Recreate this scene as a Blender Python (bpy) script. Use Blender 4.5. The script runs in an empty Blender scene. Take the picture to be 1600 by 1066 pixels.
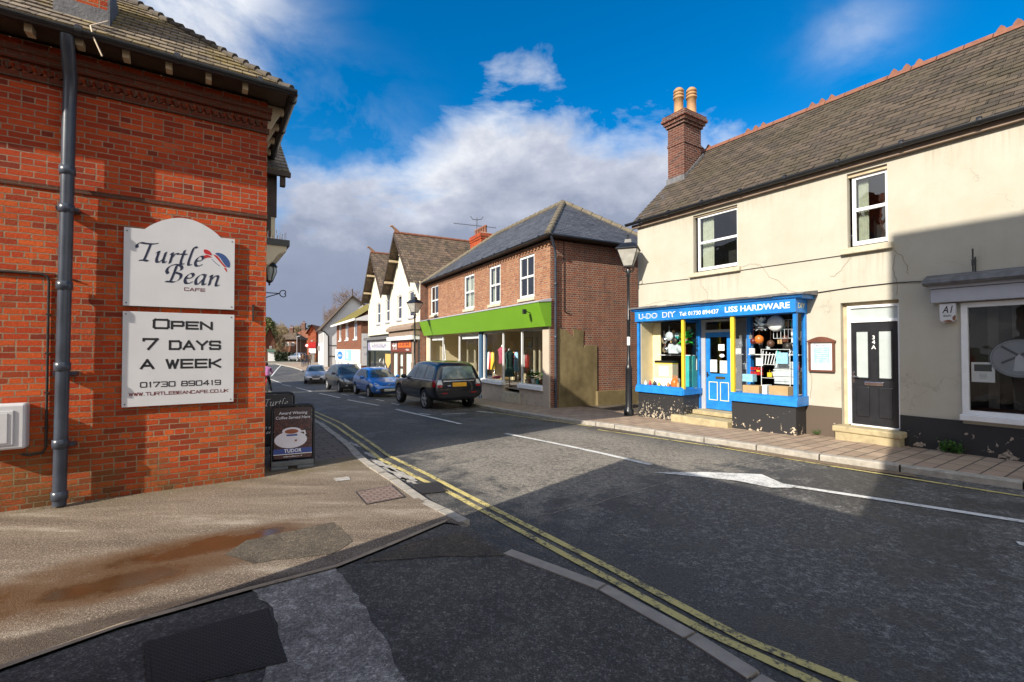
import bpy, bmesh, math, random
from mathutils import Vector, Matrix
from mathutils.bvhtree import BVHTree
from mathutils.geometry import delaunay_2d_cdt
R = math.radians
random.seed(7)
SC = bpy.context.scene
COL = SC.collection

# ------------------------------------------------------------------ camera
EYE = 1.8; FPX = 727.0; PITCH = math.atan(12.5 / 727)
cd = bpy.data.cameras.new('camera'); cam = bpy.data.objects.new('camera', cd); COL.objects.link(cam)
cd.sensor_width = 36; cd.lens = FPX * 36 / 1600; cd.clip_end = 3000; cd.clip_start = 0.05
cam.location = (0, 0, EYE); cam.rotation_euler = (R(90) + PITCH, 0, 0)
SC.camera = cam

# ------------------------------------------------------------------ light
SUN_EL = R(30); LX, LY = 0.676, 0.7365            # horizontal travel of the light
SC.view_settings.view_transform = 'Standard'; SC.view_settings.look = 'None'
SC.view_settings.gamma = 1.0; SC.view_settings.exposure = 0.86
sl = bpy.data.lights.new('sun', 'SUN'); sl.energy = 4.0; sl.angle = R(0.5); sl.color = (1.0, 0.92, 0.80)
so = bpy.data.objects.new('sun', sl); COL.objects.link(so)
so.rotation_euler = Vector((LX * math.cos(SUN_EL), LY * math.cos(SUN_EL), -math.sin(SUN_EL))).to_track_quat('-Z', 'Y').to_euler()
SC.cycles.max_bounces = 8; SC.cycles.transparent_max_bounces = 16

class NT:
    """short-hand for building node trees"""
    def __init__(s, tree): s.t = tree; s.n = tree.nodes; s.l = tree.links
    def new(s, typ, **kw):
        n = s.n.new(typ)
        for k, v in kw.items(): setattr(n, k, v)
        return n
    def put(s, sock, v):
        if hasattr(v, 'is_linked') or isinstance(v, bpy.types.NodeSocket): s.l.new(v, sock)
        elif v is not None:
            if isinstance(v, (tuple, list)) and len(v) == 3 and sock.type == 'RGBA': v = (*v, 1)
            sock.default_value = v
    def math(s, op, a, b=None, c=None, clamp=False):
        n = s.new('ShaderNodeMath', operation=op, use_clamp=clamp)
        s.put(n.inputs[0], a)
        if b is not None: s.put(n.inputs[1], b)
        if c is not None: s.put(n.inputs[2], c)
        return n.outputs[0]
    def mix(s, f, a, b, mode='MIX'):
        n = s.new('ShaderNodeMix', data_type='RGBA', blend_type=mode)
        s.put(n.inputs[0], f); s.put(n.inputs[6], a); s.put(n.inputs[7], b); return n.outputs[2]
    def noise(s, vec, scale, detail=4, rough=0.55, dist=0.0):
        n = s.new('ShaderNodeTexNoise'); s.put(n.inputs['Vector'], vec)
        n.inputs['Scale'].default_value = scale; n.inputs['Detail'].default_value = detail
        n.inputs['Roughness'].default_value = rough; n.inputs['Distortion'].default_value = dist
        return n.outputs['Fac'], n.outputs['Color']
    def ramp(s, f, stops, interp='LINEAR'):
        n = s.new('ShaderNodeValToRGB'); s.put(n.inputs[0], f); e = n.color_ramp.elements; n.color_ramp.interpolation = interp
        while len(e) < len(stops): e.new(0.5)
        for el, (p, c) in zip(e, stops):
            el.position = p; el.color = (*c, 1) if len(c) == 3 else c
        return n.outputs[0]
    def step(s, f, a, b):
        n = s.new('ShaderNodeMapRange', clamp=True); s.put(n.inputs[0], f)
        n.inputs[1].default_value = a; n.inputs[2].default_value = b; return n.outputs[0]
    def vmul(s, v, k):
        n = s.new('ShaderNodeVectorMath', operation='MULTIPLY'); s.put(n.inputs[0], v); n.inputs[1].default_value = k; return n.outputs[0]
    def vadd(s, v, w):
        n = s.new('ShaderNodeVectorMath', operation='ADD'); s.put(n.inputs[0], v); s.put(n.inputs[1], w); return n.outputs[0]
    def bump(s, h, dist=0.01, strength=1.0, nrm=None):
        n = s.new('ShaderNodeBump'); s.put(n.inputs['Height'], h)
        n.inputs['Distance'].default_value = dist; n.inputs['Strength'].default_value = strength
        if nrm is not None: s.put(n.inputs['Normal'], nrm)
        return n.outputs[0]

# ------------------------------------------------------------------ sky with clouds
w = bpy.data.worlds.new('World'); SC.world = w; w.use_nodes = True
nt = NT(w.node_tree); nt.n.clear()
sky = nt.new('ShaderNodeTexSky', sky_type='NISHITA'); sky.sun_disc = False
sky.sun_elevation = SUN_EL; sky.sun_rotation = math.atan2(-LX, -LY)
sky.air_density = 1.0; sky.dust_density = 0.3; sky.ozone_density = 3.0
hs = nt.new('ShaderNodeHueSaturation'); hs.inputs['Saturation'].default_value = 1.45; hs.inputs['Value'].default_value = 0.66
nt.l.new(sky.outputs[0], hs.inputs['Color'])
geo = nt.new('ShaderNodeTexCoord'); vec = geo.outputs['Generated']
sx = nt.new('ShaderNodeSeparateXYZ'); nt.l.new(vec, sx.inputs[0])
az = nt.math('ARCTAN2', sx.outputs[0], sx.outputs[1]); el = nt.math('ARCSINE', sx.outputs[2])
# big bank of cumulus: its top edge is a function of azimuth, broken up by noise
vv = nt.vmul(vec, (1.0, 1.0, 1.7))
n1, _ = nt.noise(vv, 4.2, 10, 0.58, 0.35); n2, _ = nt.noise(vv, 1.7, 5, 0.5); n3, _ = nt.noise(vv, 9.0, 8, 0.6)
def gauss(x, c, wd):
    d = nt.math('DIVIDE', nt.math('SUBTRACT', x, c), wd); return nt.math('POWER', 2.718, nt.math('MULTIPLY', nt.math('MULTIPLY', d, d), -1.0))
top = nt.math('ADD', nt.math('MULTIPLY', gauss(az, 0.02, 0.20), R(11.0)), nt.math('MULTIPLY', gauss(az, 0.36, 0.14), R(6.5)))
top = nt.math('ADD', top, R(20.5))
cov = nt.math('SUBTRACT', top, el)                                    # >0 below the bank's edge
cov = nt.math('ADD', cov, nt.math('MULTIPLY', nt.math('SUBTRACT', n1, 0.5), 0.50))
bank = nt.math('MULTIPLY', nt.step(cov, -0.025, 0.10), nt.step(nt.math('SUBTRACT', el, top), R(7), R(1)))
# wisps high on the left and a few puffs on the right
wl = nt.math('MULTIPLY', gauss(az, -0.62, 0.16), gauss(el, 0.58, 0.20))
wr = nt.math('MULTIPLY', gauss(az, 0.64, 0.07), gauss(el, 0.50, 0.05))
wm = nt.math('MULTIPLY', gauss(az, -0.30, 0.12), gauss(el, 0.36, 0.10))
wis = nt.math('ADD', nt.math('ADD', nt.math('MULTIPLY', wl, 1.35), nt.math('MULTIPLY', wr, 0.4)), nt.math('MULTIPLY', wm, 0.6))
wis = nt.math('MULTIPLY', wis, nt.step(n1, 0.40, 0.66), clamp=True)
wis = nt.math('MULTIPLY', wis, 0.9)
mask = nt.math('MAXIMUM', bank, wis)
hz = nt.step(el, 0.06, 0.50)                                        # grey-blue base to white top
light = nt.math('ADD', nt.math('MULTIPLY', hz, 0.62), nt.math('MULTIPLY', nt.math('SUBTRACT', n2, 0.5), 1.1))
light = nt.math('ADD', light, nt.math('MULTIPLY', nt.math('SUBTRACT', n3, 0.5), 0.75))
light = nt.math('ADD', light, nt.math('MULTIPLY', nt.step(cov, 0.22, 0.02), 0.30))
ccol = nt.ramp(light, [(0.0, (1.05, 1.22, 1.68)), (0.40, (1.22, 1.40, 1.88)), (0.66, (2.0, 2.15, 2.6)), (1.0, (3.6, 3.7, 3.85))])
# pale band right at the horizon
pale = nt.step(el, 0.09, 0.0)
ccol = nt.mix(nt.math('MULTIPLY', pale, 0.35), ccol, (1.2, 1.35, 1.7, 1))
skyc = nt.mix(mask, hs.outputs[0], ccol)
back = nt.math('MULTIPLY', nt.step(sx.outputs[1], 0.05, -0.35), nt.step(n2, 0.36, 0.52))       # unseen bright cloud added behind the camera to raise the fill
skyc = nt.mix(back, skyc, (5.4, 5.3, 5.2, 1))
bg = nt.new('ShaderNodeBackground'); bg.inputs['Strength'].default_value = 0.15
nt.l.new(skyc, bg.inputs['Color'])
ow = nt.new('ShaderNodeOutputWorld'); nt.l.new(bg.outputs[0], ow.inputs['Surface'])

# ------------------------------------------------------------------ ground and street coordinates
GY = [-60, 8.5, 12, 16, 22, 28, 36, 44, 57, 86, 150, 2000]
GZ = [0, 0, -.10, -.22, -.45, -.70, -.88, -.80, -.40, -.25, 0, 0]
def zg(Y):
    for i in range(len(GY) - 1):
        if Y <= GY[i + 1]:
            t = max(0, (Y - GY[i]) / (GY[i + 1] - GY[i])); t2 = t * t * (3 - 2 * t) * .35 + t * .65
            return GZ[i] + (GZ[i + 1] - GZ[i]) * t2
    return 0.0
CP, SP = math.cos(PITCH), math.sin(PITCH)
def ray(u, v):
    a = (u - 800) / FPX; b = (533 - v) / FPX
    return Vector((a, CP - b * SP, SP + b * CP))
def gp(u, v, dz=0.0):
    """ground point (x, y) measured from the photograph"""
    d = ray(u, v); Y = 6.0; t = 1.0
    for i in range(120):
        t = (zg(Y) + dz - EYE) / d.z; Y = .6 * Y + .4 * t * d.y
    return Vector((t * d.x, t * d.y))
US = Vector((-.551, .8347)); VS = Vector((.8347, .551))
def W2(s, r): return US * s + VS * r
ANG_L = math.atan2(.551, .8347)           # side wall of the cafe, x axis runs to the right
ANG_C = math.atan2(-.8347, .551)          # cream house front, x axis runs towards the camera
ANG_G = math.atan2(-.876, .482)           # shops further up

# ------------------------------------------------------------------ mesh helpers
def link(name, me, parent=None):
    o = bpy.data.objects.new(name, me); COL.objects.link(o)
    if parent is not None: o.parent = parent
    return o
def tag(o, label=None, cat=None, group=None, kind=None):
    if label: o['label'] = label
    if cat: o['category'] = cat
    if group: o['group'] = group
    if kind: o['kind'] = kind
    return o
def empty(name, loc, rz, label, cat, group=None):
    o = bpy.data.objects.new(name, None); COL.objects.link(o); o.empty_display_size = .3
    o.location = loc; o.rotation_euler = (0, 0, rz); return tag(o, label, cat, group)
def hit(root, u, v, y=0.0):
    a = root.rotation_euler.z; ax = Vector((math.cos(a), math.sin(a), 0)); ay = Vector((-math.sin(a), math.cos(a), 0))
    d = ray(u, v); o = root.location - Vector((0, 0, EYE))
    t = (o.dot(ay) + y) / d.dot(ay); p = d * t - o; return p.dot(ax), p.z
def copy_tree(o, parent=None):
    c = o.copy(); COL.objects.link(c)
    if parent is not None: c.parent = parent
    for ch in list(o.children): copy_tree(ch, c)
    return c

class MB:
    def __init__(s): s.v = []; s.f = []; s.m = []; s.uv = {}; s.sm = []
    def face(s, pts, m=0, uv=None, sm=False):
        i = len(s.v); s.v += [tuple(p) for p in pts]; s.f.append(tuple(range(i, i + len(pts)))); s.m.append(m); s.sm.append(sm)
        if uv: s.uv[len(s.f) - 1] = uv
        return s
    def idx(s, verts, faces, m=0, sm=False):
        i = len(s.v); s.v += [tuple(p) for p in verts]
        for f in faces: s.f.append(tuple(k + i for k in f)); s.m.append(m); s.sm.append(sm)
        return s
    def box(s, x0, x1, y0, y1, z0, z1, m=0, b=0.0):
        x0, x1 = min(x0, x1), max(x0, x1); y0, y1 = min(y0, y1), max(y0, y1); z0, z1 = min(z0, z1), max(z0, z1)
        if b <= 0:
            vs = [(x, y, z) for x in (x0, x1) for y in (y0, y1) for z in (z0, z1)]
            return s.idx(vs, [(0, 1, 3, 2), (4, 6, 7, 5), (0, 4, 5, 1), (2, 3, 7, 6), (0, 2, 6, 4), (1, 5, 7, 3)], m)
        bm = bmesh.new(); bmesh.ops.create_cube(bm, size=1)
        for q in bm.verts: q.co = Vector(((x0 + x1) / 2 + q.co.x * (x1 - x0), (y0 + y1) / 2 + q.co.y * (y1 - y0), (z0 + z1) / 2 + q.co.z * (z1 - z0)))
        bmesh.ops.bevel(bm, geom=bm.edges[:], offset=b, segments=2, affect='EDGES', profile=.5)
        return s.bm(bm, m)
    def bm(s, bm, m=0, sm=False, M=None):
        bm.verts.ensure_lookup_table()
        for i, q in enumerate(bm.verts): q.index = i
        vs = [(M @ q.co if M else q.co.copy()) for q in bm.verts]; fs = [tuple(q.index for q in f.verts) for f in bm.faces]; bm.free()
        return s.idx(vs, fs, m, sm)
    def obox(s, c, ax, ay, az, m=0):
        c, ax, ay, az = map(Vector, (c, ax, ay, az))
        vs = [c + ax * i + ay * j + az * k for i in (-1, 1) for j in (-1, 1) for k in (-1, 1)]
        return s.idx(vs, [(0, 1, 3, 2), (4, 6, 7, 5), (0, 4, 5, 1), (2, 3, 7, 6), (0, 2, 6, 4), (1, 5, 7, 3)], m)
    def tube(s, path, r, n=8, m=0, sm=True, cap=True):
        path = [Vector(p) for p in path]; rings = []; rr = r if isinstance(r, (list, tuple)) else [r] * len(path)
        up = None
        for i, p in enumerate(path):
            d = (path[min(i + 1, len(path) - 1)] - path[max(i - 1, 0)]).normalized()
            if up is None: up = Vector((0, 0, 1)) if abs(d.z) < .9 else Vector((1, 0, 0))
            a = d.cross(up).normalized(); up = a.cross(d).normalized()
            rings.append([p + (a * math.cos(2 * math.pi * k / n) + up * math.sin(2 * math.pi * k / n)) * rr[i] for k in range(n)])
        vs = [q for ring in rings for q in ring]; fs = []
        for i in range(len(path) - 1):
            for k in range(n): fs.append((i * n + k, i * n + (k + 1) % n, (i + 1) * n + (k + 1) % n, (i + 1) * n + k))
        s.idx(vs, fs, m, sm)
        if cap: s.face(rings[0][::-1], m); s.face(rings[-1], m)
        return s
    def lathe(s, prof, c=(0, 0, 0), n=16, m=0, sm=True, axis='z', rot=0.0, cap=True):
        c = Vector(c); vs = []; fs = []
        for (r, h) in prof:
            for k in range(n):
                a = 2 * math.pi * k / n + rot
                q = (r * math.cos(a), r * math.sin(a), h)
                if axis == 'x': q = (h, q[0], q[1])
                if axis == 'y': q = (q[0], h, q[1])
                vs.append(c + Vector(q))
        for i in range(len(prof) - 1):
            for k in range(n): fs.append((i * n + k, i * n + (k + 1) % n, (i + 1) * n + (k + 1) % n, (i + 1) * n + k))
        s.idx(vs, fs, m, sm)
        if cap and prof[0][0] > 1e-4: s.face(vs[:n][::-1], m)
        if cap and prof[-1][0] > 1e-4: s.face(vs[-n:], m)
        return s
    def prism(s, poly, y0, y1, m=0):
        """poly in (x, z), extruded along y"""
        a = [(x, y0, z) for x, z in poly]; b = [(x, y1, z) for x, z in poly]; n = len(poly)
        s.face(a, m); s.face(b[::-1], m)
        for i in range(n): j = (i + 1) % n; s.face([a[j], a[i], b[i], b[j]], m)
        return s
    def prismx(s, poly, x0, x1, m=0):
        a = [(x0, y, z) for y, z in poly]; b = [(x1, y, z) for y, z in poly]; n = len(poly)
        s.face(a, m); s.face(b[::-1], m)
        for i in range(n): j = (i + 1) % n; s.face([a[j], a[i], b[i], b[j]], m)
        return s
    def slab(s, poly, z0, z1, m=0):
        a = [(x, y, z0) for x, y in poly]; b = [(x, y, z1) for x, y in poly]; n = len(poly)
        s.face(a[::-1], m); s.face(b, m)
        for i in range(n): j = (i + 1) % n; s.face([a[i], a[j], b[j], b[i]], m)
        return s
    def wall(s, x0, x1, z0, z1, y=0.0, holes=(), d=0.12, m=0, mr=None, top=None):
        """front face at y with openings (x0,x1,z0,z1); reveals run d inwards"""
        xs = sorted({x0, x1, *[h[0] for h in holes], *[h[1] for h in holes]}); zs = sorted({z0, z1, *[h[2] for h in holes], *[h[3] for h in holes]})
        xs = [q for q in xs if x0 <= q <= x1]; zs = [q for q in zs if z0 <= q <= z1]
        for a, b in zip(xs, xs[1:]):
            for c, e in zip(zs, zs[1:]):
                mx, mz = (a + b) / 2, (c + e) / 2
                if any(h[0] < mx < h[1] and h[2] < mz < h[3] for h in holes): continue
                s.face([(a, y, c), (b, y, c), (b, y, e), (a, y, e)], m)
        for h in holes:
            a, b, c, e = h[:4]; q = mr if mr is not None else m
            s.face([(a, y, c), (a, y, e), (a, y + d, e), (a, y + d, c)], q); s.face([(b, y, c), (b, y + d, c), (b, y + d, e), (b, y, e)], q)
            s.face([(a, y, e), (b, y, e), (b, y + d, e), (a, y + d, e)], q); s.face([(a, y, c), (a, y + d, c), (b, y + d, c), (b, y, c)], q)
        return s
    def courses(s, e0, e1, t1, t0, n, th=0.018, m=0, tw=0.0, jit=0.0):
        """roof plane e0-e1 (eave) to t0-t1 (top) laid in n overlapping rows of tiles"""
        e0, e1, t0, t1 = map(Vector, (e0, e1, t0, t1))
        nm = (e1 - e0).cross(((t0 + t1) / 2 - (e0 + e1) / 2)).normalized()
        if nm.z < 0: nm = -nm
        ux = (e1 - e0).normalized()
        for i in range(n):
            a, b = i / n, (i + 1.15) / n if i < n - 1 else 1.0
            p0 = e0.lerp(t0, a) + nm * th; p1 = e1.lerp(t1, a) + nm * th; p2 = e1.lerp(t1, min(b, 1)); p3 = e0.lerp(t0, min(b, 1))
            if tw:                                                   # single tiles, each a little out of true
                L = (p1 - p0).length; k = max(1, int(L / tw)); sh = (i % 2) * .5
                cuts = [0.0] + [min(1, max(0, (j + sh) / k)) for j in range(1 if sh == 0 else 0, k)] + [1.0]
                for ca, cb in zip(cuts, cuts[1:]):
                    if cb - ca < 1e-4: continue
                    lf = random.uniform(0, jit); dn = (p3 - p0).normalized() * random.uniform(-jit, jit) * .9; sk = random.uniform(-jit, jit) * .5
                    A = p0.lerp(p1, ca) + nm * (lf + sk) + dn; B = p0.lerp(p1, cb) + nm * (lf - sk) + dn; Cc = p3.lerp(p2, cb) + nm * .001; D = p3.lerp(p2, ca) + nm * .001; g = (B - A) * .012
                    uu = [q.dot(ux) for q in (A, B, Cc, D)]
                    s.face([A + g, B - g, Cc - g, D + g], m, uv=[(uu[0], i + .02), (uu[1], i + .02), (uu[2], i + .98), (uu[3], i + .98)]); s.face([A + g - nm * th * 1.2, B - g - nm * th * 1.2, B - g, A + g], m, uv=[(uu[0], i + .02), (uu[1], i + .02), (uu[1], i + .05), (uu[0], i + .05)])
                continue
            u0 = p0.dot(ux); u1 = p1.dot(ux); u2 = p2.dot(ux); u3 = p3.dot(ux)
            s.face([p0, p1, p2, p3], m, uv=[(u0, i + .02), (u1, i + .02), (u2, i + .98), (u3, i + .98)])
            q0, q1 = p0 - nm * th, p1 - nm * th
            s.face([q0, q1, p1, p0], m, uv=[(u0, i + .02), (u1, i + .02), (u1, i + .05), (u0, i + .05)])
        return s
    def build(s, name, mats, parent=None, label=None, smooth=None):
        me = bpy.data.meshes.new(name)
        if not isinstance(mats, (list, tuple)): mats = [mats]
        me.from_pydata(s.v, [], s.f)
        for mt in mats: me.materials.append(mt)
        for i, p in enumerate(me.polygons):
            p.material_index = s.m[i]; p.use_smooth = s.sm[i] if smooth is None else smooth
        uvl = me.uv_layers.new(name='UVMap'); up = Vector((0, 0, 1))
        me.update()
        for i, p in enumerate(me.polygons):
            ex = s.uv.get(i)
            if ex:
                for li, u in zip(p.loop_indices, ex): uvl.data[li].uv = u
                continue
            n = p.normal
            if abs(n.z) > .94: t, b = Vector((1, 0, 0)), Vector((0, 1, 0))
            else: t = up.cross(n).normalized(); b = n.cross(t)
            for li in p.loop_indices:
                q = me.vertices[me.loops[li].vertex_index].co; uvl.data[li].uv = (q.dot(t), q.dot(b))
        o = link(name, me, parent)
        if label: o['label'] = label
        return o

# ------------------------------------------------------------------ materials
def mat(name):
    m = bpy.data.materials.new(name); m.use_nodes = True; t = NT(m.node_tree); t.n.clear()
    out = t.new('ShaderNodeOutputMaterial'); b = t.new('ShaderNodeBsdfPrincipled'); t.l.new(b.outputs[0], out.inputs[0])
    t.b = b; t.out = out; return m, t
def uvv(t):
    n = t.new('ShaderNodeUVMap'); n.uv_map = 'UVMap'; return n.outputs[0]
def obv(t): return t.new('ShaderNodeTexCoord').outputs['Object']
def plain(name, c, rough=.6, metal=0.0, var=.12, sc=6.0, bump=0.0, bsc=80.0, dirt=0.0, coat=0.0, spec=None):
    m, t = mat(name); o = obv(t)
    f, _ = t.noise(o, sc, 6, .6)
    lo = tuple(x * (1 - var) for x in c); hi = tuple(min(1, x * (1 + var)) for x in c)
    col = t.ramp(f, [(.3, lo), (.7, hi)])
    if dirt > 0:
        g, _ = t.noise(o, sc * .4 + .7, 8, .7); col = t.mix(t.math('MULTIPLY', t.step(g, .52, .72), dirt), col, tuple(x * .35 + .02 for x in c))
    t.put(t.b.inputs['Base Color'], col)
    t.put(t.b.inputs['Roughness'], t.math('ADD', rough - .06, t.math('MULTIPLY', f, .12)))
    t.b.inputs['Metallic'].default_value = metal
    if coat: t.b.inputs['Coat Weight'].default_value = coat; t.b.inputs['Coat Roughness'].default_value = .05
    if spec is not None: t.b.inputs['Specular IOR Level'].default_value = spec
    if bump:
        g, _ = t.noise(o, bsc, 5, .6); t.put(t.b.inputs['Normal'], t.bump(g, bump))
    return m
def brick(name, cols, mortar, bw=.225, bh=.075, ms=.010, bump=.012, moss=0.0, sq=(1.0, 2), dark=.35, mbump=1.0, wob=.004, base=None):
    m, t = mat(name); uv = uvv(t); o = obv(t)
    _, wc = t.noise(o, 9, 3, .5)
    wv = t.new('ShaderNodeVectorMath', operation='MULTIPLY_ADD'); t.l.new(wc, wv.inputs[0]); wv.inputs[1].default_value = (wob * 2,) * 3; t.l.new(uv, wv.inputs[2])
    _, wc2 = t.noise(o, 55, 3, .5)
    wv2 = t.new('ShaderNodeVectorMath', operation='MULTIPLY_ADD'); t.l.new(wc2, wv2.inputs[0]); wv2.inputs[1].default_value = (wob,) * 3; t.l.new(wv.outputs[0], wv2.inputs[2])
    bt = t.new('ShaderNodeTexBrick'); t.l.new(wv2.outputs[0], bt.inputs['Vector']); bt.squash, bt.squash_frequency = sq; bt.offset = .5
    for k, v in dict(Scale=1.0).items(): bt.inputs[k].default_value = v
    bt.inputs['Mortar Size'].default_value = ms; bt.inputs['Brick Width'].default_value = bw; bt.inputs['Row Height'].default_value = bh
    bt.inputs['Mortar Smooth'].default_value = .25
    bt.inputs['Color1'].default_value = (0, 0, 0, 1); bt.inputs['Color2'].default_value = (1, 1, 1, 1); bt.inputs['Mortar'].default_value = (.5, .5, .5, 1)
    n = len(cols); ck = t.ramp(bt.outputs['Color'], [(i / (n - 1) * .9 + .05, c) for i, c in enumerate(cols)])
    f1, _ = t.noise(o, 38, 6, .7); f2, _ = t.noise(o, 1.1, 7, .65); f3, _ = t.noise(o, 160, 3, .6)
    ck = t.mix(t.math('MULTIPLY', t.step(f1, .35, .75), dark), ck, tuple(x * .35 for x in cols[0]))
    ck = t.mix(t.math('MULTIPLY', t.step(f2, .42, .72), dark * .9), ck, tuple(x * .5 for x in cols[0]))
    f5, _ = t.noise(o, 2.3, 6, .7); mm = t.mix(t.step(f1, .3, .7), mortar, tuple(x * .62 for x in mortar)); mm = t.mix(t.math('MULTIPLY', t.step(f5, .46, .62), .6), mm, tuple(x * .35 for x in mortar))
    ck = t.mix(t.math('MULTIPLY', t.math('MULTIPLY', t.step(f5, .60, .74), t.step(f1, .3, .6)), .28), ck, (.50, .36, .28))
    if moss:
        sp = t.new('ShaderNodeSeparateXYZ'); t.l.new(uv, sp.inputs[0])
        low = t.step(sp.outputs[1], 1.15, .05); mk = t.math('MULTIPLY', t.math('MULTIPLY', low, t.step(f2, .38, .62)), moss)
        mk = t.math('MULTIPLY', mk, t.step(f1, .25, .6))
        ck = t.mix(mk, ck, (.17, .12, .03)); mm = t.mix(mk, mm, (.2, .17, .06))
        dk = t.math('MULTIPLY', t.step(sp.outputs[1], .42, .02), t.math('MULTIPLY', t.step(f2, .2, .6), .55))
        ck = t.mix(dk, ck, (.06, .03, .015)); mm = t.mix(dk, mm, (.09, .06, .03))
    if base:
        sp = t.new('ShaderNodeSeparateXYZ'); t.l.new(uv, sp.inputs[0])
    col = t.mix(bt.outputs['Fac'], ck, mm)
    t.put(t.b.inputs['Base Color'], col); t.b.inputs['Roughness'].default_value = .85; t.b.inputs['Specular IOR Level'].default_value = .25
    h = t.math('ADD', t.math('MULTIPLY', bt.outputs['Fac'], -mbump), t.math('ADD', t.math('MULTIPLY', f1, .7), t.math('MULTIPLY', f3, .3)))
    h = t.math('ADD', h, t.math('MULTIPLY', bt.outputs['Color'], .25))
    t.put(t.b.inputs['Normal'], t.bump(h, bump)); return m
def tiles(name, cols, w=.18, moss=(.25, .2, .03), mossa=.0, edge=.35, rough=.8, bump=.01):
    """tile rows: u in metres, v counts rows"""
    m, t = mat(name); uv = uvv(t); o = obv(t)
    bt = t.new('ShaderNodeTexBrick'); t.l.new(uv, bt.inputs['Vector']); bt.inputs['Scale'].default_value = 1
    bt.inputs['Brick Width'].default_value = w; bt.inputs['Row Height'].default_value = 1.0; bt.inputs['Mortar Size'].default_value = .006
    bt.inputs['Color1'].default_value = (0, 0, 0, 1); bt.inputs['Color2'].default_value = (1, 1, 1, 1); bt.inputs['Mortar'].default_value = (0, 0, 0, 1)
    n = len(cols); ck = t.ramp(bt.outputs['Color'], [(i / (n - 1) * .9 + .05, c) for i, c in enumerate(cols)])
    f1, _ = t.noise(o, 14, 6, .7); f2, _ = t.noise(o, 1.0, 6, .65); f3, _ = t.noise(o, 60, 4, .65)
    ck = t.mix(t.math('MULTIPLY', t.step(f2, .4, .7), .5), ck, tuple(x * .45 for x in cols[0]))
    ck = t.mix(t.math('MULTIPLY', t.step(f1, .5, .75), edge), ck, tuple(min(1, x * 2.2) for x in cols[-1]))
    if mossa: ck = t.mix(t.math('MULTIPLY', t.math('MULTIPLY', t.step(f2, .44, .6), t.step(f3, .35, .62)), mossa), ck, moss)
    ck = t.mix(t.math('MULTIPLY', bt.outputs['Fac'], .7), ck, (.012, .012, .012))
    t.put(t.b.inputs['Base Color'], ck); t.b.inputs['Roughness'].default_value = rough
    h = t.math('ADD', t.math('MULTIPLY', bt.outputs['Fac'], -.6), t.math('ADD', t.math('MULTIPLY', bt.outputs['Color'], .6), t.math('MULTIPLY', f3, .6)))
    t.put(t.b.inputs['Normal'], t.bump(h, bump)); return m
def render_wall(name, c, stain=.35, chips=0.0, chipc=(.45, .38, .3), bump=.004, cracks=0.0, chipsc=5.0, low=1.2, sd=(.80, .74, .64), drips=()):
    """painted render / stucco with stains, cracks and chipped paint"""
    m, t = mat(name); o = obv(t)
    f, _ = t.noise(o, 1.3, 7, .65); g, _ = t.noise(o, 60, 5, .6); k, _ = t.noise(t.vmul(o, (1, 1, .12)), 7.0, 7, .65)
    col = t.mix(t.math('MULTIPLY', t.step(f, .4, .75), stain), c, tuple(x * y for x, y in zip(c, sd)))
    col = t.mix(t.math('MULTIPLY', t.step(k, .50, .70), stain * .8), col, tuple(x * y for x, y in zip(c, [(1 + q) / 2 for q in sd])))
    h = t.math('MULTIPLY', g, .5)
    if drips:                                    # run-off stains under sills and eaves
        sp = t.new('ShaderNodeSeparateXYZ'); t.l.new(o, sp.inputs[0]); st, _ = t.noise(t.vmul(o, (9, 1, .5)), 1.6, 6, .7)
        for (xa, xb, zt, ln) in drips:
            dm = t.math('MULTIPLY', t.math('MULTIPLY', t.step(sp.outputs[0], xa, xa + .1), t.step(sp.outputs[0], xb, xb - .1)), t.math('MULTIPLY', t.step(sp.outputs[2], zt - ln, zt), t.step(sp.outputs[2], zt + .02, zt)))
            col = t.mix(t.math('MULTIPLY', t.math('MULTIPLY', dm, t.step(st, .46, .66)), .55), col, tuple(x * y for x, y in zip(c, (.62, .56, .47))))
    if cracks:
        vt = t.new('ShaderNodeTexVoronoi', feature='DISTANCE_TO_EDGE'); _, wc = t.noise(o, 2.5, 5, .6)
        vm = t.new('ShaderNodeVectorMath', operation='MULTIPLY_ADD'); t.l.new(wc, vm.inputs[0]); vm.inputs[1].default_value = (.6,) * 3; t.l.new(o, vm.inputs[2])
        t.l.new(vm.outputs[0], vt.inputs['Vector']); vt.inputs['Scale'].default_value = .42
        cr = t.math('MULTIPLY', t.step(vt.outputs['Distance'], .0035, .0005), t.math('MULTIPLY', t.step(f, .5, .56), cracks))
        col = t.mix(cr, col, tuple(x * .42 for x in c))
    rough = .8
    if chips:
        c1, _ = t.noise(o, chipsc, 7, .6, .4); sp = t.new('ShaderNodeSeparateXYZ'); t.l.new(o, sp.inputs[0])
        lowm = t.math('MULTIPLY', t.step(sp.outputs[2], low, .02), .20)
        cm = t.step(t.math('ADD', c1, lowm), .80 - chips * .1, .805 - chips * .1)
        c2, _ = t.noise(o, 24, 5, .6); cc = t.mix(t.step(c2, .4, .6), chipc, tuple(x * 1.5 for x in chipc))
        col = t.mix(cm, col, cc); h = t.math('SUBTRACT', h, t.math('MULTIPLY', cm, 1.2)); rough = .55
    t.put(t.b.inputs['Base Color'], col); t.b.inputs['Roughness'].default_value = rough
    t.put(t.b.inputs['Normal'], t.bump(h, bump)); return m
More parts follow.
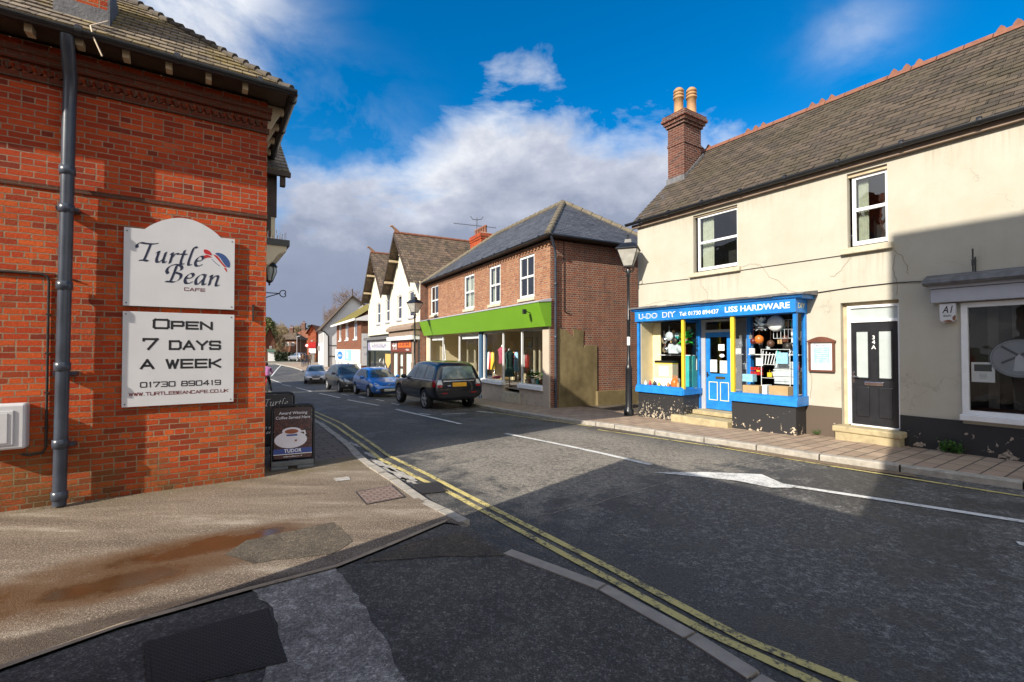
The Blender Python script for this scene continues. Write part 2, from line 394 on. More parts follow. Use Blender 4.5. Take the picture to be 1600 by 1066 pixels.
def glass_mat(name, tint=(1, 1, 1), k=1.0, add=.02):
    m = bpy.data.materials.new(name); m.use_nodes = True; t = NT(m.node_tree); t.n.clear()
    out = t.new('ShaderNodeOutputMaterial'); mx = t.new('ShaderNodeMixShader'); tr = t.new('ShaderNodeBsdfTransparent'); gl = t.new('ShaderNodeBsdfGlossy')
    tr.inputs[0].default_value = (*tint, 1); gl.inputs['Roughness'].default_value = .0
    o = obv(t); f, _ = t.noise(o, 1.7, 2, .5); t.put(gl.inputs['Normal'], t.bump(f, .012, .5))
    fr = t.new('ShaderNodeFresnel'); fr.inputs[0].default_value = 1.5
    t.put(mx.inputs[0], t.math('ADD', t.math('MULTIPLY', fr.outputs[0], k), add, clamp=True))
    t.l.new(tr.outputs[0], mx.inputs[1]); t.l.new(gl.outputs[0], mx.inputs[2]); t.l.new(mx.outputs[0], out.inputs[0]); return m

M = {}
M['brick_red'] = brick('brick_red', [(.46, .048, .011), (.60, .080, .015), (.70, .125, .022), (.52, .060, .013), (.20, .030, .013), (.62, .10, .018)], (.40, .25, .155), ms=.008, bw=.215, bh=.071, moss=.9, bump=.022, sq=(.5, 5), dark=.5, wob=.009, mbump=.9)
M['brick_red_top'] = brick('brick_red_top', [(.36, .040, .011), (.48, .062, .014), (.54, .082, .017), (.42, .048, .012), (.19, .028, .012)], (.42, .27, .18), bw=.215, bh=.071, ms=.007, bump=.012, sq=(.5, 5), dark=.3)
M['brick_dark'] = brick('brick_dark', [(.13, .035, .02), (.18, .045, .022), (.15, .04, .02)], (.14, .1, .07), ms=.008, dark=.5)
M['brick_shop'] = brick('brick_shop', [(.30, .11, .055), (.42, .19, .09), (.36, .13, .06), (.24, .09, .06), (.46, .24, .13), (.33, .13, .07)], (.44, .34, .24), ms=.011, bh=.075, sq=(.5, 2), dark=.3)
M['brick_side'] = brick('brick_side', [(.24, .07, .04), (.33, .095, .045), (.14, .07, .06), (.30, .08, .04), (.20, .08, .06)], (.42, .33, .25), ms=.011, sq=(.5, 2), dark=.35)
M['brick_brown'] = brick('brick_brown', [(.22, .075, .04), (.28, .10, .05), (.18, .06, .035)], (.25, .18, .13), ms=.010, dark=.3)
M['brick_chimney'] = brick('brick_chimney', [(.12, .04, .03), (.19, .06, .035), (.08, .035, .03)], (.33, .25, .20), ms=.010, dark=.4)
M['tile_left'] = tiles('tile_left', [(.13, .105, .08), (.20, .16, .115), (.26, .21, .15)], .165, mossa=.75, moss=(.34, .24, .02), edge=.35)
M['tile_cream'] = tiles('tile_cream', [(.052, .041, .030), (.080, .060, .042), (.108, .080, .055), (.066, .050, .037)], .30, mossa=.35, moss=(.12, .10, .04), edge=.22)
M['slate'] = tiles('slate', [(.066, .068, .076), (.088, .091, .101), (.105, .108, .118)], .28, edge=.15, rough=.5, bump=.006)
M['tile_gable'] = tiles('tile_gable', [(.075, .055, .042), (.14, .10, .07), (.19, .13, .085), (.09, .065, .05)], .26, mossa=.3, moss=(.13, .12, .05), edge=.35)
M['tile_moss'] = tiles('tile_moss', [(.17, .14, .03), (.24, .19, .035), (.13, .10, .04)], .26, mossa=.9, moss=(.27, .23, .02), edge=.1)
M['tile_red'] = tiles('tile_red', [(.26, .10, .05), (.34, .13, .06), (.2, .08, .05)], .2, edge=.1)
M['cream'] = render_wall('cream_render', (.465, .44, .365), .55, cracks=.4, drips=((1.75, 3.25, 3.68, 1.1), (5.28, 6.2, 3.69, .9), (6.6, 12.0, 5.35, .5), (.3, 4.9, 5.35, .35)))
M['cream2'] = render_wall('cream_gable_render', (.68, .64, .52), .25)
M['white_render'] = render_wall('white_render', (.62, .63, .65), .2)
M['yellow_render'] = render_wall('yellow_render', (.23, .18, .085), .95, bump=.012, sd=(.34, .30, .24))
M['buff_pier'] = render_wall('buff_pier', (.52, .44, .35), .5, chips=.15, chipc=(.3, .26, .22))
M['plinth_black'] = render_wall('plinth_black_chipped', (.022, .022, .024), .2, chips=.75, chipc=(.33, .28, .21), bump=.010, chipsc=17, low=.75)
M['plinth_few'] = render_wall('plinth_black_few_chips', (.022, .022, .024), .2, chips=.32, chipc=(.42, .35, .26), bump=.008, chipsc=10, low=.7)
M['plinth_dark'] = render_wall('plinth_dark_worn', (.020, .020, .022), .2, chips=.60, chipc=(.27, .22, .17), bump=.010, chipsc=7, low=.7)
M['plinth_brown'] = render_wall('plinth_brown', (.10, .075, .055), .5, chips=.05)
M['stone'] = plain('stone_sill', (.52, .46, .34), .85, var=.2, sc=9, bump=.004, dirt=.3)
M['stone_step'] = plain('stone_step', (.40, .33, .19), .85, var=.3, sc=7, bump=.006, dirt=.6)
M['black_metal'] = plain('black_metal', (.012, .013, .016), .32, var=.3, bump=.0008, bsc=40)
M['gutter'] = plain('black_gutter', (.016, .017, .02), .35, var=.3)
M['pipe'] = plain('pipe_slate_blue', (.045, .055, .075), .30, var=.3, sc=4, bump=.0006, bsc=60, dirt=.25)
M['upvc'] = plain('white_upvc', (.80, .81, .82), .35, var=.03)
M['white_paint'] = plain('white_paint', (.76, .76, .75), .5, var=.05, dirt=.10)
M['cream_paint'] = plain('cream_paint', (.72, .65, .45), .5, var=.06, dirt=.12)
M['timber_cream'] = plain('timber_cream', (.50, .40, .26), .7, var=.2, dirt=.3)
M['sign_white'] = plain('sign_white', (.58, .58, .59), .38, var=.04, sc=3, dirt=.05)
M['navy'] = plain('navy_ink', (.012, .018, .05), .4, var=.05)
M['ink'] = plain('black_ink', (.012, .012, .014), .4, var=.05)
M['maroon'] = plain('maroon_ink', (.13, .012, .012), .4, var=.05)
M['red'] = plain('red_ink', (.45, .012, .012), .4, var=.05)
M['logo_blue'] = plain('logo_blue', (.03, .07, .22), .4, var=.05)
M['white_ink'] = plain('white_ink', (.82, .82, .80), .5, var=.02)
M['blue_paint'] = plain('blue_shop_paint', (.014, .20, .60), .42, var=.20, sc=5, dirt=.28)
M['blue_dark'] = plain('blue_shop_paint_side', (.010, .11, .42), .4, var=.1)
M['yellow_paint'] = plain('yellow_paint', (.80, .56, .04), .42, var=.06, dirt=.05)
M['lead'] = plain('lead_sheet', (.13, .13, .135), .6, var=.35, sc=8, bump=.006, bsc=30)
M['grey_paint'] = plain('grey_fascia_paint', (.38, .39, .43), .5, var=.06, dirt=.1)
M['green_fascia'] = plain('green_fascia_paint', (.155, .335, .02), .45, var=.05, sc=2)
M['glass'] = glass_mat('window_glass', (.80, .84, .84), 2.2, .07)
M['glass_shop'] = glass_mat('shop_glass', (.95, .97, .97), .55, .0)
M['glass_dark'] = glass_mat('dark_glass', (.42, .44, .46), 1.4, .04)
M['frost'] = plain('frosted_glass', (.42, .47, .46), .22, var=.05)
M['room'] = plain('room_dark', (.028, .026, .024), .9, var=.3)
M['room_cream'] = plain('room_cream', (.78, .66, .42), .9, var=.06)
M['room_grey'] = plain('room_grey', (.22, .20, .18), .9, var=.15)
M['curtain'] = plain('curtain', (.66, .68, .56), .9, var=.15, sc=14)
M['door_black'] = plain('door_black', (.013, .014, .017), .35, var=.2, bump=.001, bsc=70)
M['chrome'] = plain('chrome', (.7, .7, .7), .18, 1.0, var=.05)
M['brass'] = plain('brass', (.5, .38, .16), .35, 1.0, var=.1)
M['terra'] = plain('terracotta', (.21, .085, .048), .8, var=.25, sc=10, dirt=.3)
M['pot_buff'] = plain('pot_buff', (.40, .225, .10), .7, var=.2, sc=10, dirt=.25)
M['mortar'] = plain('mortar_flaunching', (.42, .40, .36), .9, var=.3, bump=.006)
M['wood_dark'] = plain('dark_timber', (.055, .035, .022), .6, var=.3)
M['brown_paint'] = plain('brown_shop_paint', (.10, .045, .025), .5, var=.15)
M['stone_brown'] = plain('stone_brown', (.26, .19, .14), .8, var=.2, dirt=.3)
M['orange'] = plain('orange_sign', (.75, .16, .025), .5, var=.05)
M['cardboard'] = plain('cardboard', (.50, .33, .16), .8, var=.1)
M['ridge_buff'] = plain('ridge_buff', (.155, .13, .09), .85, var=.25, sc=8, dirt=.4)
M['moss_terra'] = plain('ridge_mossy', (.24, .13, .07), .9, var=.35, sc=9, dirt=.4)
M['tan'] = plain('tan_box', (.62, .50, .36), .7, var=.1)
M['wire'] = plain('white_wire', (.75, .76, .78), .4, var=.05)
M['teal'] = plain('teal_plastic', (.05, .45, .42), .35, var=.1)
M['green_pl'] = plain('green_plastic', (.04, .45, .05), .4, var=.15)
M['clear_pl'] = plain('clear_plastic', (.50, .56, .60), .25, var=.2, sc=12)
M['orange_pl'] = plain('orange_plastic', (.65, .18, .03), .35, var=.15)
M['paper'] = plain('paper', (.80, .80, .79), .7, var=.03)
M['sky_print'] = plain('sky_blue_print', (.30, .60, .78), .5, var=.25, sc=12)
M['wood_mid'] = plain('varnished_wood', (.13, .045, .025), .45, var=.2)
M['tyre'] = plain('tyre', (.014, .014, .015), .8, var=.2)
M['alloy'] = plain('alloy_rim', (.48, .49, .51), .35, .3, var=.1)
M['plastic_black'] = plain('black_plastic', (.014, .014, .016), .55, var=.2)
M['leaf_weed'] = plain('weed_leaf', (.05, .14, .02), .6, var=.4, sc=20)
# ------------------------------------------------------------------ ground materials (world metres)
def asphalt(name, base, worn, k=.5, wet=.5, chips=.6, sc=1.0, rough=(.42, .9), street=False):
    m, t = mat(name); o = obv(t)
    big, _ = t.noise(o, .55, 5, .6, .3); mid, _ = t.noise(o, 2.6, 8, .68, .2); fine, _ = t.noise(o, 42 * sc, 6, .7); gr, _ = t.noise(o, 80 * sc, 4, .75)
    vo = t.new('ShaderNodeTexVoronoi'); t.l.new(o, vo.inputs['Vector']); vo.inputs['Scale'].default_value = 95
    col = t.mix(t.step(t.math('ADD', t.math('MULTIPLY', big, .6), t.math('MULTIPLY', mid, .5)), .45, .68), base, worn)
    blot, _ = t.noise(o, 15, 10, .78, .4); kk = k
    if street:                                   # the old coarse dressing near the junction and tan painted sunlight beyond it
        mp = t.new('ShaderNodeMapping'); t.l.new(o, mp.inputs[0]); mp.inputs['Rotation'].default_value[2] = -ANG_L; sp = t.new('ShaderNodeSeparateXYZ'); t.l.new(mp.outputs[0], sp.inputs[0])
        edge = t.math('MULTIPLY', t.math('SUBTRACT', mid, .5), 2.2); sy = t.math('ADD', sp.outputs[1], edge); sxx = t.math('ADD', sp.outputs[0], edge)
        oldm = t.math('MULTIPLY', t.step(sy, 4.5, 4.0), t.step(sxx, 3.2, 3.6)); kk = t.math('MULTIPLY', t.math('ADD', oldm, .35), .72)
        sun_tint = t.math('MULTIPLY', t.math('MULTIPLY', t.step(sy, 3.9, 4.7), t.step(sy, 9.6, 8.2)), t.math('MULTIPLY', t.step(sxx, 2.7, 3.6), t.step(sxx, 8.4, 7.2))); sun_tint = t.math('MULTIPLY', sun_tint, t.step(blot, .36, .56))
        col = t.mix(t.math('MULTIPLY', sun_tint, .85), col, (.30, .265, .21))
    col = t.mix(t.math('MULTIPLY', t.step(blot, .515, .575), kk), col, tuple(x * 2.1 for x in worn))
    col = t.mix(t.math('MULTIPLY', t.step(fine, .53, .66), chips), col, tuple(min(1, x * 2.4 + .03) for x in worn))
    col = t.mix(t.math('MULTIPLY', t.step(vo.outputs['Distance'], .42, .12), .45), col, tuple(x * .5 for x in base))
    wetm = t.math('MULTIPLY', t.step(t.math('ADD', mid, t.math('MULTIPLY', t.math('SUBTRACT', big, .5), .8)), .53, .40), wet)
    if street: wetm = t.math('MULTIPLY', wetm, t.math('SUBTRACT', 1.0, sun_tint))
    col = t.mix(wetm, col, tuple(x * .55 for x in base))
    gk = t.math('POWER', 2.0, t.math('MULTIPLY', t.math('SUBTRACT', gr, .5), 6.0)); gv = t.new('ShaderNodeCombineXYZ'); [t.put(gv.inputs[i], gk) for i in range(3)]; col = t.mix(1.0, col, gv.outputs[0], 'MULTIPLY')
    t.put(t.b.inputs['Base Color'], col)
    t.put(t.b.inputs['Roughness'], t.math('SUBTRACT', rough[1], t.math('MULTIPLY', wetm, rough[1] - rough[0])))
    h = t.math('ADD', t.math('MULTIPLY', fine, .5), t.math('ADD', t.math('MULTIPLY', vo.outputs['Distance'], .7), t.math('MULTIPLY', blot, .5)))
    t.put(t.b.inputs['Normal'], t.bump(h, .006)); return m
def tan_pavement(name):
    m, t = mat(name); o = obv(t)
    mp = t.new('ShaderNodeMapping'); t.l.new(o, mp.inputs[0]); mp.inputs['Rotation'].default_value[2] = -ANG_L; mp.inputs['Scale'].default_value = (.35, 1.9, 1)
    st, _ = t.noise(mp.outputs[0], 1.5, 7, .62, .3); big, _ = t.noise(o, .8, 6, .6); fine, _ = t.noise(o, 90, 5, .7); gr, _ = t.noise(o, 75, 4, .75); mid, _ = t.noise(o, 4, 8, .7)
    vo = t.new('ShaderNodeTexVoronoi'); t.l.new(o, vo.inputs['Vector']); vo.inputs['Scale'].default_value = 190
    col = t.ramp(st, [(.32, (.075, .055, .038)), (.46, (.125, .093, .064)), (.58, (.19, .15, .108)), (.68, (.32, .275, .22))])
    col = t.mix(t.math('MULTIPLY', t.step(mid, .5, .72), .5), col, (.12, .085, .055))
    col = t.mix(t.math('MULTIPLY', t.step(vo.outputs['Color'], .72, .85), .6), col, (.55, .44, .33))
    col = t.mix(t.math('MULTIPLY', t.step(fine, .46, .30), .8), col, (.06, .045, .03))
    grit, _ = t.noise(o, 55, 4, .8); col = t.mix(t.math('MULTIPLY', t.step(grit, .53, .64), .6), col, (.52, .43, .32))
    gk = t.math('POWER', 2.0, t.math('MULTIPLY', t.math('SUBTRACT', gr, .5), 5.5)); gv = t.new('ShaderNodeCombineXYZ'); [t.put(gv.inputs[i], gk) for i in range(3)]; col = t.mix(1.0, col, gv.outputs[0], 'MULTIPLY')
    # wet hollow: distance fields of the puddle, in street metres
    sp = t.new('ShaderNodeSeparateXYZ'); mp2 = t.new('ShaderNodeMapping'); t.l.new(o, mp2.inputs[0]); t.l.new(mp2.outputs[0], sp.inputs[0])
    mp2.inputs['Rotation'].default_value[2] = -ANG_L                    # x now runs across the street (r), y along it (s)
    def blob(cx, cy, rx, ry):
        # an ellipse in street metres
        dx = t.math('DIVIDE', t.math('SUBTRACT', sp.outputs[0], cx), rx); dy = t.math('DIVIDE', t.math('SUBTRACT', sp.outputs[1], cy), ry)
        return t.math('SUBTRACT', 1.0, t.math('ADD', t.math('MULTIPLY', dx, dx), t.math('MULTIPLY', dy, dy)))
    wa = t.math('MAXIMUM', blob(-.05, 5.12, 1.05, .30), t.math('MAXIMUM', blob(-.5, 4.72, .9, .28), blob(-2.2, 4.75, 1.7, .42)))
    wa = t.math('ADD', wa, t.math('MULTIPLY', t.math('SUBTRACT', t.noise(o, 2.2, 6, .6)[0], .5), 2.2))
    damp = t.step(wa, -.95, .35); pud = t.step(wa, .50, .85)
    col = t.mix(t.math('MULTIPLY', damp, .78), col, (.105, .050, .014)); col = t.mix(t.math('MULTIPLY', pud, .7), col, (.045, .020, .006))
    ch = t.math('ADD', blob(-1.2, 3.98, 2.7, .20), t.math('MULTIPLY', t.math('SUBTRACT', mid, .5), .9)); ch = t.step(ch, -.1, .5)      # wet channel beside the edging, its darkness also painting a cast shadow
    col = t.mix(t.math('MULTIPLY', ch, .72), col, (.035, .022, .014))
    ms = t.math('MULTIPLY', t.step(sp.outputs[1], 6.9, 7.42), t.step(mid, .36, .62)); col = t.mix(t.math('MULTIPLY', ms, .6), col, (.125, .10, .035))
    t.put(t.b.inputs['Base Color'], col)
    t.put(t.b.inputs['Roughness'], t.math('SUBTRACT', t.math('SUBTRACT', t.math('ADD', .62, t.math('MULTIPLY', st, .5)), t.math('MULTIPLY', damp, .42)), t.math('MULTIPLY', pud, .47)))
    h = t.math('ADD', t.math('MULTIPLY', vo.outputs['Distance'], .9), t.math('MULTIPLY', fine, .6))
    h = t.math('MULTIPLY', h, t.math('SUBTRACT', 1.0, t.math('MULTIPLY', pud, .93)))
    t.put(t.b.inputs['Normal'], t.bump(h, .0035)); return m
def paving(name, cols, mortar, bw, bh, ang=ANG_L, ms=.012, dark=.4):
    m, t = mat(name); o = obv(t)
    mp = t.new('ShaderNodeMapping'); t.l.new(o, mp.inputs[0]); mp.inputs['Rotation'].default_value[2] = -ang
    bt = t.new('ShaderNodeTexBrick'); t.l.new(mp.outputs[0], bt.inputs['Vector']); bt.inputs['Scale'].default_value = 1
    bt.inputs['Brick Width'].default_value = bw; bt.inputs['Row Height'].default_value = bh; bt.inputs['Mortar Size'].default_value = ms; bt.inputs['Mortar Smooth'].default_value = .3
    bt.inputs['Color1'].default_value = (0, 0, 0, 1); bt.inputs['Color2'].default_value = (1, 1, 1, 1); bt.inputs['Mortar'].default_value = (0, 0, 0, 1)
    n = len(cols); ck = t.ramp(bt.outputs['Color'], [(i / (n - 1) * .9 + .05, c) for i, c in enumerate(cols)])
    f, _ = t.noise(o, 1.4, 7, .65); g, _ = t.noise(o, 70, 5, .7)
    ck = t.mix(t.math('MULTIPLY', t.step(f, .45, .7), dark), ck, tuple(x * .5 for x in cols[0])); ck = t.mix(t.math('MULTIPLY', t.step(g, .5, .8), .35), ck, tuple(x * 1.4 for x in cols[-1]))
    t.put(t.b.inputs['Base Color'], t.mix(bt.outputs['Fac'], ck, mortar)); t.b.inputs['Roughness'].default_value = .82
    t.put(t.b.inputs['Normal'], t.bump(t.math('ADD', t.math('MULTIPLY', bt.outputs['Fac'], -1), t.math('MULTIPLY', g, .5)), .008)); return m
def line_paint(name, c, wear=.5):
    m, t = mat(name); o = obv(t); f, _ = t.noise(o, 26, 8, .75); g, _ = t.noise(o, 3, 5, .6)
    k = t.math('MULTIPLY', t.step(t.math('ADD', f, t.math('MULTIPLY', t.math('SUBTRACT', g, .5), .5)), .50, .60), wear)
    t.put(t.b.inputs['Base Color'], t.mix(k, t.mix(t.math('MULTIPLY', g, .5), c, tuple(x * .7 for x in c)), (.07, .065, .06))); t.b.inputs['Roughness'].default_value = .7
    t.put(t.b.inputs['Normal'], t.bump(f, .003)); return m
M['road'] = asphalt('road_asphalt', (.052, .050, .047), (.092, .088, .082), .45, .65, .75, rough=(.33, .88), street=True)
M['road_pale'] = asphalt('road_pale_asphalt', (.20, .175, .14), (.30, .265, .21), .45, .10, .35, rough=(.5, .9))
M['road_old'] = asphalt('road_old_dressing', (.046, .044, .041), (.105, .100, .094), .95, .25, .9, rough=(.45, .92))
M['apron'] = asphalt('apron_asphalt', (.056, .051, .045), (.088, .080, .070), .45, .3, 1.0, rough=(.6, .95))
M['patch_grey'] = asphalt('patch_grey', (.19, .172, .15), (.30, .275, .24), .45, .45, .5, rough=(.7, .95))
M['patch_dark'] = asphalt('patch_dark', (.062, .049, .034), (.095, .076, .053), .35, .4, .5, rough=(.6, .95))
M['tan'+'_pave'] = tan_pavement('tan_pavement')
M['block'] = paving('block_paving', [(.30, .215, .15), (.40, .30, .21), (.35, .25, .18)], (.10, .085, .065), .46, .235, ANG_C + math.pi / 2)
M['block_dark'] = paving('block_paving_dark', [(.13, .10, .085), (.18, .14, .115), (.15, .12, .10)], (.05, .045, .04), .4, .2)
M['kerb'] = plain('kerb_granite', (.36, .33, .28), .8, var=.25, sc=9, bump=.005, bsc=70, dirt=.4)
M['kerb_grey'] = plain('kerb_concrete', (.34, .30, .25), .85, var=.15, sc=9, bump=.004, bsc=90, dirt=.25)
M['yl'] = line_paint('yellow_line_paint', (.60, .50, .18), .95)
M['wl'] = line_paint('white_line_paint', (.70, .70, .67), .5)
M['earth'] = plain('earth', (.10, .10, .06), .95, var=.4, sc=.4)
M['iron'] = plain('cast_iron', (.045, .038, .033), .5, .4, var=.3, sc=12)
M['cover'] = paving('chequer_cover', [(.24, .17, .14), (.30, .22, .19)], (.13, .09, .07), .12, .06, ANG_L, .014)
M['mesh_cover'] = paving('mesh_cover', [(.048, .043, .038), (.066, .060, .052)], (.022, .02, .018), .03, .02, ANG_L, .006)
M['edging'] = plain('edging_stone', (.36, .28, .19), .9, var=.35, sc=7, bump=.004, dirt=.5)
M['silt'] = plain('gutter_silt', (.17, .12, .075), .95, var=.5, sc=30, bump=.01, bsc=60)
M['froth'] = plain('dried_grit', (.36, .34, .31), .9, var=.4, sc=14, bump=.006, bsc=40)

def zr(p, dz): return (p[0], p[1], zg(p[1]) + dz)
def resample(pl, step=1.0):
    out = []
    for a, b in zip(pl, pl[1:]):
        n = max(1, int((b - a).length / step))
        for i in range(n): out.append(a.lerp(b, i / n))
    return out + [pl[-1]]
def strip(mb, L, Rr, dz, n=60, across=2, m=0):
    """loft a sheet between two plan polylines"""
    def even(pl):
        d = [0]
        for a, b in zip(pl, pl[1:]): d.append(d[-1] + (b - a).length)
        res = []
        for i in range(n + 1):
            t = d[-1] * i / n; k = 0
            while k < len(pl) - 2 and d[k + 1] < t: k += 1
            res.append(pl[k].lerp(pl[k + 1], (t - d[k]) / max(1e-6, d[k + 1] - d[k])))
        return res
    A, B = even(L), even(Rr)
    for i in range(n):
        for j in range(across):
            q = [A[i].lerp(B[i], j / across), A[i].lerp(B[i], (j + 1) / across), A[i + 1].lerp(B[i + 1], (j + 1) / across), A[i + 1].lerp(B[i + 1], j / across)]
            mb.face([zr(p, dz) for p in q], m)
def offset(pl, d):
    out = []
    for i, p in enumerate(pl):
        t = (pl[min(i + 1, len(pl) - 1)] - pl[max(i - 1, 0)]).normalized(); out.append(p + Vector((t.y, -t.x)) * d)
    return out
def flat(name, poly, dz, m, kind='structure', jit=0.0):
    if jit:
        rr = random.Random(len(poly) * 7 + int(poly[0][0] * 100)); q = []
        for a, b in zip(poly, list(poly[1:]) + [poly[0]]):
            n = max(1, int((b - a).length / .09))
            for i in range(n): q.append(a.lerp(b, i / n) + Vector((rr.uniform(-jit, jit), rr.uniform(-jit, jit))))
        poly = q
    mb = MB(); ps = [zr(p, dz) for p in poly]
    a = sum(ps[i][0] * ps[(i + 1) % len(ps)][1] - ps[(i + 1) % len(ps)][0] * ps[i][1] for i in range(len(ps)))
    mb.face(ps if a > 0 else ps[::-1]); return tag(mb.build(name, m), kind=kind)
def P(*pts, dz=0.0): return [gp(u, v, dz) for u, v in pts]

# base sheet to the horizon
mb = MB(); xs = [-900, -400, -200, -120, -80, -50, -30, -15, -5, 5, 15, 30, 60, 120, 300, 900]; ysq = [-300, -60, -8, 8.5, 10, 12, 14, 16, 19, 22, 25, 28, 32, 36, 40, 44, 50, 57, 70, 86, 120, 150, 300, 700, 1500]
for y0, y1 in zip(ysq, ysq[1:]):
    for x0, x1 in zip(xs, xs[1:]): mb.face([zr((x0, y0), -.22), zr((x1, y0), -.22), zr((x1, y1), -.22), zr((x0, y1), -.22)])
tag(mb.build('ground', M['earth']), kind='structure')

RD = -.07
KL = [W2(-9, 2.75), W2(-2, 2.66)] + P((1190, 1066), (1090, 1003), (950, 925), (800, 868), (735, 822), (670, 789), (624, 757), (590, 736), (567, 718), (541, 693), (507, 667), (463, 645), dz=RD) \
   + [W2(20.5, 2.75), W2(27, 3.1), W2(34, 3.4), W2(44, 3.4), W2(58, 3.2), W2(75, 2.5)]
KR = [W2(-9, 9.5), W2(-2, 9.4)] + P((1600, 766), (1406, 738), (1280, 720), (1100, 692), (960, 670), (931, 666), (860, 657), (774, 642), dz=RD) \
   + [W2(19, 8.55), W2(27, 8.9), W2(34, 9.1), W2(44, 9.0), W2(58, 9.0), W2(75, 8.6)]
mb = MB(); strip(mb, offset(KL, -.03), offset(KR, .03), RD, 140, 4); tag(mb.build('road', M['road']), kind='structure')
# far junction where the street meets the cross road
mb = MB(); strip(mb, [W2(74, 0.5), W2(78, -30), W2(74, -70)][::-1] + [W2(74, 12), W2(66, 40)], [W2(86, -70), W2(88, -30), W2(84, 0.5), W2(84, 12), W2(76, 42)], RD + .004, 40, 2); tag(mb.build('road', M['road_pale']), kind='structure')
# outline of the sunlit band and the old coarse dressing
flat('road_patch', P((700, 770), (790, 820), (905, 880), (1095, 985), (1330, 1066), (1610, 1300), (1780, 1080), (1600, 830), (1225, 768), (1060, 748), (905, 800)), RD + .004, M['road_old']) if False else None
old = [W2(4.3, 3.2), W2(3.9, 6.1), W2(2.2, 6.75), W2(-6, 7.6), W2(-6, 3.25), W2(1, 3.2)]
0 and flat('road_patch', old, RD + .004, M['road_old'], jit=.03)
sunlitp = [W2(4.7, 3.3), W2(4.6, 5.6), W2(4.5, 8.2), W2(8.4, 8.15), W2(8.8, 7.0), W2(8.4, 5.4), W2(7.9, 3.4), W2(6.6, 3.1)]
0 and flat('road_patch', sunlitp, RD + .004, M['road_pale'], jit=.05)
# lane of the side street on the left: tan pavement, stone edging, dark apron
tp = [W2(8.05, .7), W2(8.0, 2.22)] + P((590, 736), (624, 757), (670, 789), (735, 822), dz=0) + P((690, 815), (600, 853), (525, 883), (394, 917), (188, 975), (0, 1041)) + [W2(3.2, -6), W2(2.4, -14), W2(7.5, -14), W2(7.5, .7)]
flat('pavement', tp, 0.0, M['tan_pave'])
ed = P((700, 812), (690, 815), (600, 853), (525, 883), (394, 917), (188, 975), (0, 1041)) + [W2(3.2, -6), W2(2.4, -14)]
mb = MB(); e2 = offset(ed, .0); e3 = offset(ed, -.05)
for i in range(1, len(ed) - 1): mb.face([(*e2[i], .006), (*e3[i], .006), (*e3[i + 1], .006), (*e2[i + 1], .006)])
mb.face([(*e2[0], .006), (*e3[1], .006), (*e2[1], .006)])
tag(mb.build('edging', M['edging']), kind='structure')
ap = [*e3[1:]] + [W2(-6, -14), W2(-6, 2.66), W2(-2, 2.62)] + P((1190, 1066), (1090, 1003), (950, 925), (800, 868), (735, 822))
flat('side_road', ap, -.012, M['apron'])
flat('road_patch', P((392, 918), (525, 884), (575, 960), (640, 1066), (700, 1180), (420, 1180), (405, 1066), (440, 1000), (425, 950)), -.006, M['patch_grey'], jit=.018)
flat('road_patch', P((565, 878), (700, 868), (790, 868), (725, 830), (640, 846)), -.006, M['patch_dark'], jit=.015)
flat('road_patch', P((385, 845), (522, 816), (552, 846), (520, 866), (395, 880), (350, 868)), .004, M['patch_dark'], jit=.012)
# block paved pavement on the left beyond the corner
KLs = KL[10:]
mb = MB(); inner = [W2(8.05, .6), W2(12, .6), W2(20, .6), W2(34, .9), W2(58, .5), W2(75, -.5)]
strip(mb, inner, offset(KLs, -.02), .002, 60, 2); tag(mb.build('pavement', M['block_dark']), kind='structure')
# right pavement
inR = [W2(-9, 11.2), W2(9.2, 11.2), W2(11, 11.3), W2(16.5, 11.2), W2(27, 12.4), W2(34, 13.2), W2(58, 14), W2(75, 14)]
mb = MB(); strip(mb, offset(KR, .05), inR, .028, 120, 2); tag(mb.build('pavement', M['block']), kind='structure')
al = [W2(8.9, 10.6), W2(11.6, 10.9), W2(13.0, 17), W2(12, 26), W2(7, 26), W2(9.3, 17)]
mb = MB(); strip(mb, [W2(8.6, 10.95), W2(8.6, 13), W2(8.6, 17), W2(8.6, 24)], [W2(13.5, 10.95), W2(13.8, 13), W2(15.3, 17), W2(17, 24)], .034, 10, 3); tag(mb.build('alley', M['patch_dark']), kind='structure')

def kerb(name, pl, wdt, z0, z1, m, length=.9, gap=.012, side=1, jit=.006):
    """individual kerb stones along a line (one sheet of stones, a part of the setting)"""
    mb = MB(); d = 0; pts = resample(pl, length); off = offset(pts, wdt * side)
    for i in range(len(pts) - 1):
        a, b, c, e = pts[i], pts[i + 1], off[i + 1], off[i]; t = (b - a).normalized() * gap
        a, e = a + t, e + t; b, c = b - t, c - t; j = random.uniform(-jit, jit); k = random.uniform(-jit, jit)
        f = .018
        lo = [zr(p, z0) for p in (a, b, c, e)]
        ai, bi = a.lerp(e, f / wdt), b.lerp(c, f / wdt)
        hi = [zr(p, z1 + (j if q in (0, 3) else k)) for q, p in enumerate((ai, bi, c, e))]
        md = [zr(p, z1 - f) for p in (a, b)]
        mb.face(hi if side > 0 else hi[::-1]); mb.face([lo[0], lo[1], md[1], md[0]]); mb.face([md[0], md[1], hi[1], hi[0]])
        mb.face([lo[0], md[0], hi[0], hi[3], lo[3]]); mb.face([lo[1], lo[2], hi[2], hi[1], md[1]]); mb.face([lo[2], lo[3], hi[3], hi[2]])
    return tag(mb.build(name, m), kind='structure')
kerb('kerb', KR[:], .15, RD - .05, .034, M['kerb'], .95)
kerb('kerb', KL[1:6], .13, RD - .05, -.006, M['kerb_grey'], 1.1, side=-1)
kerb('kerb', KL[6:], .14, RD - .05, .010, M['kerb'], .38, side=-1, jit=.012)

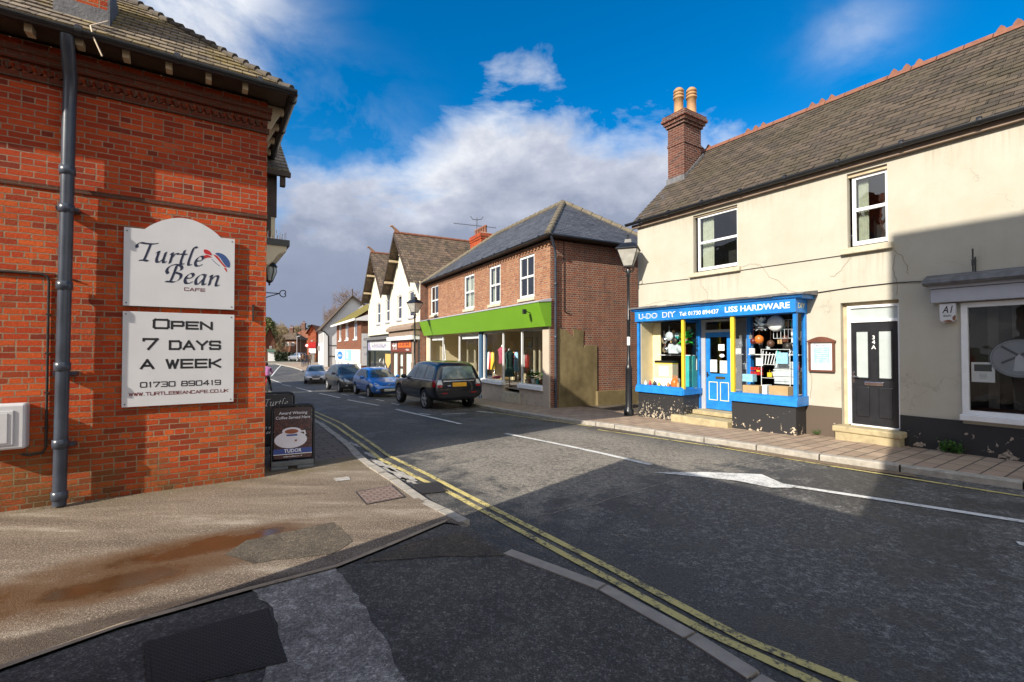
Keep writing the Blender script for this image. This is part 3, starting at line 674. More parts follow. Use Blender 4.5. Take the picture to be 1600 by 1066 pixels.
def line(pl, wdt, m, dz=RD + .009, name='road_marking'):
    mb = MB(); pts = resample(pl, .8); a, b = offset(pts, -wdt / 2), offset(pts, wdt / 2)
    for i in range(len(pts) - 1): mb.face([zr(a[i], dz), zr(b[i], dz), zr(b[i + 1], dz), zr(a[i + 1], dz)])
    return tag(mb.build(name, m), kind='structure')
y1 = [W2(-6, 3.02)] + P((1269, 1066), (1100, 987), (912, 884), (690, 764), (662, 752), (594, 718), (526, 667), (450, 629), dz=RD)
y2 = [W2(-6, 3.2)] + P((1325, 1066), (1162, 1000), (950, 887), (709, 764), (672, 744), (606, 712), (536, 663), (460, 630), dz=RD)
line(y1, .075, M['yl']); line(y2, .075, M['yl'])
line([W2(-6, 9.15)] + P((1600, 777), (1280, 726), (1060, 690), (934, 672), dz=RD), .07, M['yl'])
line(P((925, 667), (840, 655), (772, 645), dz=RD), .07, M['yl'])
for a in [((790, 678), (1017, 727)), ((619, 640), (720, 663)), ((543, 625), (592, 634)), ((499, 615), (531, 622)), ((463, 606), (486, 612)), ((441, 601), (455, 604))]: line(P(*a, dz=RD), .11, M['wl'])
line(P((1215, 757), (1400, 785), (1600, 816), dz=RD) + [W2(-6, 9.0 - .4)], .11, M['wl'])
line(P((1590, 850), (1640, 858), dz=RD), .11, M['wl'])
flat('road_marking', P((1019, 739), (1100, 738.5), (1190, 742), (1213, 752), (1240, 763.5), (1205, 763), (1150, 752), (1092, 746), dz=RD), RD + .010, M['wl'])
line(P((424, 588), (436, 574), (441, 569), dz=RD), .12, M['wl']); line(P((420, 592), (440, 599), dz=RD), .14, M['wl'])
for a in [((560, 607), (548, 606)), ((600, 627), (588, 624.5)), ((624, 633), (612, 630.5)), ((655, 646.5), (672, 648.5)), ((690, 648), (728, 646)), ((545, 618), (533, 616)), ((570, 622), (560, 620)), ((745, 643), (772, 646))]: line(P(*a, dz=RD), .08, M['wl'])
flat('gutter_silt', P((930, 668), (975, 676), (1000, 679), (960, 674), dz=RD), RD + .014, M['silt'])
flat('gutter_silt', P((1120, 695), (1290, 722), (1420, 741), (1440, 748), (1330, 733), (1215, 715), (1140, 701), dz=RD), RD + .012, M['silt'])
random.seed(3)
for (u, v, a, b) in [(600, 728, 26, 12), (622, 742, 30, 12), (580, 712, 14, 6), (554, 695, 12, 4), (640, 752, 14, 7)]:
    poly = []
    for k in range(18):
        th = k / 18 * 2 * math.pi; rr = random.uniform(.55, 1.15); poly.append(gp(u + a * rr * math.cos(th) + b * .6 * math.sin(th) , v + b * rr * math.sin(th) * .7 + a * .25 * math.cos(th), RD))
    flat('dried_grit', poly, RD + .006, M['froth'])

def seam(px, dz, wd=.02, m='seam'):
    pl = P(*px, dz=dz); pts = resample(pl, .10); rr = random.Random(int(px[0][0])); mb = MB(); pts = [p + Vector((rr.uniform(-.02, .02), rr.uniform(-.02, .02))) for p in pts]; a, b = offset(pts, -wd / 2), offset(pts, wd / 2)
    for i in range(len(pts) - 1): mb.face([zr(a[i], dz), zr(b[i], dz), zr(b[i + 1], dz), zr(a[i + 1], dz)])
    tag(mb.build('road_seam', M[m]), kind='structure')
M['seam'] = plain('bitumen_seam', (.018, .017, .016), .6, var=.3); M['seam_pale'] = plain('pale_seam', (.26, .24, .21), .9, var=.4, sc=20)
seam([(838, 806), (930, 787), (1010, 762), (1100, 738), (1200, 716), (1290, 706)], RD + .0065, .014, 'seam_pale') ; 0 and seam([(760, 700), (870, 735), (960, 772), (1100, 832), (1300, 905), (1600, 990)], RD + .0065, .014)
0 and seam([(560, 690), (640, 705), (740, 712), (860, 700), (935, 690)], RD + .0065, .016); 0 and seam([(700, 905), (780, 960), (900, 1066)], -.009, .012)

# loose grit swept against the walls and along the gutters
gm = MB(); rr = random.Random(77)
def grit(a, b, n, spread, dz, smax):
    for i in range(n):
        t = rr.random(); p = a.lerp(b, t); nrm_ = (b - a).normalized(); q = p + Vector((nrm_.y, -nrm_.x)) * abs(rr.gauss(0, spread)); s = rr.uniform(.25, 1) * smax; z = zg(q.y) + dz; c = [Vector((q.x + rr.uniform(-s, s), q.y + rr.uniform(-s, s), z)) for _ in range(3)]; tp_ = Vector((q.x, q.y, z + s * .8)); gm.face(c); [gm.face([c[k], c[(k + 1) % 3], tp_]) for k in range(3)]
grit(W2(7.40, -3.5), W2(7.40, .65), 700, .10, .001, .012); grit(W2(6.0, -2.5), W2(6.2, 1.8), 260, .9, .001, .007)
for i in range(3, len(KL) - 8): grit(KL[i + 1], KL[i], 150, .10, RD + .006, .010) if False else grit(KL[i], KL[i + 1], 130, .12, RD + .006, .010)
for i in range(1, 8): grit(KR[i + 1], KR[i], 160, .16, RD + .006, .012)
grit(W2(9.4, 10.72), W2(0, 10.72), 300, .08, .031, .010)
tag(gm.build('loose_grit', plain('grit_stones', (.24, .20, .15), .95, var=.5, sc=60)), kind='stuff')

# covers and the gully grate in the ground
def cover(name, px, dz, m, fm, label, bars=0):
    p = P(*px, dz=dz); c = sum(p, Vector((0, 0))) / 4; root = empty(name, (c.x, c.y, dz), 0, label, 'drain cover' if bars else 'manhole cover')
    q = [x - c for x in p]; mb = MB()
    for i in range(4):
        a, b = q[i], q[(i + 1) % 4]; mb.face([(*a, .004), (*b, .004), (*(b * .93), .004), (*(a * .93), .004)])
    mb.build('frame', fm, root); mb = MB()
    if bars:
        for i in range(bars):
            t0, t1 = (i + .2) / bars, (i + .75) / bars; A, B = q[0].lerp(q[1], t0) * .92, q[0].lerp(q[1], t1) * .92; C, D = q[3].lerp(q[2], t1) * .92, q[3].lerp(q[2], t0) * .92
            mb.slab([tuple(A), tuple(B), tuple(C), tuple(D)], -.03, .006)
        mb.build('bars', fm, root); mb = MB(); mb.face([(*(x * .92), .0012) for x in q]); mb.build('pit', M['ink'], root)
    else:
        mb.face([(*(x * .925), .005) for x in q]); mb.build('lid', m, root)
    return root
cover('manhole_cover', [(555, 769), (613, 758), (634, 777), (572, 789)], 0.004, M['cover'], M['iron'], 'rusty pink chequered manhole cover set in the tan pavement')
cover('gully_grate', [(645, 757), (684, 753), (701, 768), (660, 772)], RD + .012, M['iron'], M['iron'], 'black slotted drain grate in the gutter beside the double yellow lines', 9)
cover('access_cover', [(225, 1005), (420, 950), (450, 1035), (230, 1085)], -.006, M['mesh_cover'], M['mesh_cover'], 'dark mesh patterned access cover in the shaded asphalt in the foreground')
cover('stopcock_cover', [(521, 748), (545, 745), (548, 750), (525, 753)], .004, M['froth'], M['froth'], 'small pale water cover on the pavement beside the brick corner')
# ------------------------------------------------------------------ lettering
def text(name, body, x0, z0, h, y, mt, parent, w=None, align='LEFT', shear=0.0, bold=0.0, th=.002, fx=1.0, spacing=1.0, M4=None, label=None):
    """flat raised letters standing in the local x-z plane, cap height h, optional total width w"""
    cu = bpy.data.curves.new('tmp', 'FONT'); cu.body = body; cu.size = 1.0; cu.shear = shear; cu.offset = bold; cu.extrude = 0.0; cu.space_character = spacing; cu.resolution_u = 3
    ob = bpy.data.objects.new('tmp', cu); COL.objects.link(ob)
    dg = bpy.context.evaluated_depsgraph_get(); me = bpy.data.meshes.new_from_object(ob.evaluated_get(dg))
    bpy.data.objects.remove(ob); bpy.data.curves.remove(cu)
    xs = [v.co.x for v in me.vertices]; k = h / .70
    wid = (max(xs) - min(xs)) * k; sx = (w / wid) if w else fx; lo = min(xs)
    sh = {'LEFT': 0, 'CENTER': -wid * sx / 2, 'RIGHT': -wid * sx}[align]
    for v in me.vertices:
        p = Vector((x0 + sh + (v.co.x - lo) * k * sx, y - th, z0 + v.co.y * k)); v.co = M4 @ p if M4 else p
    me.name = name; me.materials.append(mt); me.uv_layers.new(name='UVMap')
    o = link(name, me, parent)
    if label: o['label'] = label
    return o
def strokes(mb, paths, wd, y, M4=None, m=0):
    def pt(x, z): p = Vector((x, y, z)); return M4 @ p if M4 else p
    for pl in paths:
        for i, ((x0, z0), (x1, z1)) in enumerate(zip(pl, pl[1:])):
            dx, dz = x1 - x0, z1 - z0; l = math.hypot(dx, dz) or 1e-6; nx, nz = -dz / l * wd / 2, dx / l * wd / 2; ex, ez = dx / l * wd * .5, dz / l * wd * .5
            e = (i % 3) * .00012
            q = [(x0 - ex + nx, z0 - ez + nz), (x0 - ex - nx, z0 - ez - nz), (x1 + ex - nx, z1 + ez - nz), (x1 + ex + nx, z1 + ez + nz)]
            yy = y - e
            mb.face([(M4 @ Vector((a, yy, b)) if M4 else (a, yy, b)) for a, b in q], m)
def spline(pts, n=7):
    out = []; q = [pts[0]] + list(pts) + [pts[-1]]
    for i in range(1, len(q) - 2):
        for k in range(n):
            t = k / n; a = [0, 0]
            for d in (0, 1):
                p0, p1, p2, p3 = q[i - 1][d], q[i][d], q[i + 1][d], q[i + 2][d]
                a[d] = .5 * (2 * p1 + (p2 - p0) * t + (2 * p0 - 5 * p1 + 4 * p2 - p3) * t * t + (3 * p1 - p0 - 3 * p2 + p3) * t ** 3)
            out.append(tuple(a))
    return out + [tuple(pts[-1])]
NIB = {  # x-height 1; strokes of an italic pen hand
 'u': ([[(.0, .82), (.14, 1), (.17, .9), (.15, .3), (.24, .03), (.42, .02), (.7, .4)], [(.72, 1), (.70, .25), (.80, 0), (.98, .14)]], .98),
 'n': ([[(.0, .82), (.13, 1), (.16, .9), (.15, 0)], [(.15, .45), (.38, .9), (.58, 1.0), (.70, .85), (.68, .2), (.78, 0), (.96, .14)]], .98),
 'r': ([[(.0, .82), (.13, 1), (.16, .9), (.15, 0)], [(.15, .45), (.35, .88), (.52, 1.0), (.66, .92)]], .66),
 'e': ([[(.08, .48), (.4, .52), (.62, .72), (.55, .97), (.34, .96), (.13, .68), (.08, .32), (.22, .03), (.46, .03), (.70, .22)]], .72),
 'a': ([[(.70, .9), (.52, 1), (.24, .86), (.07, .45), (.16, .03), (.36, .06), (.66, .62)], [(.71, 1), (.67, .25), (.77, 0), (.94, .14)]], .94),
 't': ([[(.26, 1.38), (.20, .35), (.30, .02), (.52, .12)], [(-.02, .98), (.50, 1.0)]], .55),
 'l': ([[(.50, 1.72), (.34, 1.82), (.22, 1.5), (.15, .35), (.25, .01), (.47, .12)]], .5),
 'T': ([[(-.42, 1.12), (-.52, 1.36), (-.30, 1.60), (.1, 1.58), (.7, 1.62), (1.02, 1.74)], [(.50, 1.58), (.44, .8), (.36, .08)], [(.02, .0), (.36, .05), (.66, .0)]], 1.0),
 'B': ([[(.38, 1.58), (.34, .8), (.26, .08)], [(-.10, .75), (-.26, 1.05), (-.12, 1.46), (.30, 1.68), (.74, 1.56), (.80, 1.22), (.42, .92)], [(.42, .92), (.86, .80), (.92, .42), (.62, .06), (.22, .02), (-.10, .02)]], 1.1)}
def pen(mb, word, x, z, xh, y, slant=.22, nib=.17, ang=R(38), drop=0.0, M4=None, sx=1.0, m=0):
    c, s = math.cos(ang) * nib / 2, math.sin(ang) * nib / 2
    for ch in word:
        g, adv = NIB[ch]
        for st in g:
            pl = spline(st)
            for i, (a, b) in enumerate(zip(pl, pl[1:])):
                e = (i % 4) * .00008 
                q = [(a[0] - c, a[1] - s), (b[0] - c, b[1] - s), (b[0] + c, b[1] + s), (a[0] + c, a[1] + s)]
                v = []
                for px, pz in q:
                    X = x + (px * sx + pz * slant) * xh; p = Vector((X, y - e, z + pz * xh + drop * (X - x))); v.append(M4 @ p if M4 else p)
                mb.face(v, m)
                t = .028
                d = [(a[0] - t, a[1] - t), (b[0] + t, b[1] - t), (b[0] + t, b[1] + t), (a[0] - t, a[1] + t)]
                v = []
                for px, pz in d:
                    X = x + (px * sx + pz * slant) * xh; p = Vector((X, y - e - .0004, z + pz * xh + drop * (X - x))); v.append(M4 @ p if M4 else p)
                mb.face(v, m)
        z += drop * adv * xh * sx; x += (adv + .14) * xh * sx
    return x
SQ = {  # wide square sans, unit box
 'O': [[(.1, 0), (.9, 0), (1, .12), (1, .88), (.9, 1), (.1, 1), (0, .88), (0, .12), (.1, 0)]], 'P': [[(0, 0), (0, 1), (.9, 1), (1, .9), (1, .5), (.9, .4), (0, .4)]],
 'E': [[(1, 0), (0, 0), (0, 1), (1, 1)], [(0, .5), (.92, .5)]], 'N': [[(0, 0), (0, 1), (1, 0), (1, 1)]], '7': [[(0, .85), (0, 1), (1, 1), (.35, 0)]],
 'D': [[(0, 0), (0, 1), (.82, 1), (1, .82), (1, .18), (.82, 0), (0, 0)]], 'A': [[(0, 0), (.5, 1), (1, 0)], [(.2, .3), (.8, .3)]], 'Y': [[(0, 1), (.5, .45), (1, 1)], [(.5, .45), (.5, 0)]],
 'S': [[(1, .85), (.95, 1), (.1, 1), (0, .9), (0, .6), (.1, .52), (.9, .48), (1, .4), (1, .1), (.9, 0), (.05, 0), (0, .15)]], 'W': [[(0, 1), (.27, 0), (.5, .9), (.73, 0), (1, 1)]],
 'K': [[(0, 0), (0, 1)], [(1, 1), (.25, .52), (1, 0)], [(0, .5), (.25, .52)]], '0': [[(.1, 0), (.9, 0), (1, .12), (1, .88), (.9, 1), (.1, 1), (0, .88), (0, .12), (.1, 0)]], '1': [[(.35, .85), (.55, 1), (.55, 0)]],
 '3': [[(0, 1), (.9, 1), (1, .9), (1, .58), (.9, .5), (.25, .5)], [(.9, .5), (1, .42), (1, .1), (.9, 0), (0, 0)]], '8': [[(.1, .5), (.05, .6), (.05, .9), (.15, 1), (.85, 1), (.95, .9), (.95, .6), (.9, .5), (.1, .5), (0, .4), (0, .1), (.1, 0), (.9, 0), (1, .1), (1, .4), (.9, .5)]],
 '9': [[(1, .45), (.1, .45), (0, .55), (0, .9), (.1, 1), (.9, 1), (1, .9), (1, .1), (.9, 0), (.05, 0)]], '4': [[(.75, 0), (.75, 1), (0, .28), (1, .28)]], 'C': [[(1, .85), (.9, 1), (.1, 1), (0, .88), (0, .12), (.1, 0), (.9, 0), (1, .15)]],
 'F': [[(0, 0), (0, 1), (1, 1)], [(0, .5), (.9, .5)]], 'T': [[(0, 1), (1, 1)], [(.5, 1), (.5, 0)]], 'U': [[(0, 1), (0, .1), (.1, 0), (.9, 0), (1, .1), (1, 1)]], 'R': [[(0, 0), (0, 1), (.9, 1), (1, .9), (1, .55), (.9, .45), (0, .45)], [(.55, .45), (1, 0)]],
 'L': [[(0, 1), (0, 0), (1, 0)]], 'B': [[(0, 0), (0, 1), (.85, 1), (.95, .9), (.95, .6), (.85, .5), (0, .5)], [(.85, .5), (1, .4), (1, .1), (.9, 0), (0, 0)]], '.': [[(.4, 0), (.5, 0)]]}
def square(mb, word, x0, x1, z, h, wd, y, big=None, gap=.32, M4=None, m=0):
    """write word between x0 and x1; letters in big start taller"""
    ws = [(.35 if c in '.' else .55 if c in '1 ' else 1.0) * (1.25 if (big and i in big) else 1) for i, c in enumerate(word)]
    u = (x1 - x0) / (sum(ws) + gap * (len(word) - 1)); x = x0
    for i, c in enumerate(word):
        hh = h * (1.25 if (big and i in big) else 1)
        if c != ' ': strokes(mb, [[(x + px * ws[i] * u, z + pz * hh) for px, pz in pl] for pl in SQ[c]], wd, y, M4, m)
        x += (ws[i] + gap) * u
def squiggle(mb, x0, x1, z, h, y, n, m=0):
    """lettering too small to read in the photograph"""
    x = x0; st = (x1 - x0) / n
    for i in range(n):
        for k in range(random.choice((2, 3))):
            a = x + random.uniform(0, .75) * st; zz = z + random.uniform(0, .5) * h
            if random.random() < .6: mb.face([(a, y, z), (a + st * .2, y, z), (a + st * .2, y, z + h * random.uniform(.7, 1)), (a, y, z + h)], m)
            else: mb.face([(x, y - .0005, zz), (x + st * .8, y - .0005, zz), (x + st * .8, y - .0005, zz + h * .22), (x, y - .0005, zz + h * .22)], m)
        x += st

# ------------------------------------------------------------------ windows
def sash(root, x0, x1, z0, z1, y, fm=None, transom=None, mull=False, sill=True, curtain='', fr=.06, pane_rows=False, silm=None, slope=0.0, name='window', room='room', glass='glass', sill_out=.09, dp=.7):
    fm = fm or M['upvc']; mb = MB()
    mb.box(x0, x0 + fr, y, y + .06, z0, z1, 0, .006); mb.box(x1 - fr, x1, y, y + .06, z0, z1, 0, .006)
    mb.box(x0 + fr, x1 - fr, y, y + .06, z1 - fr, z1, 0, .006); mb.box(x0 + fr, x1 - fr, y - .01, y + .06, z0, z0 + fr * 1.4, 0, .006)
    if transom: mb.box(x0 + fr, x1 - fr, y - .012, y + .05, transom - fr * .55, transom + fr * .55, 0, .005)
    if mull: xm = (x0 + x1) / 2; mb.box(xm - .014, xm + .014, y + .012, y + .05, z0 + fr * 1.4, z1 - fr)
    wn = mb.build(name, fm, root)
    mb = MB(); mb.face([(x0 + fr, y + .03, z0 + fr), (x1 - fr, y + .03, z0 + fr), (x1 - fr, y + .03, z1 - fr), (x0 + fr, y + .03, z1 - fr)]); mb.build('pane', M[glass], wn)
    mb = MB(); a, b, c, d, e, f = x0 + .01, x1 - .01, y + .058, y + dp, z0 + .01, z1 - .01
    mb.face([(a, d, e), (b, d, e), (b, d, f), (a, d, f)]); mb.face([(a, c, e), (a, d, e), (a, d, f), (a, c, f)]); mb.face([(b, c, e), (b, c, f), (b, d, f), (b, d, e)])
    mb.face([(a, c, f), (a, d, f), (b, d, f), (b, c, f)]); mb.face([(a, c, e), (b, c, e), (b, d, e), (a, d, e)]); mb.build('room', M[room], wn)
    if curtain:
        mb = MB()
        for side in curtain:
            cw = (x1 - x0) * (.30 if side in 'lr' else .9); xa = x0 + fr if side == 'l' else x1 - fr - cw if side == 'r' else x0 + .05
            n = 14; pts = [(xa + cw * i / n, y + .14 + .035 * math.sin(i * 2.1) * (1 if side != 'n' else .3)) for i in range(n + 1)]
            for (ax, ay), (bx, by) in zip(pts, pts[1:]): mb.face([(ax, ay, z0 + .03), (bx, by, z0 + .03), (bx, by, z1 - .05), (ax, ay, z1 - .05)], sm=True)
        mb.build('curtain', M['curtain'], wn)
    if sill: mb = MB(); mb.box(x0 - .07, x1 + .07, y - .12 - sill_out + .09, y - .002, z0 - .12, z0 - .004, 0, .008); mb.build('sill', silm or M['stone'], wn)
    return wn
def gutter(root, x0, x1, y, z, r=.055, m=None, brackets=5):
    mb = MB(); n = 8; m = m or M['gutter']
    for i in range(n):
        a, b = math.pi * i / n, math.pi * (i + 1) / n
        p = [(y - math.cos(a) * r, z - math.sin(a) * r), (y - math.cos(b) * r, z - math.sin(b) * r)]
        mb.face([(x0, *p[0]), (x1, *p[0]), (x1, *p[1]), (x0, *p[1])], sm=True)
    mb.box(x0, x1, y - r - .006, y - r + .006, z - .012, z + .008); mb.box(x0, x1, y + r - .004, y + r + .004, z - .02, z + .006)
    for i in range(brackets):
        x = x0 + (x1 - x0) * (i + .5) / brackets; mb.lathe([(r + .009, -.03), (r + .012, 0), (r + .009, .03)], (x, y, z), 12, 0, True, 'x')
    mb.prismx([(y - math.cos(math.pi * i / n) * r, z - math.sin(math.pi * i / n) * r) for i in range(n + 1)], x0 - .004, x0, 0); mb.prismx([(y - math.cos(math.pi * i / n) * r, z - math.sin(math.pi * i / n) * r) for i in range(n + 1)], x1, x1 + .004, 0)
    return mb.build('gutter', m, root)
def downpipe(root, path, r, m, collars=()):
    mb = MB(); mb.tube(path, r, 14)
    for (x, y, z) in collars: mb.lathe([(r * 1.02, -.05), (r * 1.22, -.045), (r * 1.22, .045), (r * 1.02, .05)], (x, y, z), 14)
    return mb.build('downpipe', m, root)
def chimney(root, cx, cy, sx, sy, z0, z1, pots, bm_='brick_chimney', potm='pot_buff', ph=.75, corb=3, cw=.035, pr=.12):
    mb = MB(); mb.box(cx - sx / 2, cx + sx / 2, cy - sy / 2, cy + sy / 2, z0, z1 - .38)
    for i in range(corb):
        e = cw * (i + 1) if i < corb - 1 else cw * (corb - 1.5); mb.box(cx - sx / 2 - e, cx + sx / 2 + e, cy - sy / 2 - e, cy + sy / 2 + e, z1 - .38 + i * .38 / corb, z1 - .38 + (i + 1) * .38 / corb - .001 * i)
    mb.box(cx - sx / 2 - .02, cx + sx / 2 + .02, cy - sy / 2 - .02, cy + sy / 2 + .02, z0 + (z1 - z0) * .62, z0 + (z1 - z0) * .62 + .075)
    ch = mb.build('chimney', M[bm_], root)
    mb = MB(); mb.box(cx - sx / 2 + .02, cx + sx / 2 - .02, cy - sy / 2 + .02, cy + sy / 2 - .02, z1, z1 + .05, 0, .02); mb.build('flaunching', M['mortar'], ch)
    for (px, py) in pots:
        mb = MB(); r = pr if potm == 'pot_buff' else .10
        mb.lathe([(r * 1.15, 0), (r * 1.15, .06), (r, .09), (r * .93, ph * .62), (r * 1.12, ph * .63), (r * 1.12, ph * .69), (r * .9, ph * .70), (r * .9, ph * .74), (r * 1.1, ph * .75), (r * 1.1, ph * .80), (r * .9, ph * .81), (r * .9, ph * .85), (r * 1.1, ph * .86), (r * 1.05, ph * .93), (r * .7, ph), (.01, ph)] if potm == 'pot_buff' else [(r * 1.1, 0), (r, .05), (r * .9, ph * .8), (r * 1.1, ph * .84), (r * 1.1, ph), (r * .7, ph), (r * .7, ph * .6), (.01, ph * .6)], (cx + px, cy + py, z1 + .04), 14)
        mb.build('chimney_pot', M[potm], ch)
    return ch

# ================================================================== red brick cafe on the left
cafe = empty('cafe_building', (-3.487, 6.585, 0), ANG_L, 'red brick cafe building on the street corner with black downpipe and hipped tiled roof', 'building')
WT, DP = 5.32, 9.0
mb = MB()
mb.wall(-14, 0, -.3, 3.64, 0.0); mb.box(-14, -.0, 0.001, .3, 3.63, 3.64)
mb.build('wall', M['brick_red'], cafe, 'lower wall of rough orange red brick')
mb = MB(); mb.wall(-14, 0, 3.70, WT, .012); mb.face([(-14, DP, -.3), (-14, 0, -.3), (-14, 0, WT), (-14, DP, WT)]); mb.face([(-14, DP, -.3), (-14, DP, WT), (0, DP, WT), (0, DP, -.3)]); mb.build('wall', M['brick_red_top'], cafe, 'upper wall of smoother dark red brick')
mb = MB(); mb.face([(0, 0, -.3), (0, DP, -.3), (0, DP, WT), (0, 0, WT)]); mb.build('wall', M['brick_red_top'], cafe, 'street front')
mb = MB(); mb.box(-14, .012, -.014, .02, 3.64, 3.70, 0, .006); mb.build('string_course', M['brick_dark'], cafe)
mb = MB(); mb.box(-14, .02, -.03, .011, 4.86, 4.93); mb.box(-14, .04, -.055, .011, 5.06, 5.14); mb.box(-14, .05, -.085, .011, 5.14, 5.215); mb.build('cornice', M['brick_dark'], cafe)
mb = MB(); x = -.04
while x > -8: mb.obox((x, .0, 4.993), (.018, 0, .014), (0, .026, 0), (-.018, 0, .04)); x -= .085
mb.build('dentils', M['brick_dark'], cafe)
# hipped roof in stepped courses
ov, ez, rise = .42, 5.36, .86; ovx = .25
k = (DP + 2 * ov) / 2; zt = ez + k * rise
mb = MB(); mb.courses((-14, -ov, ez), (ovx, -ov, ez), (ovx - k, DP / 2, zt), (-14, DP / 2, zt), 38, .018, 0, .17, .006); mb.courses((ovx, -ov, ez), (ovx, DP + ov, ez), (ovx - k, DP / 2, zt), (ovx - k, DP / 2, zt), 38, .022)
mb.courses((ovx, DP + ov, ez), (-14, DP + ov, ez), (-14, DP / 2, zt), (ovx - k, DP / 2, zt), 38, .022)
mb.face([(-14, -ov, ez), (-14, DP / 2, zt), (-14, DP + ov, ez)])
rf = mb.build('roof', M['tile_left'], cafe)
mb = MB()
for i in range(38):
    a, b = i / 38, (i + 1.25) / 38; p = Vector((ovx, -ov, ez)).lerp(Vector((ovx - k, DP / 2, zt)), a); q = Vector((ovx, -ov, ez)).lerp(Vector((ovx - k, DP / 2, zt)), b)
    mb.tube([p + Vector((0, 0, .035)), q + Vector((0, 0, .005))], [.055, .035], 8)
mb.build('hip_tiles', plain('hip_tile_dark', (.075, .062, .048), .85, var=.4, sc=7, dirt=.3), rf)
mb = MB(); mb.face([(-14, -ov, ez - .02), (ovx, -ov, ez - .02), (0, 0, ez - .02), (-14, 0, ez - .02)]); mb.face([(ovx, -ov, ez - .02), (ovx, DP, ez - .02), (0, DP, ez - .02), (0, 0, ez - .02)]); mb.build('soffit', M['wood_dark'], cafe)
gutter(cafe, -14, ovx + .06, -ov - .03, ez - .01, .06, brackets=16)
g2 = MB(); n = 8; r = .06; xg = ovx + .03
for i in range(n):
    a, b = math.pi * i / n, math.pi * (i + 1) / n; pa = (xg - math.cos(a) * r, ez - .01 - math.sin(a) * r); pb = (xg - math.cos(b) * r, ez - .01 - math.sin(b) * r)
    g2.face([(pa[0], -ov - .06, pa[1]), (pb[0], -ov - .06, pb[1]), (pb[0], DP, pb[1]), (pa[0], DP, pa[1])], sm=True)
for i in range(7): g2.lathe([(r + .009, -.03), (r + .013, 0), (r + .009, .03)], (xg, -.2 + i * 1.1, ez - .01), 12, 0, True, 'y')
g2.build('gutter', M['gutter'], cafe)
for i in range(14):
    x = -.30 - i * .41; mb = MB(); mb.prismx([(-ov + .05, ez - .03), (-ov + .2, ez - .03), (-ov + .2, ez - .11), (-ov + .06, ez - .115)], x - .032, x + .032); mb.build('rafter_end', M['timber_cream'], cafe)
for i in range(7):
    y = .12 + i * .55; mb = MB(); z1 = ez - .03
    mb.box(0.0, ovx - .03, y - .04, y + .04, z1 - .10, z1, 0, .01); mb.prism([(0, z1 - .10), (ovx - .08, z1 - .10), (.05, z1 - .34), (0, z1 - .36)], y - .035, y + .035); mb.build('eaves_bracket', M['timber_cream'], cafe)
# stack that comes down through the eave
mb = MB(); mb.box(-2.22, -1.76, .08, .75, 5.4, 8.2); st = mb.build('chimney', M['brick_red'], cafe)
mb = MB(); mb.box(-2.235, -1.745, .055, .079, 5.74, 5.97); mb.box(-1.759, -1.735, .056, .7, 5.74, 6.4); mb.box(-2.245, -2.221, .056, .7, 5.74, 6.4); mb.build('flashing', M['lead'], st)
mb = MB(); mb.tube([(-1.75, .04, 5.83), (-1.83, -.46, 5.45), (-1.80, -.49, 5.32), (-1.72, -.5, 5.12)], .008, 6); mb.build('wire', M['tan'], cafe)
# downpipe with swan neck
downpipe(cafe, [(-2.03, -.42, 5.30), (-2.03, -.40, 5.22), (-2.045, -.20, 5.02), (-2.05, -.125, 4.92), (-2.055, -.125, 4.6), (-2.085, -.125, .02)], .062, M['pipe'], [(-2.063, -.125, 3.86), (-2.066, -.125, 3.42), (-2.072, -.125, 2.53), (-2.078, -.125, 1.60), (-2.083, -.125, .72), (-2.085, -.125, .13)])
for z in (3.42, 1.52, .70): MB().box(-2.16, -1.96, -.12, -.002, z - .02, z + .02).build('pipe_clip', M['pipe'], cafe)
# front gable oriel, shop cornice with spikes
OX = .45
mb = MB(); ya, yb, yc, ze, zt2 = 2.0, 3.4, 4.8, 4.98, 6.25
mb.courses((-1.6, ya - .25, ze), (OX + .08, ya - .25, ze), (OX + .08, yb, zt2), (-1.6, yb, zt2), 12, .02); mb.courses((OX + .08, yc + .25, ze), (-1.6, yc + .25, ze), (-1.6, yb, zt2), (OX + .08, yb, zt2), 12, .02)
mb.build('oriel_roof', M['tile_left'], cafe)
mb = MB(); mb.box(.0, OX - .12, ya, yc, 3.6, ze); mb.prismx([(ya, ze), (yc, ze), (yb, zt2 - .12)], 0, OX - .13); mb.build('oriel', M['cream_paint'], cafe)
mb = MB(); mb.box(OX - .20, OX - .10, ya - .03, ya + .06, 4.2, ze); mb.box(.16, .26, ya - .03, ya + .02, 3.6, ze); mb.box(0, OX + .1, ya - .26, ya - .18, ze - .08, ze); mb.box(OX - .06, OX + .02, ya - .2, ya - .08, ze - .24, ze - .02); mb.build('oriel_frame', M['wood_dark'], cafe)
mb = MB(); c0, c1 = 1.05, 7.0
mb.prism([(0, 3.50), (.40, 3.50), (.40, 3.42), (.28, 3.36), (.15, 3.20), (0, 3.10)], c0, c1); cn = mb.build('shop_cornice', M['cream_paint'], cafe)
mb = MB(); mb.box(0, .44, c0 - .03, c1, 3.50, 3.60); mb.build('cornice_top', M['gutter'], cn)
mb = MB(); random.seed(5)
for i in range(46):
    x, y = random.uniform(.05, .42), random.uniform(c0, c0 + 1.2); mb.tube([(x, y, 3.6), (x + random.uniform(-.03, .04), y + random.uniform(-.03, .03), 3.6 + random.uniform(.10, .16))], .0035, 4)
mb.build('bird_spikes', M['chrome'], cn)
mb = MB(); mb.box(-.002, .05, 2.2, 7, -.3, 3.1); mb.build('shopfront', M['brown_paint'], cafe)

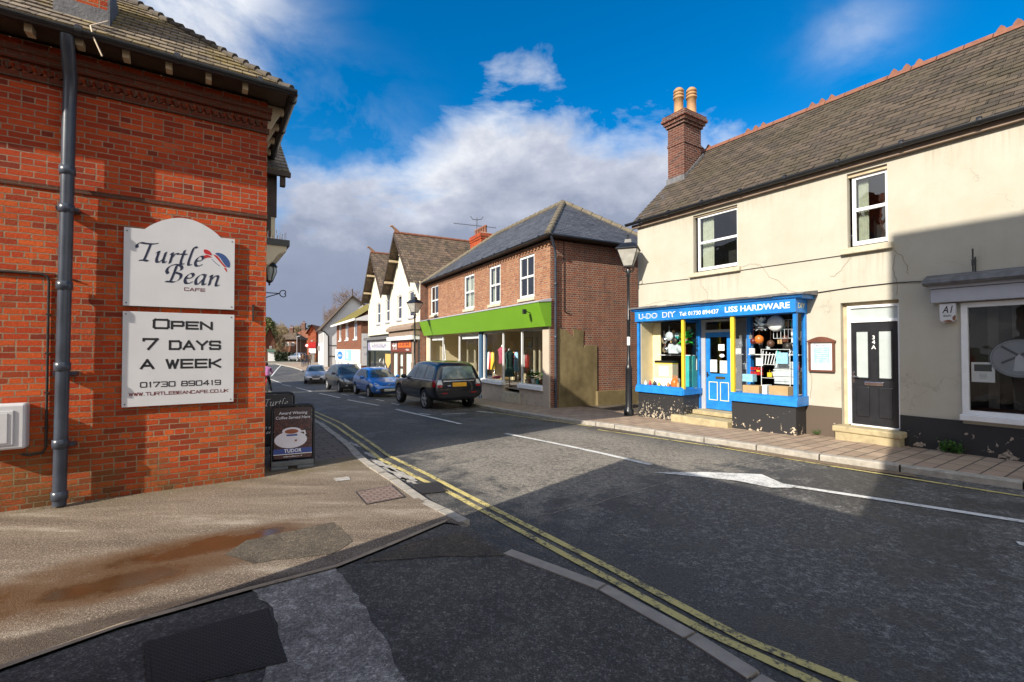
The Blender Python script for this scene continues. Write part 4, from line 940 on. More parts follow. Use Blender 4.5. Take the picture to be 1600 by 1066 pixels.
# lantern, scroll bracket
lt = empty('wall_lantern', W2(9.3, .95).to_3d() + Vector((0, 0, 3.0)), ANG_L, 'black wall lantern with oval glass under the cafe cornice', 'lantern')
mb = MB(); mb.lathe([(.02, .36), (.10, .33), (.13, .28), (.13, .265), (.02, .265)], (0, 0, 0), 10); mb.tube([(0, 0, .36), (.0, .02, .44), (-.08, .02, .47), (-.23, .02, .42)], .013, 6); mb.lathe([(.003, -.07), (.02, -.05), (.012, -.03), (.05, .0), (.055, .02), (.02, .03)], (0, 0, 0), 10)
for i in range(6): a = i * math.pi / 3; mb.tube([(.105 * math.cos(a), .105 * math.sin(a), .27), (.115 * math.cos(a), .115 * math.sin(a), .18), (.05 * math.cos(a), .05 * math.sin(a), .01)], .007, 5)
mb.build('frame', M['black_metal'], lt)
mb = MB(); mb.lathe([(.095, .265), (.105, .18), (.045, .012)], (0, 0, 0), 12); mb.build('glass', M['frost'], lt)
sb = empty('scroll_bracket', W2(9.0, .72).to_3d() + Vector((0, 0, 2.77)), ANG_L, 'thin black iron scroll bracket on the cafe front below the lantern', 'bracket')
mb = MB(); mb.tube([(0, 0, 0), (.36, 0, 0)], .009, 6); mb.tube([(0, 0, -.16), (.18, 0, -.07), (.36, 0, 0)], .009, 6)
for s_ in (1, -1): mb.tube([(.36 + .05 * (1 - math.cos(t * .7)) * 1, 0, s_ * (.045 * math.sin(t * .7) + .012 * t / 2)) for t in range(7)], .009, 6)
mb.build('scroll', M['black_metal'], sb)

# signs on the wall
def arch_board(x0, x1, z0, zl, zr_, zt_):
    pts = [(x0, z0), (x1, z0), (x1, zr_)]; a, b = x1 - .16, x0 + .20; n = 18
    for i in range(n + 1):
        t = i / n; x = a + (b - a) * t; base = zr_ + (zl - zr_) * t; pts.append((x, base + (zt_ - (zl + zr_) / 2) * math.sin(math.pi * t) ** .85))
    return pts + [(x0, zl)]
s1 = empty('cafe_sign', (-3.487, 6.585, 0), ANG_L, 'white arched name board of the cafe with a turtle logo, on the red brick wall', 'sign')
mb = MB(); mb.prism(arch_board(-1.56, -.39, 2.335, 3.30, 3.30, 3.50), -.045, -.025); mb.build('board', M['sign_white'], s1)
mb = MB(); pen(mb, 'Turtle', -1.41, 2.905, .138, -.0465, drop=-.03, sx=.92, nib=.25); pen(mb, 'Bean', -1.13, 2.66, .138, -.0465, drop=-.035, sx=.98, nib=.25); mb.build('lettering', M['navy'], s1, 'dark navy script lettering reading Turtle Bean')
mb = MB(); square(mb, 'CAFE', -.945, -.725, 2.56, .036, .008, -.0465); mb.build('lettering', M['maroon'], s1, 'small maroon lettering reading CAFE')
def blob(mb, pts, y): mb.face([(x, y, z) for x, z in spline(pts + [pts[0]], 5)[:-1]][::-1])
def lp(u, v): a = hit(s1, 180 + u / 5.33, 320 + v / 5.33, -.046); return a
mb = MB(); blob(mb, [lp(735, 378), lp(755, 372), lp(790, 390), lp(805, 420), lp(780, 416), lp(745, 405)], -.0465); blob(mb, [lp(725, 455), lp(740, 425), lp(770, 418), lp(805, 438), lp(770, 440)], -.0465); blob(mb, [lp(815, 415), lp(850, 428), (lp(890, 480)), lp(925, 520), lp(905, 515), lp(865, 470)], -.0465); blob(mb, [lp(905, 528), lp(925, 530), lp(930, 562)], -.0465); mb.build('logo', M['red'], s1)
mb = MB(); blob(mb, [lp(830, 408), lp(860, 400), lp(910, 420), lp(950, 470), lp(955, 515), lp(935, 522), lp(905, 490), lp(870, 440)], -.0468); strokes(mb, [[lp(805, 455), lp(835, 485), lp(868, 510)]], .006, -.0467); mb.build('logo', M['logo_blue'], s1)
mb = MB()
for (x, z) in [(-1.53, 3.26), (-.42, 3.26), (-1.53, 2.37), (-.42, 2.37)]: mb.lathe([(.008, -.048), (.008, -.044)], (x, 0, z), 8, 0, True, 'y')
mb.build('screws', M['iron'], s1)
s2 = empty('opening_hours_sign', (-3.487, 6.585, 0), ANG_L, 'white rectangular board giving opening days and phone number below the arched sign', 'sign')
mb = MB(); mb.box(-1.56, -.385, -.045, -.025, 1.085, 2.265, 0, .003); mb.build('board', M['sign_white'], s2)
mb = MB(); square(mb, 'OPEN', -1.255, -.645, 2.065, .085, .026, -.0465, (0,)); square(mb, '7 DAYS', -1.355, -.55, 1.80, .10, .026, -.0465, (0,)); square(mb, 'A WEEK', -1.375, -.545, 1.56, .10, .026, -.0465)
square(mb, '01730 890419', -1.38, -.54, 1.325, .058, .012, -.0465); mb.build('lettering', M['ink'], s2, 'black lettering reading OPEN 7 DAYS A WEEK and a phone number')
mb = MB(); square(mb, 'WWW.TURTLEBEANCAFE.CO.UK', -1.49, -.45, 1.222, .036, .0075, -.0465, gap=.25); mb.build('lettering', M['maroon'], s2, 'maroon web address')
mb = MB()
for (x, z) in [(-1.53, 2.23), (-.42, 2.23), (-1.53, 1.12), (-.42, 1.12)]: mb.lathe([(.008, -.048), (.008, -.044)], (x, 0, z), 8, 0, True, 'y')
mb.build('screws', M['iron'], s2)
# meter box, conduit, small fittings
mbx = empty('meter_box', (-3.487, 6.585, 0), ANG_L, 'white plastic meter box on the brick wall at the left edge', 'meter box')
mb = MB(); mb.box(-2.85, -2.36, -.16, 0, .70, 1.20, 0, .025); mb.build('box', M['sign_white'], mbx); mb = MB(); mb.box(-2.82, -2.45, -.172, -.158, .75, 1.13, 0, .01); mb.prism([(-2.80, .78), (-2.50, .78), (-2.50, 1.10), (-2.80, 1.10)], -.18, -.17); mb.build('door', M['sign_white'], mbx)
cb = MB(); cb.tube([(-8, -.018, 2.66), (-2.30, -.018, 2.66), (-2.24, -.018, 2.64), (-2.225, -.018, 2.58), (-2.225, -.018, .68), (-2.25, -.018, .62), (-2.36, -.018, .60), (-2.42, -.02, .62)], .013, 8)
cb.tube([(-8, -.012, 2.70), (-2.2, -.012, 2.67), (-1.95, -.012, 2.60)], .006, 6)
for z in (2.2, 1.75, 1.3, .9): cb.box(-2.245, -2.205, -.03, 0, z - .008, z + .008)
tag(cb.build('conduit', M['iron'], None), 'thin dark cable conduit running along the brick wall to the meter box', 'conduit'); o = bpy.data.objects['conduit']; o.location = cafe.location; o.rotation_euler = cafe.rotation_euler
o = MB().lathe([(.012, -.03), (.012, 0)], (-.16, 0, 2.40), 8, 0, True, 'y').box(-.172, -.150, -.03, 0, 2.20, 2.42).build('hinge_pin', M['iron']); o.location = cafe.location; o.rotation_euler = cafe.rotation_euler; tag(o, 'small rusty iron fixing on the brick corner beside the arched sign', 'fixing')

# A-boards
def aboard(loc, rz, w_, h_, label, first):
    root = empty('pavement_sign', loc, rz, label, 'sign', 'folding pavement signs outside the cafe')
    for s_ in (1, -1):
        lean = .20 * s_; mb = MB(); y0 = -.24 * s_ if first else -.22 * s_
        def q(x, z, o_=0): return (x, y0 * (1 - z / h_ * .85) - s_ * o_, z)
        pts = [q(-w_ / 2, .05), q(-w_ / 2, h_ - .07), q(-w_ / 2 + .025, h_ - .02), q(-w_ / 2 + .08, h_), q(w_ / 2 - .08, h_), q(w_ / 2 - .025, h_ - .02), q(w_ / 2, h_ - .07), q(w_ / 2, .05)]
        mb.tube(pts, .017, 8); mb.build('frame', M['plastic_black'], root)
        mb = MB(); a = w_ / 2 - .03; zb = .15
        mb.face([q(-a, zb), q(a, zb), q(a, h_ - .03), q(-a, h_ - .03)] if s_ > 0 else [q(a, zb), q(-a, zb), q(-a, h_ - .03), q(a, h_ - .03)])
        if s_ < 0 or not first: mb.build('panel', M['ink'], root)
        else: mb.build('panel', M['coffee'], root)
        mb = MB(); mb.box(-w_ / 2 - .005, -.06, y0 - .06, y0 + .06, 0, .05, 0, .015); mb.box(.06, w_ / 2 + .005, y0 - .06, y0 + .06, 0, .05, 0, .015); mb.box(-w_ / 2, w_ / 2, y0 * .95 - .03, y0 * .95 + .03, .045, .12, 0, .012); mb.build('base', M['plastic_black'] if s_ < 0 else M['rubber'], root)
    th = math.atan2(.24 * .85, h_); M4 = Matrix.Translation((0, -.24 if first else -.22, 0)) @ Matrix.Rotation(-math.atan2((.24 if first else .22) * .85, h_), 4, 'X')
    return root, M4
def coffee():
    m, t = mat('coffee_beans_print'); o = obv(t); v = t.new('ShaderNodeTexVoronoi'); t.l.new(o, v.inputs['Vector']); v.inputs['Scale'].default_value = 34
    sp = t.new('ShaderNodeSeparateXYZ'); t.l.new(o, sp.inputs[0]); f, _ = t.noise(o, 4, 3, .5)
    c = t.ramp(v.outputs['Distance'], [(.1, (.16, .035, .02)), (.5, (.05, .010, .006)), (.9, (.01, .003, .002))]); c = t.mix(t.step(sp.outputs[2], .66, .78), c, (.035, .012, .010))
    t.put(t.b.inputs['Base Color'], c); t.b.inputs['Roughness'].default_value = .3; return m
M['coffee'] = coffee(); M['rubber'] = plain('grey_rubber', (.13, .14, .14), .8, var=.2)
M['cup_white'] = plain('cup_white_print', (.72, .70, .74), .4, var=.05); M['coffee_brown'] = plain('coffee_print', (.28, .07, .02), .4); M['band_blue'] = plain('band_blue_print', (.03, .06, .26), .4)
p = gp(449, 733); A1, M4 = aboard((p.x - .03, p.y + .24, 0), .43, .58, .93, 'black framed pavement sign with a coffee cup poster beside the brick corner', True)
y = -.004
mb = MB(); mb.lathe([(.001, 0), (.205, 0), (.205, -.0005)], (0, 0, 0), 28, 0, False, 'y')
def ell(mb, cx, cz, rx, rz_, yy, n=26): mb.face([M4 @ Vector((cx + rx * math.cos(2 * math.pi * i / n), yy, cz + rz_ * math.sin(2 * math.pi * i / n))) for i in range(n)])
mb = MB(); ell(mb, -.03, .43, .225, .125, -.004); ell(mb, -.02, .56, .13, .055, -.008)
mb.face([M4 @ Vector((x, -.007, z)) for x, z in [(-.15, .56), (-.13, .46), (-.08, .41), (.04, .41), (.09, .46), (.11, .56)]]); strokes(mb, [[(.10, .55), (.16, .55), (.17, .51), (.13, .47), (.09, .47)]], .022, -.0075, M4); mb.build('poster_cup', M['cup_white'], A1)
mb = MB(); ell(mb, -.02, .553, .095, .035, -.0095); mb.face([M4 @ Vector((x, -.0085, z)) for x, z in [(.02, .405), (.05, .40), (.06, .425), (.03, .43)]]); mb.build('poster_coffee', M['coffee_brown'], A1)
mb = MB(); mb.face([M4 @ Vector((x, -.004, z)) for x, z in [(-.265, .225), (.265, .225), (.265, .30), (-.265, .30)]]); mb.face([M4 @ Vector((x, -.0085, z)) for x, z in [(-.09, .485), (.06, .485), (.06, .51), (-.09, .51)]]); mb.build('poster_band', M['band_blue'], A1)
text('poster_lettering', 'TUDOR', 0, .243, .05, -.006, M['white_ink'], A1, .24, 'CENTER', M4=M4, bold=.02); text('poster_lettering', 'tudorcoffee.co.uk', 0, .175, .022, -.004, M['white_ink'], A1, .26, 'CENTER', M4=M4)
mb = MB(); mb.face([M4 @ Vector((x, -.0045, z)) for x, z in [(-.265, .213), (.265, .213), (.265, .222), (-.265, .222)]]); mb.build('poster_stripe', M['white_ink'], A1)
text('poster_lettering', 'Award Winning', 0, .815, .042, -.004, M['cup_white'], A1, .40, 'CENTER', M4=M4, bold=.012, shear=.1); text('poster_lettering', 'Coffee Served Here', 0, .745, .042, -.004, M['cup_white'], A1, .48, 'CENTER', M4=M4, bold=.012, shear=.1)
pb = W2(9.2, 1.02); B1, M4 = aboard((pb.x, pb.y, 0), ANG_L - .12, .66, 1.02, 'black pavement sign with white script lettering half hidden behind the coffee poster sign', False)
mb = MB(); pen(mb, 'Turtle', -.14, .82, .070, -.004, drop=-.02, M4=M4, nib=.13); pen(mb, 'Bean', .02, .70, .070, -.004, drop=-.02, M4=M4, nib=.13); mb.build('lettering', M['white_ink'], B1)
text('lettering', 'EAT IN', -.1, .42, .04, -.004, M['white_ink'], B1, None, 'CENTER', M4=M4); text('lettering', 'TAKE AWAY', -.1, .34, .04, -.004, M['white_ink'], B1, None, 'CENTER', M4=M4)
# ================================================================== cream house with the hardware shop
C0 = W2(9.47, 10.74); HL = 13.0; HD = 6.6
house = empty('cream_house', (C0.x, C0.y, 0), ANG_C, 'long cream rendered house with a tiled roof, blue hardware shopfront and black front door', 'building')
holes = [(1.89, 3.11, 3.79, 5.31), (5.42, 6.08, 3.81, 5.31), (5.28, 6.23, .28, 2.73), (7.08, 11.4, .62, 2.58), (.44, 4.60, .2, 2.62)]
mb = MB(); mb.wall(0, HL, -.3, 5.44, 0, holes, .14); mb.face([(0, HD, -.3), (0, 0, -.3), (0, 0, 5.44), (0, HD, 5.44)]); mb.face([(0, HD, 5.44), (0, 0, 5.44), (0, HD / 2, 8.2)]); mb.face([(HL, 0, -.3), (HL, HD, -.3), (HL, HD, 5.44), (HL, 0, 5.44)]); mb.face([(HL, HD, -.3), (0, HD, -.3), (0, HD, 5.44), (HL, HD, 5.44)])
mb.face([(HL, HD, 5.44), (HL, HD / 2, 8.2), (HL, 0, 5.44)])
mb.build('wall', M['cream'], house)
ridge = 8.36; ry = 3.0; e_y, e_z = -.16, 5.50
mb = MB(); mb.courses((-.16, e_y, e_z), (HL + .1, e_y, e_z), (HL + .1, ry, ridge), (-.16, ry, ridge), 24, .012, 0, .30, .012); mb.courses((HL + .1, HD + .2, e_z), (-.16, HD + .2, e_z), (-.16, ry, ridge), (HL + .1, ry, ridge), 24, .016); rf = mb.build('roof', M['tile_cream'], house)
mb = MB(); x = -.2; i = 0
while x < HL:
    mb.prismx([(ry - .16, ridge - .10), (ry - .03, ridge + .05), (ry + .03, ridge + .05), (ry + .16, ridge - .10)], x + .006, x + .444 - .006)
    if i % 4 in (0, 1):
        for q in ((.10, .34) if i % 4 == 0 else (.12,)): mb.prism([(x + q - .085, ridge + .045), (x + q + .085, ridge + .045), (x + q + .05, ridge + .11), (x + q, ridge + .16), (x + q - .05, ridge + .11)], ry - .02, ry + .02)
    x += .45; i += 1
mb.build('ridge_tiles', M['terra'], rf)
mb = MB(); mb.box(-.14, HL, -.10, -.005, 5.39, 5.49); mb.build('fascia_board', M['stone_brown'], house)
gutter(house, -.28, HL, -.19, 5.535, .062, brackets=13)
chimney(house, .18, 2.0, .60, .86, 6.6, 9.20, [(-.10, -.14), (.14, .18)], ph=.90, corb=4, cw=.05, pr=.15)
mb = MB(); mb.box(-.15, .52, 1.52, 1.56, 6.95, 7.2); mb.prismx([(1.5, 7.0), (2.5, 7.95), (2.5, 8.05), (1.5, 7.12)], .50, .53); mb.build('flashing', M['lead'], house)
mb = MB(); mb.face([(6.0, -.02, 0)] * 3) if False else None
sash(house, 1.97, 3.10, 3.84, 5.27, .09, transom=4.57, curtain='l', fr=.055, name='window', sill=False, dp=1.2)
mb = MB(); mb.box(1.80, 3.20, -.09, .06, 3.68, 3.79, 0, .01); mb.build('sill', M['stone'], house)
sash(house, 5.47, 6.075, 3.86, 5.24, .10, transom=4.57, curtain='l', fr=.06, name='window', sill=False, dp=1.2)
mb = MB(); mb.box(5.32, 6.16, -.10, .06, 3.69, 3.81, 0, .01); mb.build('sill', M['stone'], house)
mb = MB(); mb.box(5.42, 6.08, .05, .12, 5.24, 5.31); mb.build('lintel_board', M['timber_cream'], house)
mb = MB(); mb.box(1.89, 3.11, .05, .10, 5.27, 5.31); mb.build('lintel_board', M['timber_cream'], house)
# front door 34A
mb = MB(); y = .10
mb.box(5.36, 5.42, y - .02, y + .06, .30, 2.66, 0, .006); mb.box(6.185, 6.23, y - .02, y + .06, .30, 2.66, 0, .006); mb.box(5.42, 6.185, y - .02, y + .06, 2.61, 2.66, 0, .004); mb.box(5.42, 6.185, y - .02, y + .06, 2.325, 2.385, 0, .006); mb.box(5.42, 6.185, y - .03, y + .06, .28, .31)
df = mb.build('door_frame', M['upvc'], house)
mb = MB(); mb.face([(5.28, y + .03, .28), (5.36, y + .03, .28), (5.36, y + .03, 2.73), (5.28, y + .03, 2.73)]); mb.face([(5.36, y + .03, 2.66), (6.23, y + .03, 2.66), (6.23, y + .03, 2.73), (5.36, y + .03, 2.73)]); mb.build('door_surround', M['timber_cream'], house)
mb = MB(); mb.face([(5.42, y + .02, 2.385), (6.185, y + .02, 2.385), (6.185, y + .02, 2.61), (5.42, y + .02, 2.61)]); mb.build('fanlight', M['frost'], df)
dr = MB(); dr.box(5.425, 6.18, y + .005, y + .05, .315, 2.32, 0, .004)
for xa in (5.50, 5.87):
    for (za, zb) in ((.47, 1.06),): dr.box(xa, xa + .22, y - .012, y + .01, za, zb, 0, .014)
    b_ = .03; za, zb = 1.24, 2.14
    dr.box(xa, xa + .23, y - .014, y + .01, zb, zb + b_, 0, .005); dr.box(xa, xa + .23, y - .014, y + .01, za - b_, za, 0, .005); dr.box(xa - .012, xa + .018, y - .014, y + .01, za - b_, zb + b_, 0, .005); dr.box(xa + .205, xa + .235, y - .014, y + .01, za - b_, zb + b_, 0, .005)
door = dr.build('front_door', M['door_black'], house)
for xa in (5.515, 5.888): mb = MB(); mb.box(xa, xa + .19, y - .003, y + .012, 1.24, 2.14); mb.build('glazing', M['frost'], door)
mb = MB(); mb.box(5.64, 5.95, y - .014, y + .006, 1.09, 1.16, 0, .008); mb.build('letterbox', M['chrome'], door)
mb = MB(); mb.box(5.445, 5.475, y - .01, y + .006, 1.13, 1.34, 0, .004); mb.tube([(5.46, y - .05, 1.25), (5.56, y - .055, 1.25)], .011, 8); mb.tube([(5.46, y, 1.25), (5.46, y - .05, 1.25)], .011, 8); mb.build('handle', M['chrome'], door)
for ch, z in (('3', 1.99), ('4', 1.90), ('A', 1.80)): text('house_number', ch, 5.80, z, .072, y, M['white_ink'], door, None, 'CENTER', bold=.02, th=.006)
st = MB(); st.box(5.22, 6.33, -.30, .12, .17, .285, 0, .022); st.box(5.27, 6.29, -.27, .12, -.2, .172); st.build('doorstep', M['stone_step'], house)
# plinths
mb = MB(); mb.box(4.62, 5.28, -.014, .02, -.2, .61); mb.build('plinth', M['plinth_brown'], house, 'worn brown plinth between the shopfront and the door')
mb = MB(); mb.box(6.23, 7.08, -.016, .02, -.2, .585); mb.box(7.08, HL, -.016, .02, -.2, .54); mb.build('plinth', M['plinth_dark'], house, 'black plinth with peeling paint')
# grey fascia and picture window at the right
mb = MB(); mb.box(6.72, HL, -.14, -.002, 2.60, 2.84, 0, .01); mb.box(6.70, HL, -.17, -.002, 2.845, 2.90); gf = mb.build('shop_fascia', M['grey_paint'], house)
mb = MB(); mb.prismx([(-.005, 2.90), (-.24, 2.90), (-.27, 2.94), (-.25, 3.0), (-.18, 3.03), (-.005, 3.10)], 6.64, HL); mb.build('cornice', M['lead'], gf)
mb = MB(); a, b = 7.08, 11.4
mb.box(a, a + .085, -.03, .07, .70, 2.58, 0, .006); mb.box(b - .08, b, -.03, .07, .70, 2.58, 0, .006); mb.box(a + .085, b - .08, -.03, .07, 2.50, 2.58); mb.box(a + .085, b - .08, -.03, .07, .70, .77, 0, .006); mb.box(a - .02, b, -.10, .07, .60, .70, 0, .012)
sw = mb.build('shop_window', M['white_paint'], house)
mb = MB(); mb.face([(a + .085, .02, .77), (b - .08, .02, .77), (b - .08, .02, 2.50), (a + .085, .02, 2.50)]); mb.build('pane', glass_mat('hazy_glass', (.80, .82, .82), .4, .02), sw)
mb = MB(); mb.face([(a, 2.6, .5), (b, 2.6, .5), (b, 2.6, 2.7), (a, 2.6, 2.7)]); mb.face([(a, .1, .5), (a, 2.6, .5), (a, 2.6, 2.7), (a, .1, 2.7)]); mb.face([(b, .1, .5), (b, .1, 2.7), (b, 2.6, 2.7), (b, 2.6, .5)]); mb.face([(a, .1, 2.7), (a, 2.6, 2.7), (b, 2.6, 2.7), (b, .1, 2.7)]); mb.build('room', M['room'], sw)
mb = MB(); mb.box(a + .01, b, .08, .8, .70, .765); mb.build('display_floor', M['wood_mid'], sw)
mb = MB()
for i in range(14): x = a + .25 + i * .29; mb.box(x, x + .13, .35, .36, .80, 2.52); mb.lathe([(.018, .80), (.018, .83)], (x + .065, .34, 0), 6)
mb.build('vertical_blinds', plain('blind_dark', (.075, .068, .06), .9), sw)
# etched oval with a windmill
mb = MB(); cx, cz, rx, rz_ = 7.75, 1.65, .335, .30; n = 40; mb.face([(cx + rx * math.cos(2 * math.pi * i / n), .012, cz + rz_ * math.sin(2 * math.pi * i / n)) for i in range(n)])
ov_ = mb.build('window_emblem', M['etch'] if 'etch' in M else M.setdefault('etch', plain('etched_grey', (.17, .18, .19), .6, var=.1)), house)
mb = MB()
for k in (1.02, .93): strokes(mb, [[(cx + rx * k * math.cos(2 * math.pi * i / n), cz + rz_ * k * math.sin(2 * math.pi * i / n)) for i in range(n + 1)]], .005, .010)
for dx, dz in ((.22, .17), (-.22, .17), (.22, -.13), (-.22, -.13)):
    strokes(mb, [[(cx + dx * .1, cz + .04 + dz * .1), (cx + dx * .85, cz + .04 + dz * .85)]], .035, .009); 
mb.build('emblem_lines', M.setdefault('etch_d', plain('etched_dark', (.055, .06, .065), .6)), ov_)
mb = MB(); mb.face([(cx - .07, .0085, cz - .20), (cx + .07, .0085, cz - .20), (cx + .045, .0085, cz + .02), (cx, .0085, cz + .07), (cx - .045, .0085, cz + .02)]); mb.build('emblem_mill', M.setdefault('etch_l', plain('etched_light', (.30, .31, .32), .6)), ov_)
cf = empty('certificate_frame', (C0.x, C0.y, 0), ANG_C, 'small white framed notice stuck inside the picture window beside the grey oval emblem', 'notice')
mb = MB(); mb.box(7.19, 7.47, .024, .034, 1.25, 1.58); mb.build('frame', M['white_ink'], cf); mb = MB(); mb.face([(7.225, .0232, 1.43), (7.435, .0232, 1.43), (7.435, .0232, 1.545), (7.225, .0232, 1.545)]); mb.build('picture', M['etch_d'], cf)
mb = MB(); [squiggle(mb, 7.29, 7.38, 1.38 - i * .022, .010, .0228, 7) for i in range(4)]; mb.build('small_print', M['ink'], cf)
# alarm box, iron bracket, cable, notice case
al_ = empty('alarm_box', (C0.x, C0.y, 0), ANG_C, 'white burglar alarm box with rust stains under the grey fascia', 'alarm box')
mb = MB(); mb.prism([(6.83, 2.30), (6.87, 2.26), (6.99, 2.26), (7.03, 2.30), (7.035, 2.58), (6.825, 2.58)], -.10, -.002); mb.build('box', M['sign_white'], al_)
text('lettering', 'A1', 6.93, 2.42, .12, -.1005, M['ink'], al_, .14, 'CENTER', shear=.25, bold=.01)
mb = MB(); squiggle(mb, 6.87, 6.98, 2.355, .035, -.102, 6); mb.build('small_print', M['ink'], al_); mb = MB(); blob(mb, [(6.86, 2.28), (6.95, 2.30), (7.0, 2.265), (6.92, 2.262)], -.1012); blob(mb, [(6.99, 2.34), (7.03, 2.38), (7.03, 2.30), (7.0, 2.29)], -.1012); mb.build('rust', M['terra'], al_)
ib = MB(); ib.tube([(0, 0, 0), (0, 0, .28)], .011, 6); ib.tube([(0, -.14, .02), (0, -.14, .40)], .012, 6); ib.tube([(0, -.14, .14), (0, -.02, .20)], .010, 6); ib.box(-.015, .015, -.16, -.11, .12, .22)
o = ib.build('sign_bracket', M['black_metal']); o.location = (Matrix.Rotation(ANG_C, 4, 'Z') @ Vector((7.27, -.02, 3.06))) + house.location; o.rotation_euler = house.rotation_euler; tag(o, 'small black iron bracket standing on the cornice above the picture window', 'bracket')
cb = MB(); cb.tube([(0, -.012, 3.71), (1.75, -.012, 3.665)], .007, 5); cb.tube([(3.18, -.012, 3.69), (5.34, -.012, 3.69)], .007, 5); cb.tube([(4.72, -.03, 2.90), (4.80, -.02, 2.98), (5.1, -.015, 3.0), (5.5, -.012, 3.025), (6.2, -.012, 3.035), (6.66, -.03, 3.01)], .010, 6); cb.tube([(4.60, -.3, 2.93), (4.7, -.1, 2.90), (4.78, -.02, 2.94)], .013, 6)
o = cb.build('wall_cable', M['ink']); o.location = house.location; o.rotation_euler = house.rotation_euler; tag(o, 'thin black cables clipped across the cream wall between the windows and the shopfronts', 'cable')
nc = empty('notice_case', (C0.x, C0.y, 0), ANG_C, 'brown framed notice case with a pale blue poster on the cream wall', 'notice board')
mb = MB(); x0, x1, z0, z1 = 4.70, 5.18, 1.33, 1.96; f = .035; d0, d1 = -.07, -.002
mb.box(x0, x0 + f, d0, d1, z0, z1); mb.box(x1 - f, x1, d0, d1, z0, z1); mb.box(x0 + f, x1 - f, d0, d1, z0, z0 + f); mb.prism([(x0 - .02, z1 - .02), (x1 + .02, z1 - .02), (x1 + .02, z1 + .01)] + [(x1 - (x1 - x0) * i / 12, z1 + .02 + .075 * math.sin(math.pi * i / 12)) for i in range(13)] + [(x0 - .02, z1 + .01)], d0 - .01, d1); mb.build('frame', M['wood_mid'], nc)
mb = MB(); mb.box(x0 + f, x1 - f, -.03, -.004, z0 + f, z1 - .02); mb.build('backing', M['paper'], nc); mb = MB(); mb.face([(x0 + .09, -.032, z0 + .17), (x1 - .09, -.032, z0 + .17), (x1 - .09, -.032, z1 - .12), (x0 + .09, -.032, z1 - .12)]); mb.build('poster', M['sky_print'], nc)
text('poster_lettering', 'February', 4.80, 1.86, .045, -.033, M['logo_blue'], nc, .26); mb = MB()
for i in range(7): squiggle(mb, 4.82 + random.uniform(0, .04), 5.06, 1.79 - i * .045, .016, -.0335, 10)
mb.build('poster_print', M['white_ink'], nc)
mb = MB(); random.seed(31)
for pl in ([(1158, 418), (1176, 412), (1190, 416), (1203, 432), (1222, 443), (1232, 455), (1268, 462)], [(1093, 432), (1097, 447), (1107, 458), (1106, 476)], [(1396, 392), (1411, 402), (1418, 416), (1417, 431)], [(1400, 398), (1396, 418), (1401, 440), (1402, 466)], [(1330, 402), (1318, 420), (1305, 430), (1296, 432)], [(1010, 476), (1040, 470), (1075, 474), (1120, 466)], [(1262, 560), (1270, 592), (1266, 630)]):
    q = [hit(house, u + random.uniform(-1, 1), v + random.uniform(-1, 1)) for u, v in pl]; q = [p for a, b in zip(q, q[1:]) for p in [(a[0] + (b[0] - a[0]) * k / 5 + random.uniform(-.015, .015), a[1] + (b[1] - a[1]) * k / 5 + random.uniform(-.015, .015)) for k in range(5)]]
    strokes(mb, [q], .009, -.003)
mb.build('wall_cracks', plain('crack_dirt', (.26, .21, .15), .95, var=.3), house)
# ---- blue shopfront (part of the house)
yb = -.45
mb = MB(); mb.box(.33, 4.66, yb - .06, -.002, 2.57, 2.85, 0, .006); mb.box(.36, .43, yb, yb + .07, .78, 2.57); mb.box(1.83, 1.86, yb + .03, .30, 2.50, 2.57); mb.box(4.575, 4.645, yb, yb + .07, .78, 2.57); mb.box(4.575, 4.645, -.07, -.002, .78, 2.57)
mb.box(1.80, 1.90, .22, .36, .2, 2.57); mb.box(3.20, 3.29, .22, .36, .2, 2.57); mb.box(.36, .42, -.06, -.002, .78, 2.57)
sf = mb.build('shopfront', M['blue_paint'], house)
mb = MB(); mb.prismx([(-.002, 2.855), (yb - .07, 2.855), (yb - .10, 2.875), (yb - .12, 2.90), (yb - .14, 2.93), (-.002, 2.93)], .24, 4.80); mb.build('cornice', M['blue_paint'], sf)
mb = MB(); random.seed(9); x = .20
while x < 4.84:
    w_ = random.uniform(.3, .7); mb.prismx([(-.002, 2.932), (yb - .17, 2.930 - random.uniform(0, .012)), (yb - .17, 2.965 + random.uniform(-.01, .015)), (-.002, 3.03 + random.uniform(-.01, .02))], x, min(x + w_, 4.87)); x += w_
mb.build('lead_flashing', M['lead'], sf)
mb = MB(); mb.prismx([(yb - .065, .60), (-.002, .60), (-.002, .80), (yb - .02, .80), (yb - .02, .765), (yb - .05, .72)], .34, 1.90); mb.box(1.90, 1.935, yb - .03, .28, .62, .765); mb.build('window_sill', M['blue_paint'], sf); mb = MB(); mb.prismx([(yb - .065, .60), (-.002, .60), (-.002, .80), (yb - .02, .80), (yb - .02, .765), (yb - .05, .72)], 3.17, 4.67); mb.build('window_sill', M['blue_paint'], sf)
mb = MB(); mb.box(1.845, 1.915, yb - .012, yb + .06, .76, 2.572); mb.build('post', M['yellow_paint'], sf); mb = MB(); mb.box(3.19, 3.275, yb - .012, yb + .06, .72, 2.572); mb.build('post', M['yellow_paint'], sf)
mb = MB(); mb.box(.40, 1.88, yb, .3, -.3, .60); mb.build('stallriser', M['plinth_black'], sf, 'black stallriser thick with flaking paint'); mb = MB(); mb.box(3.21, 4.62, yb, .3, -.3, .60); mb.build('stallriser', M['plinth_few'], sf, 'black stallriser with a few pale chips')
def pane(p): mb = MB(); mb.face(p); return mb.build('pane', M['glass_shop'], sf)
pane([(.43, yb + .03, .78), (1.845, yb + .03, .78), (1.845, yb + .03, 2.57), (.43, yb + .03, 2.57)]); pane([(1.87, yb + .06, .78), (1.87, .22, .78), (1.87, .22, 2.57), (1.87, yb + .06, 2.57)])
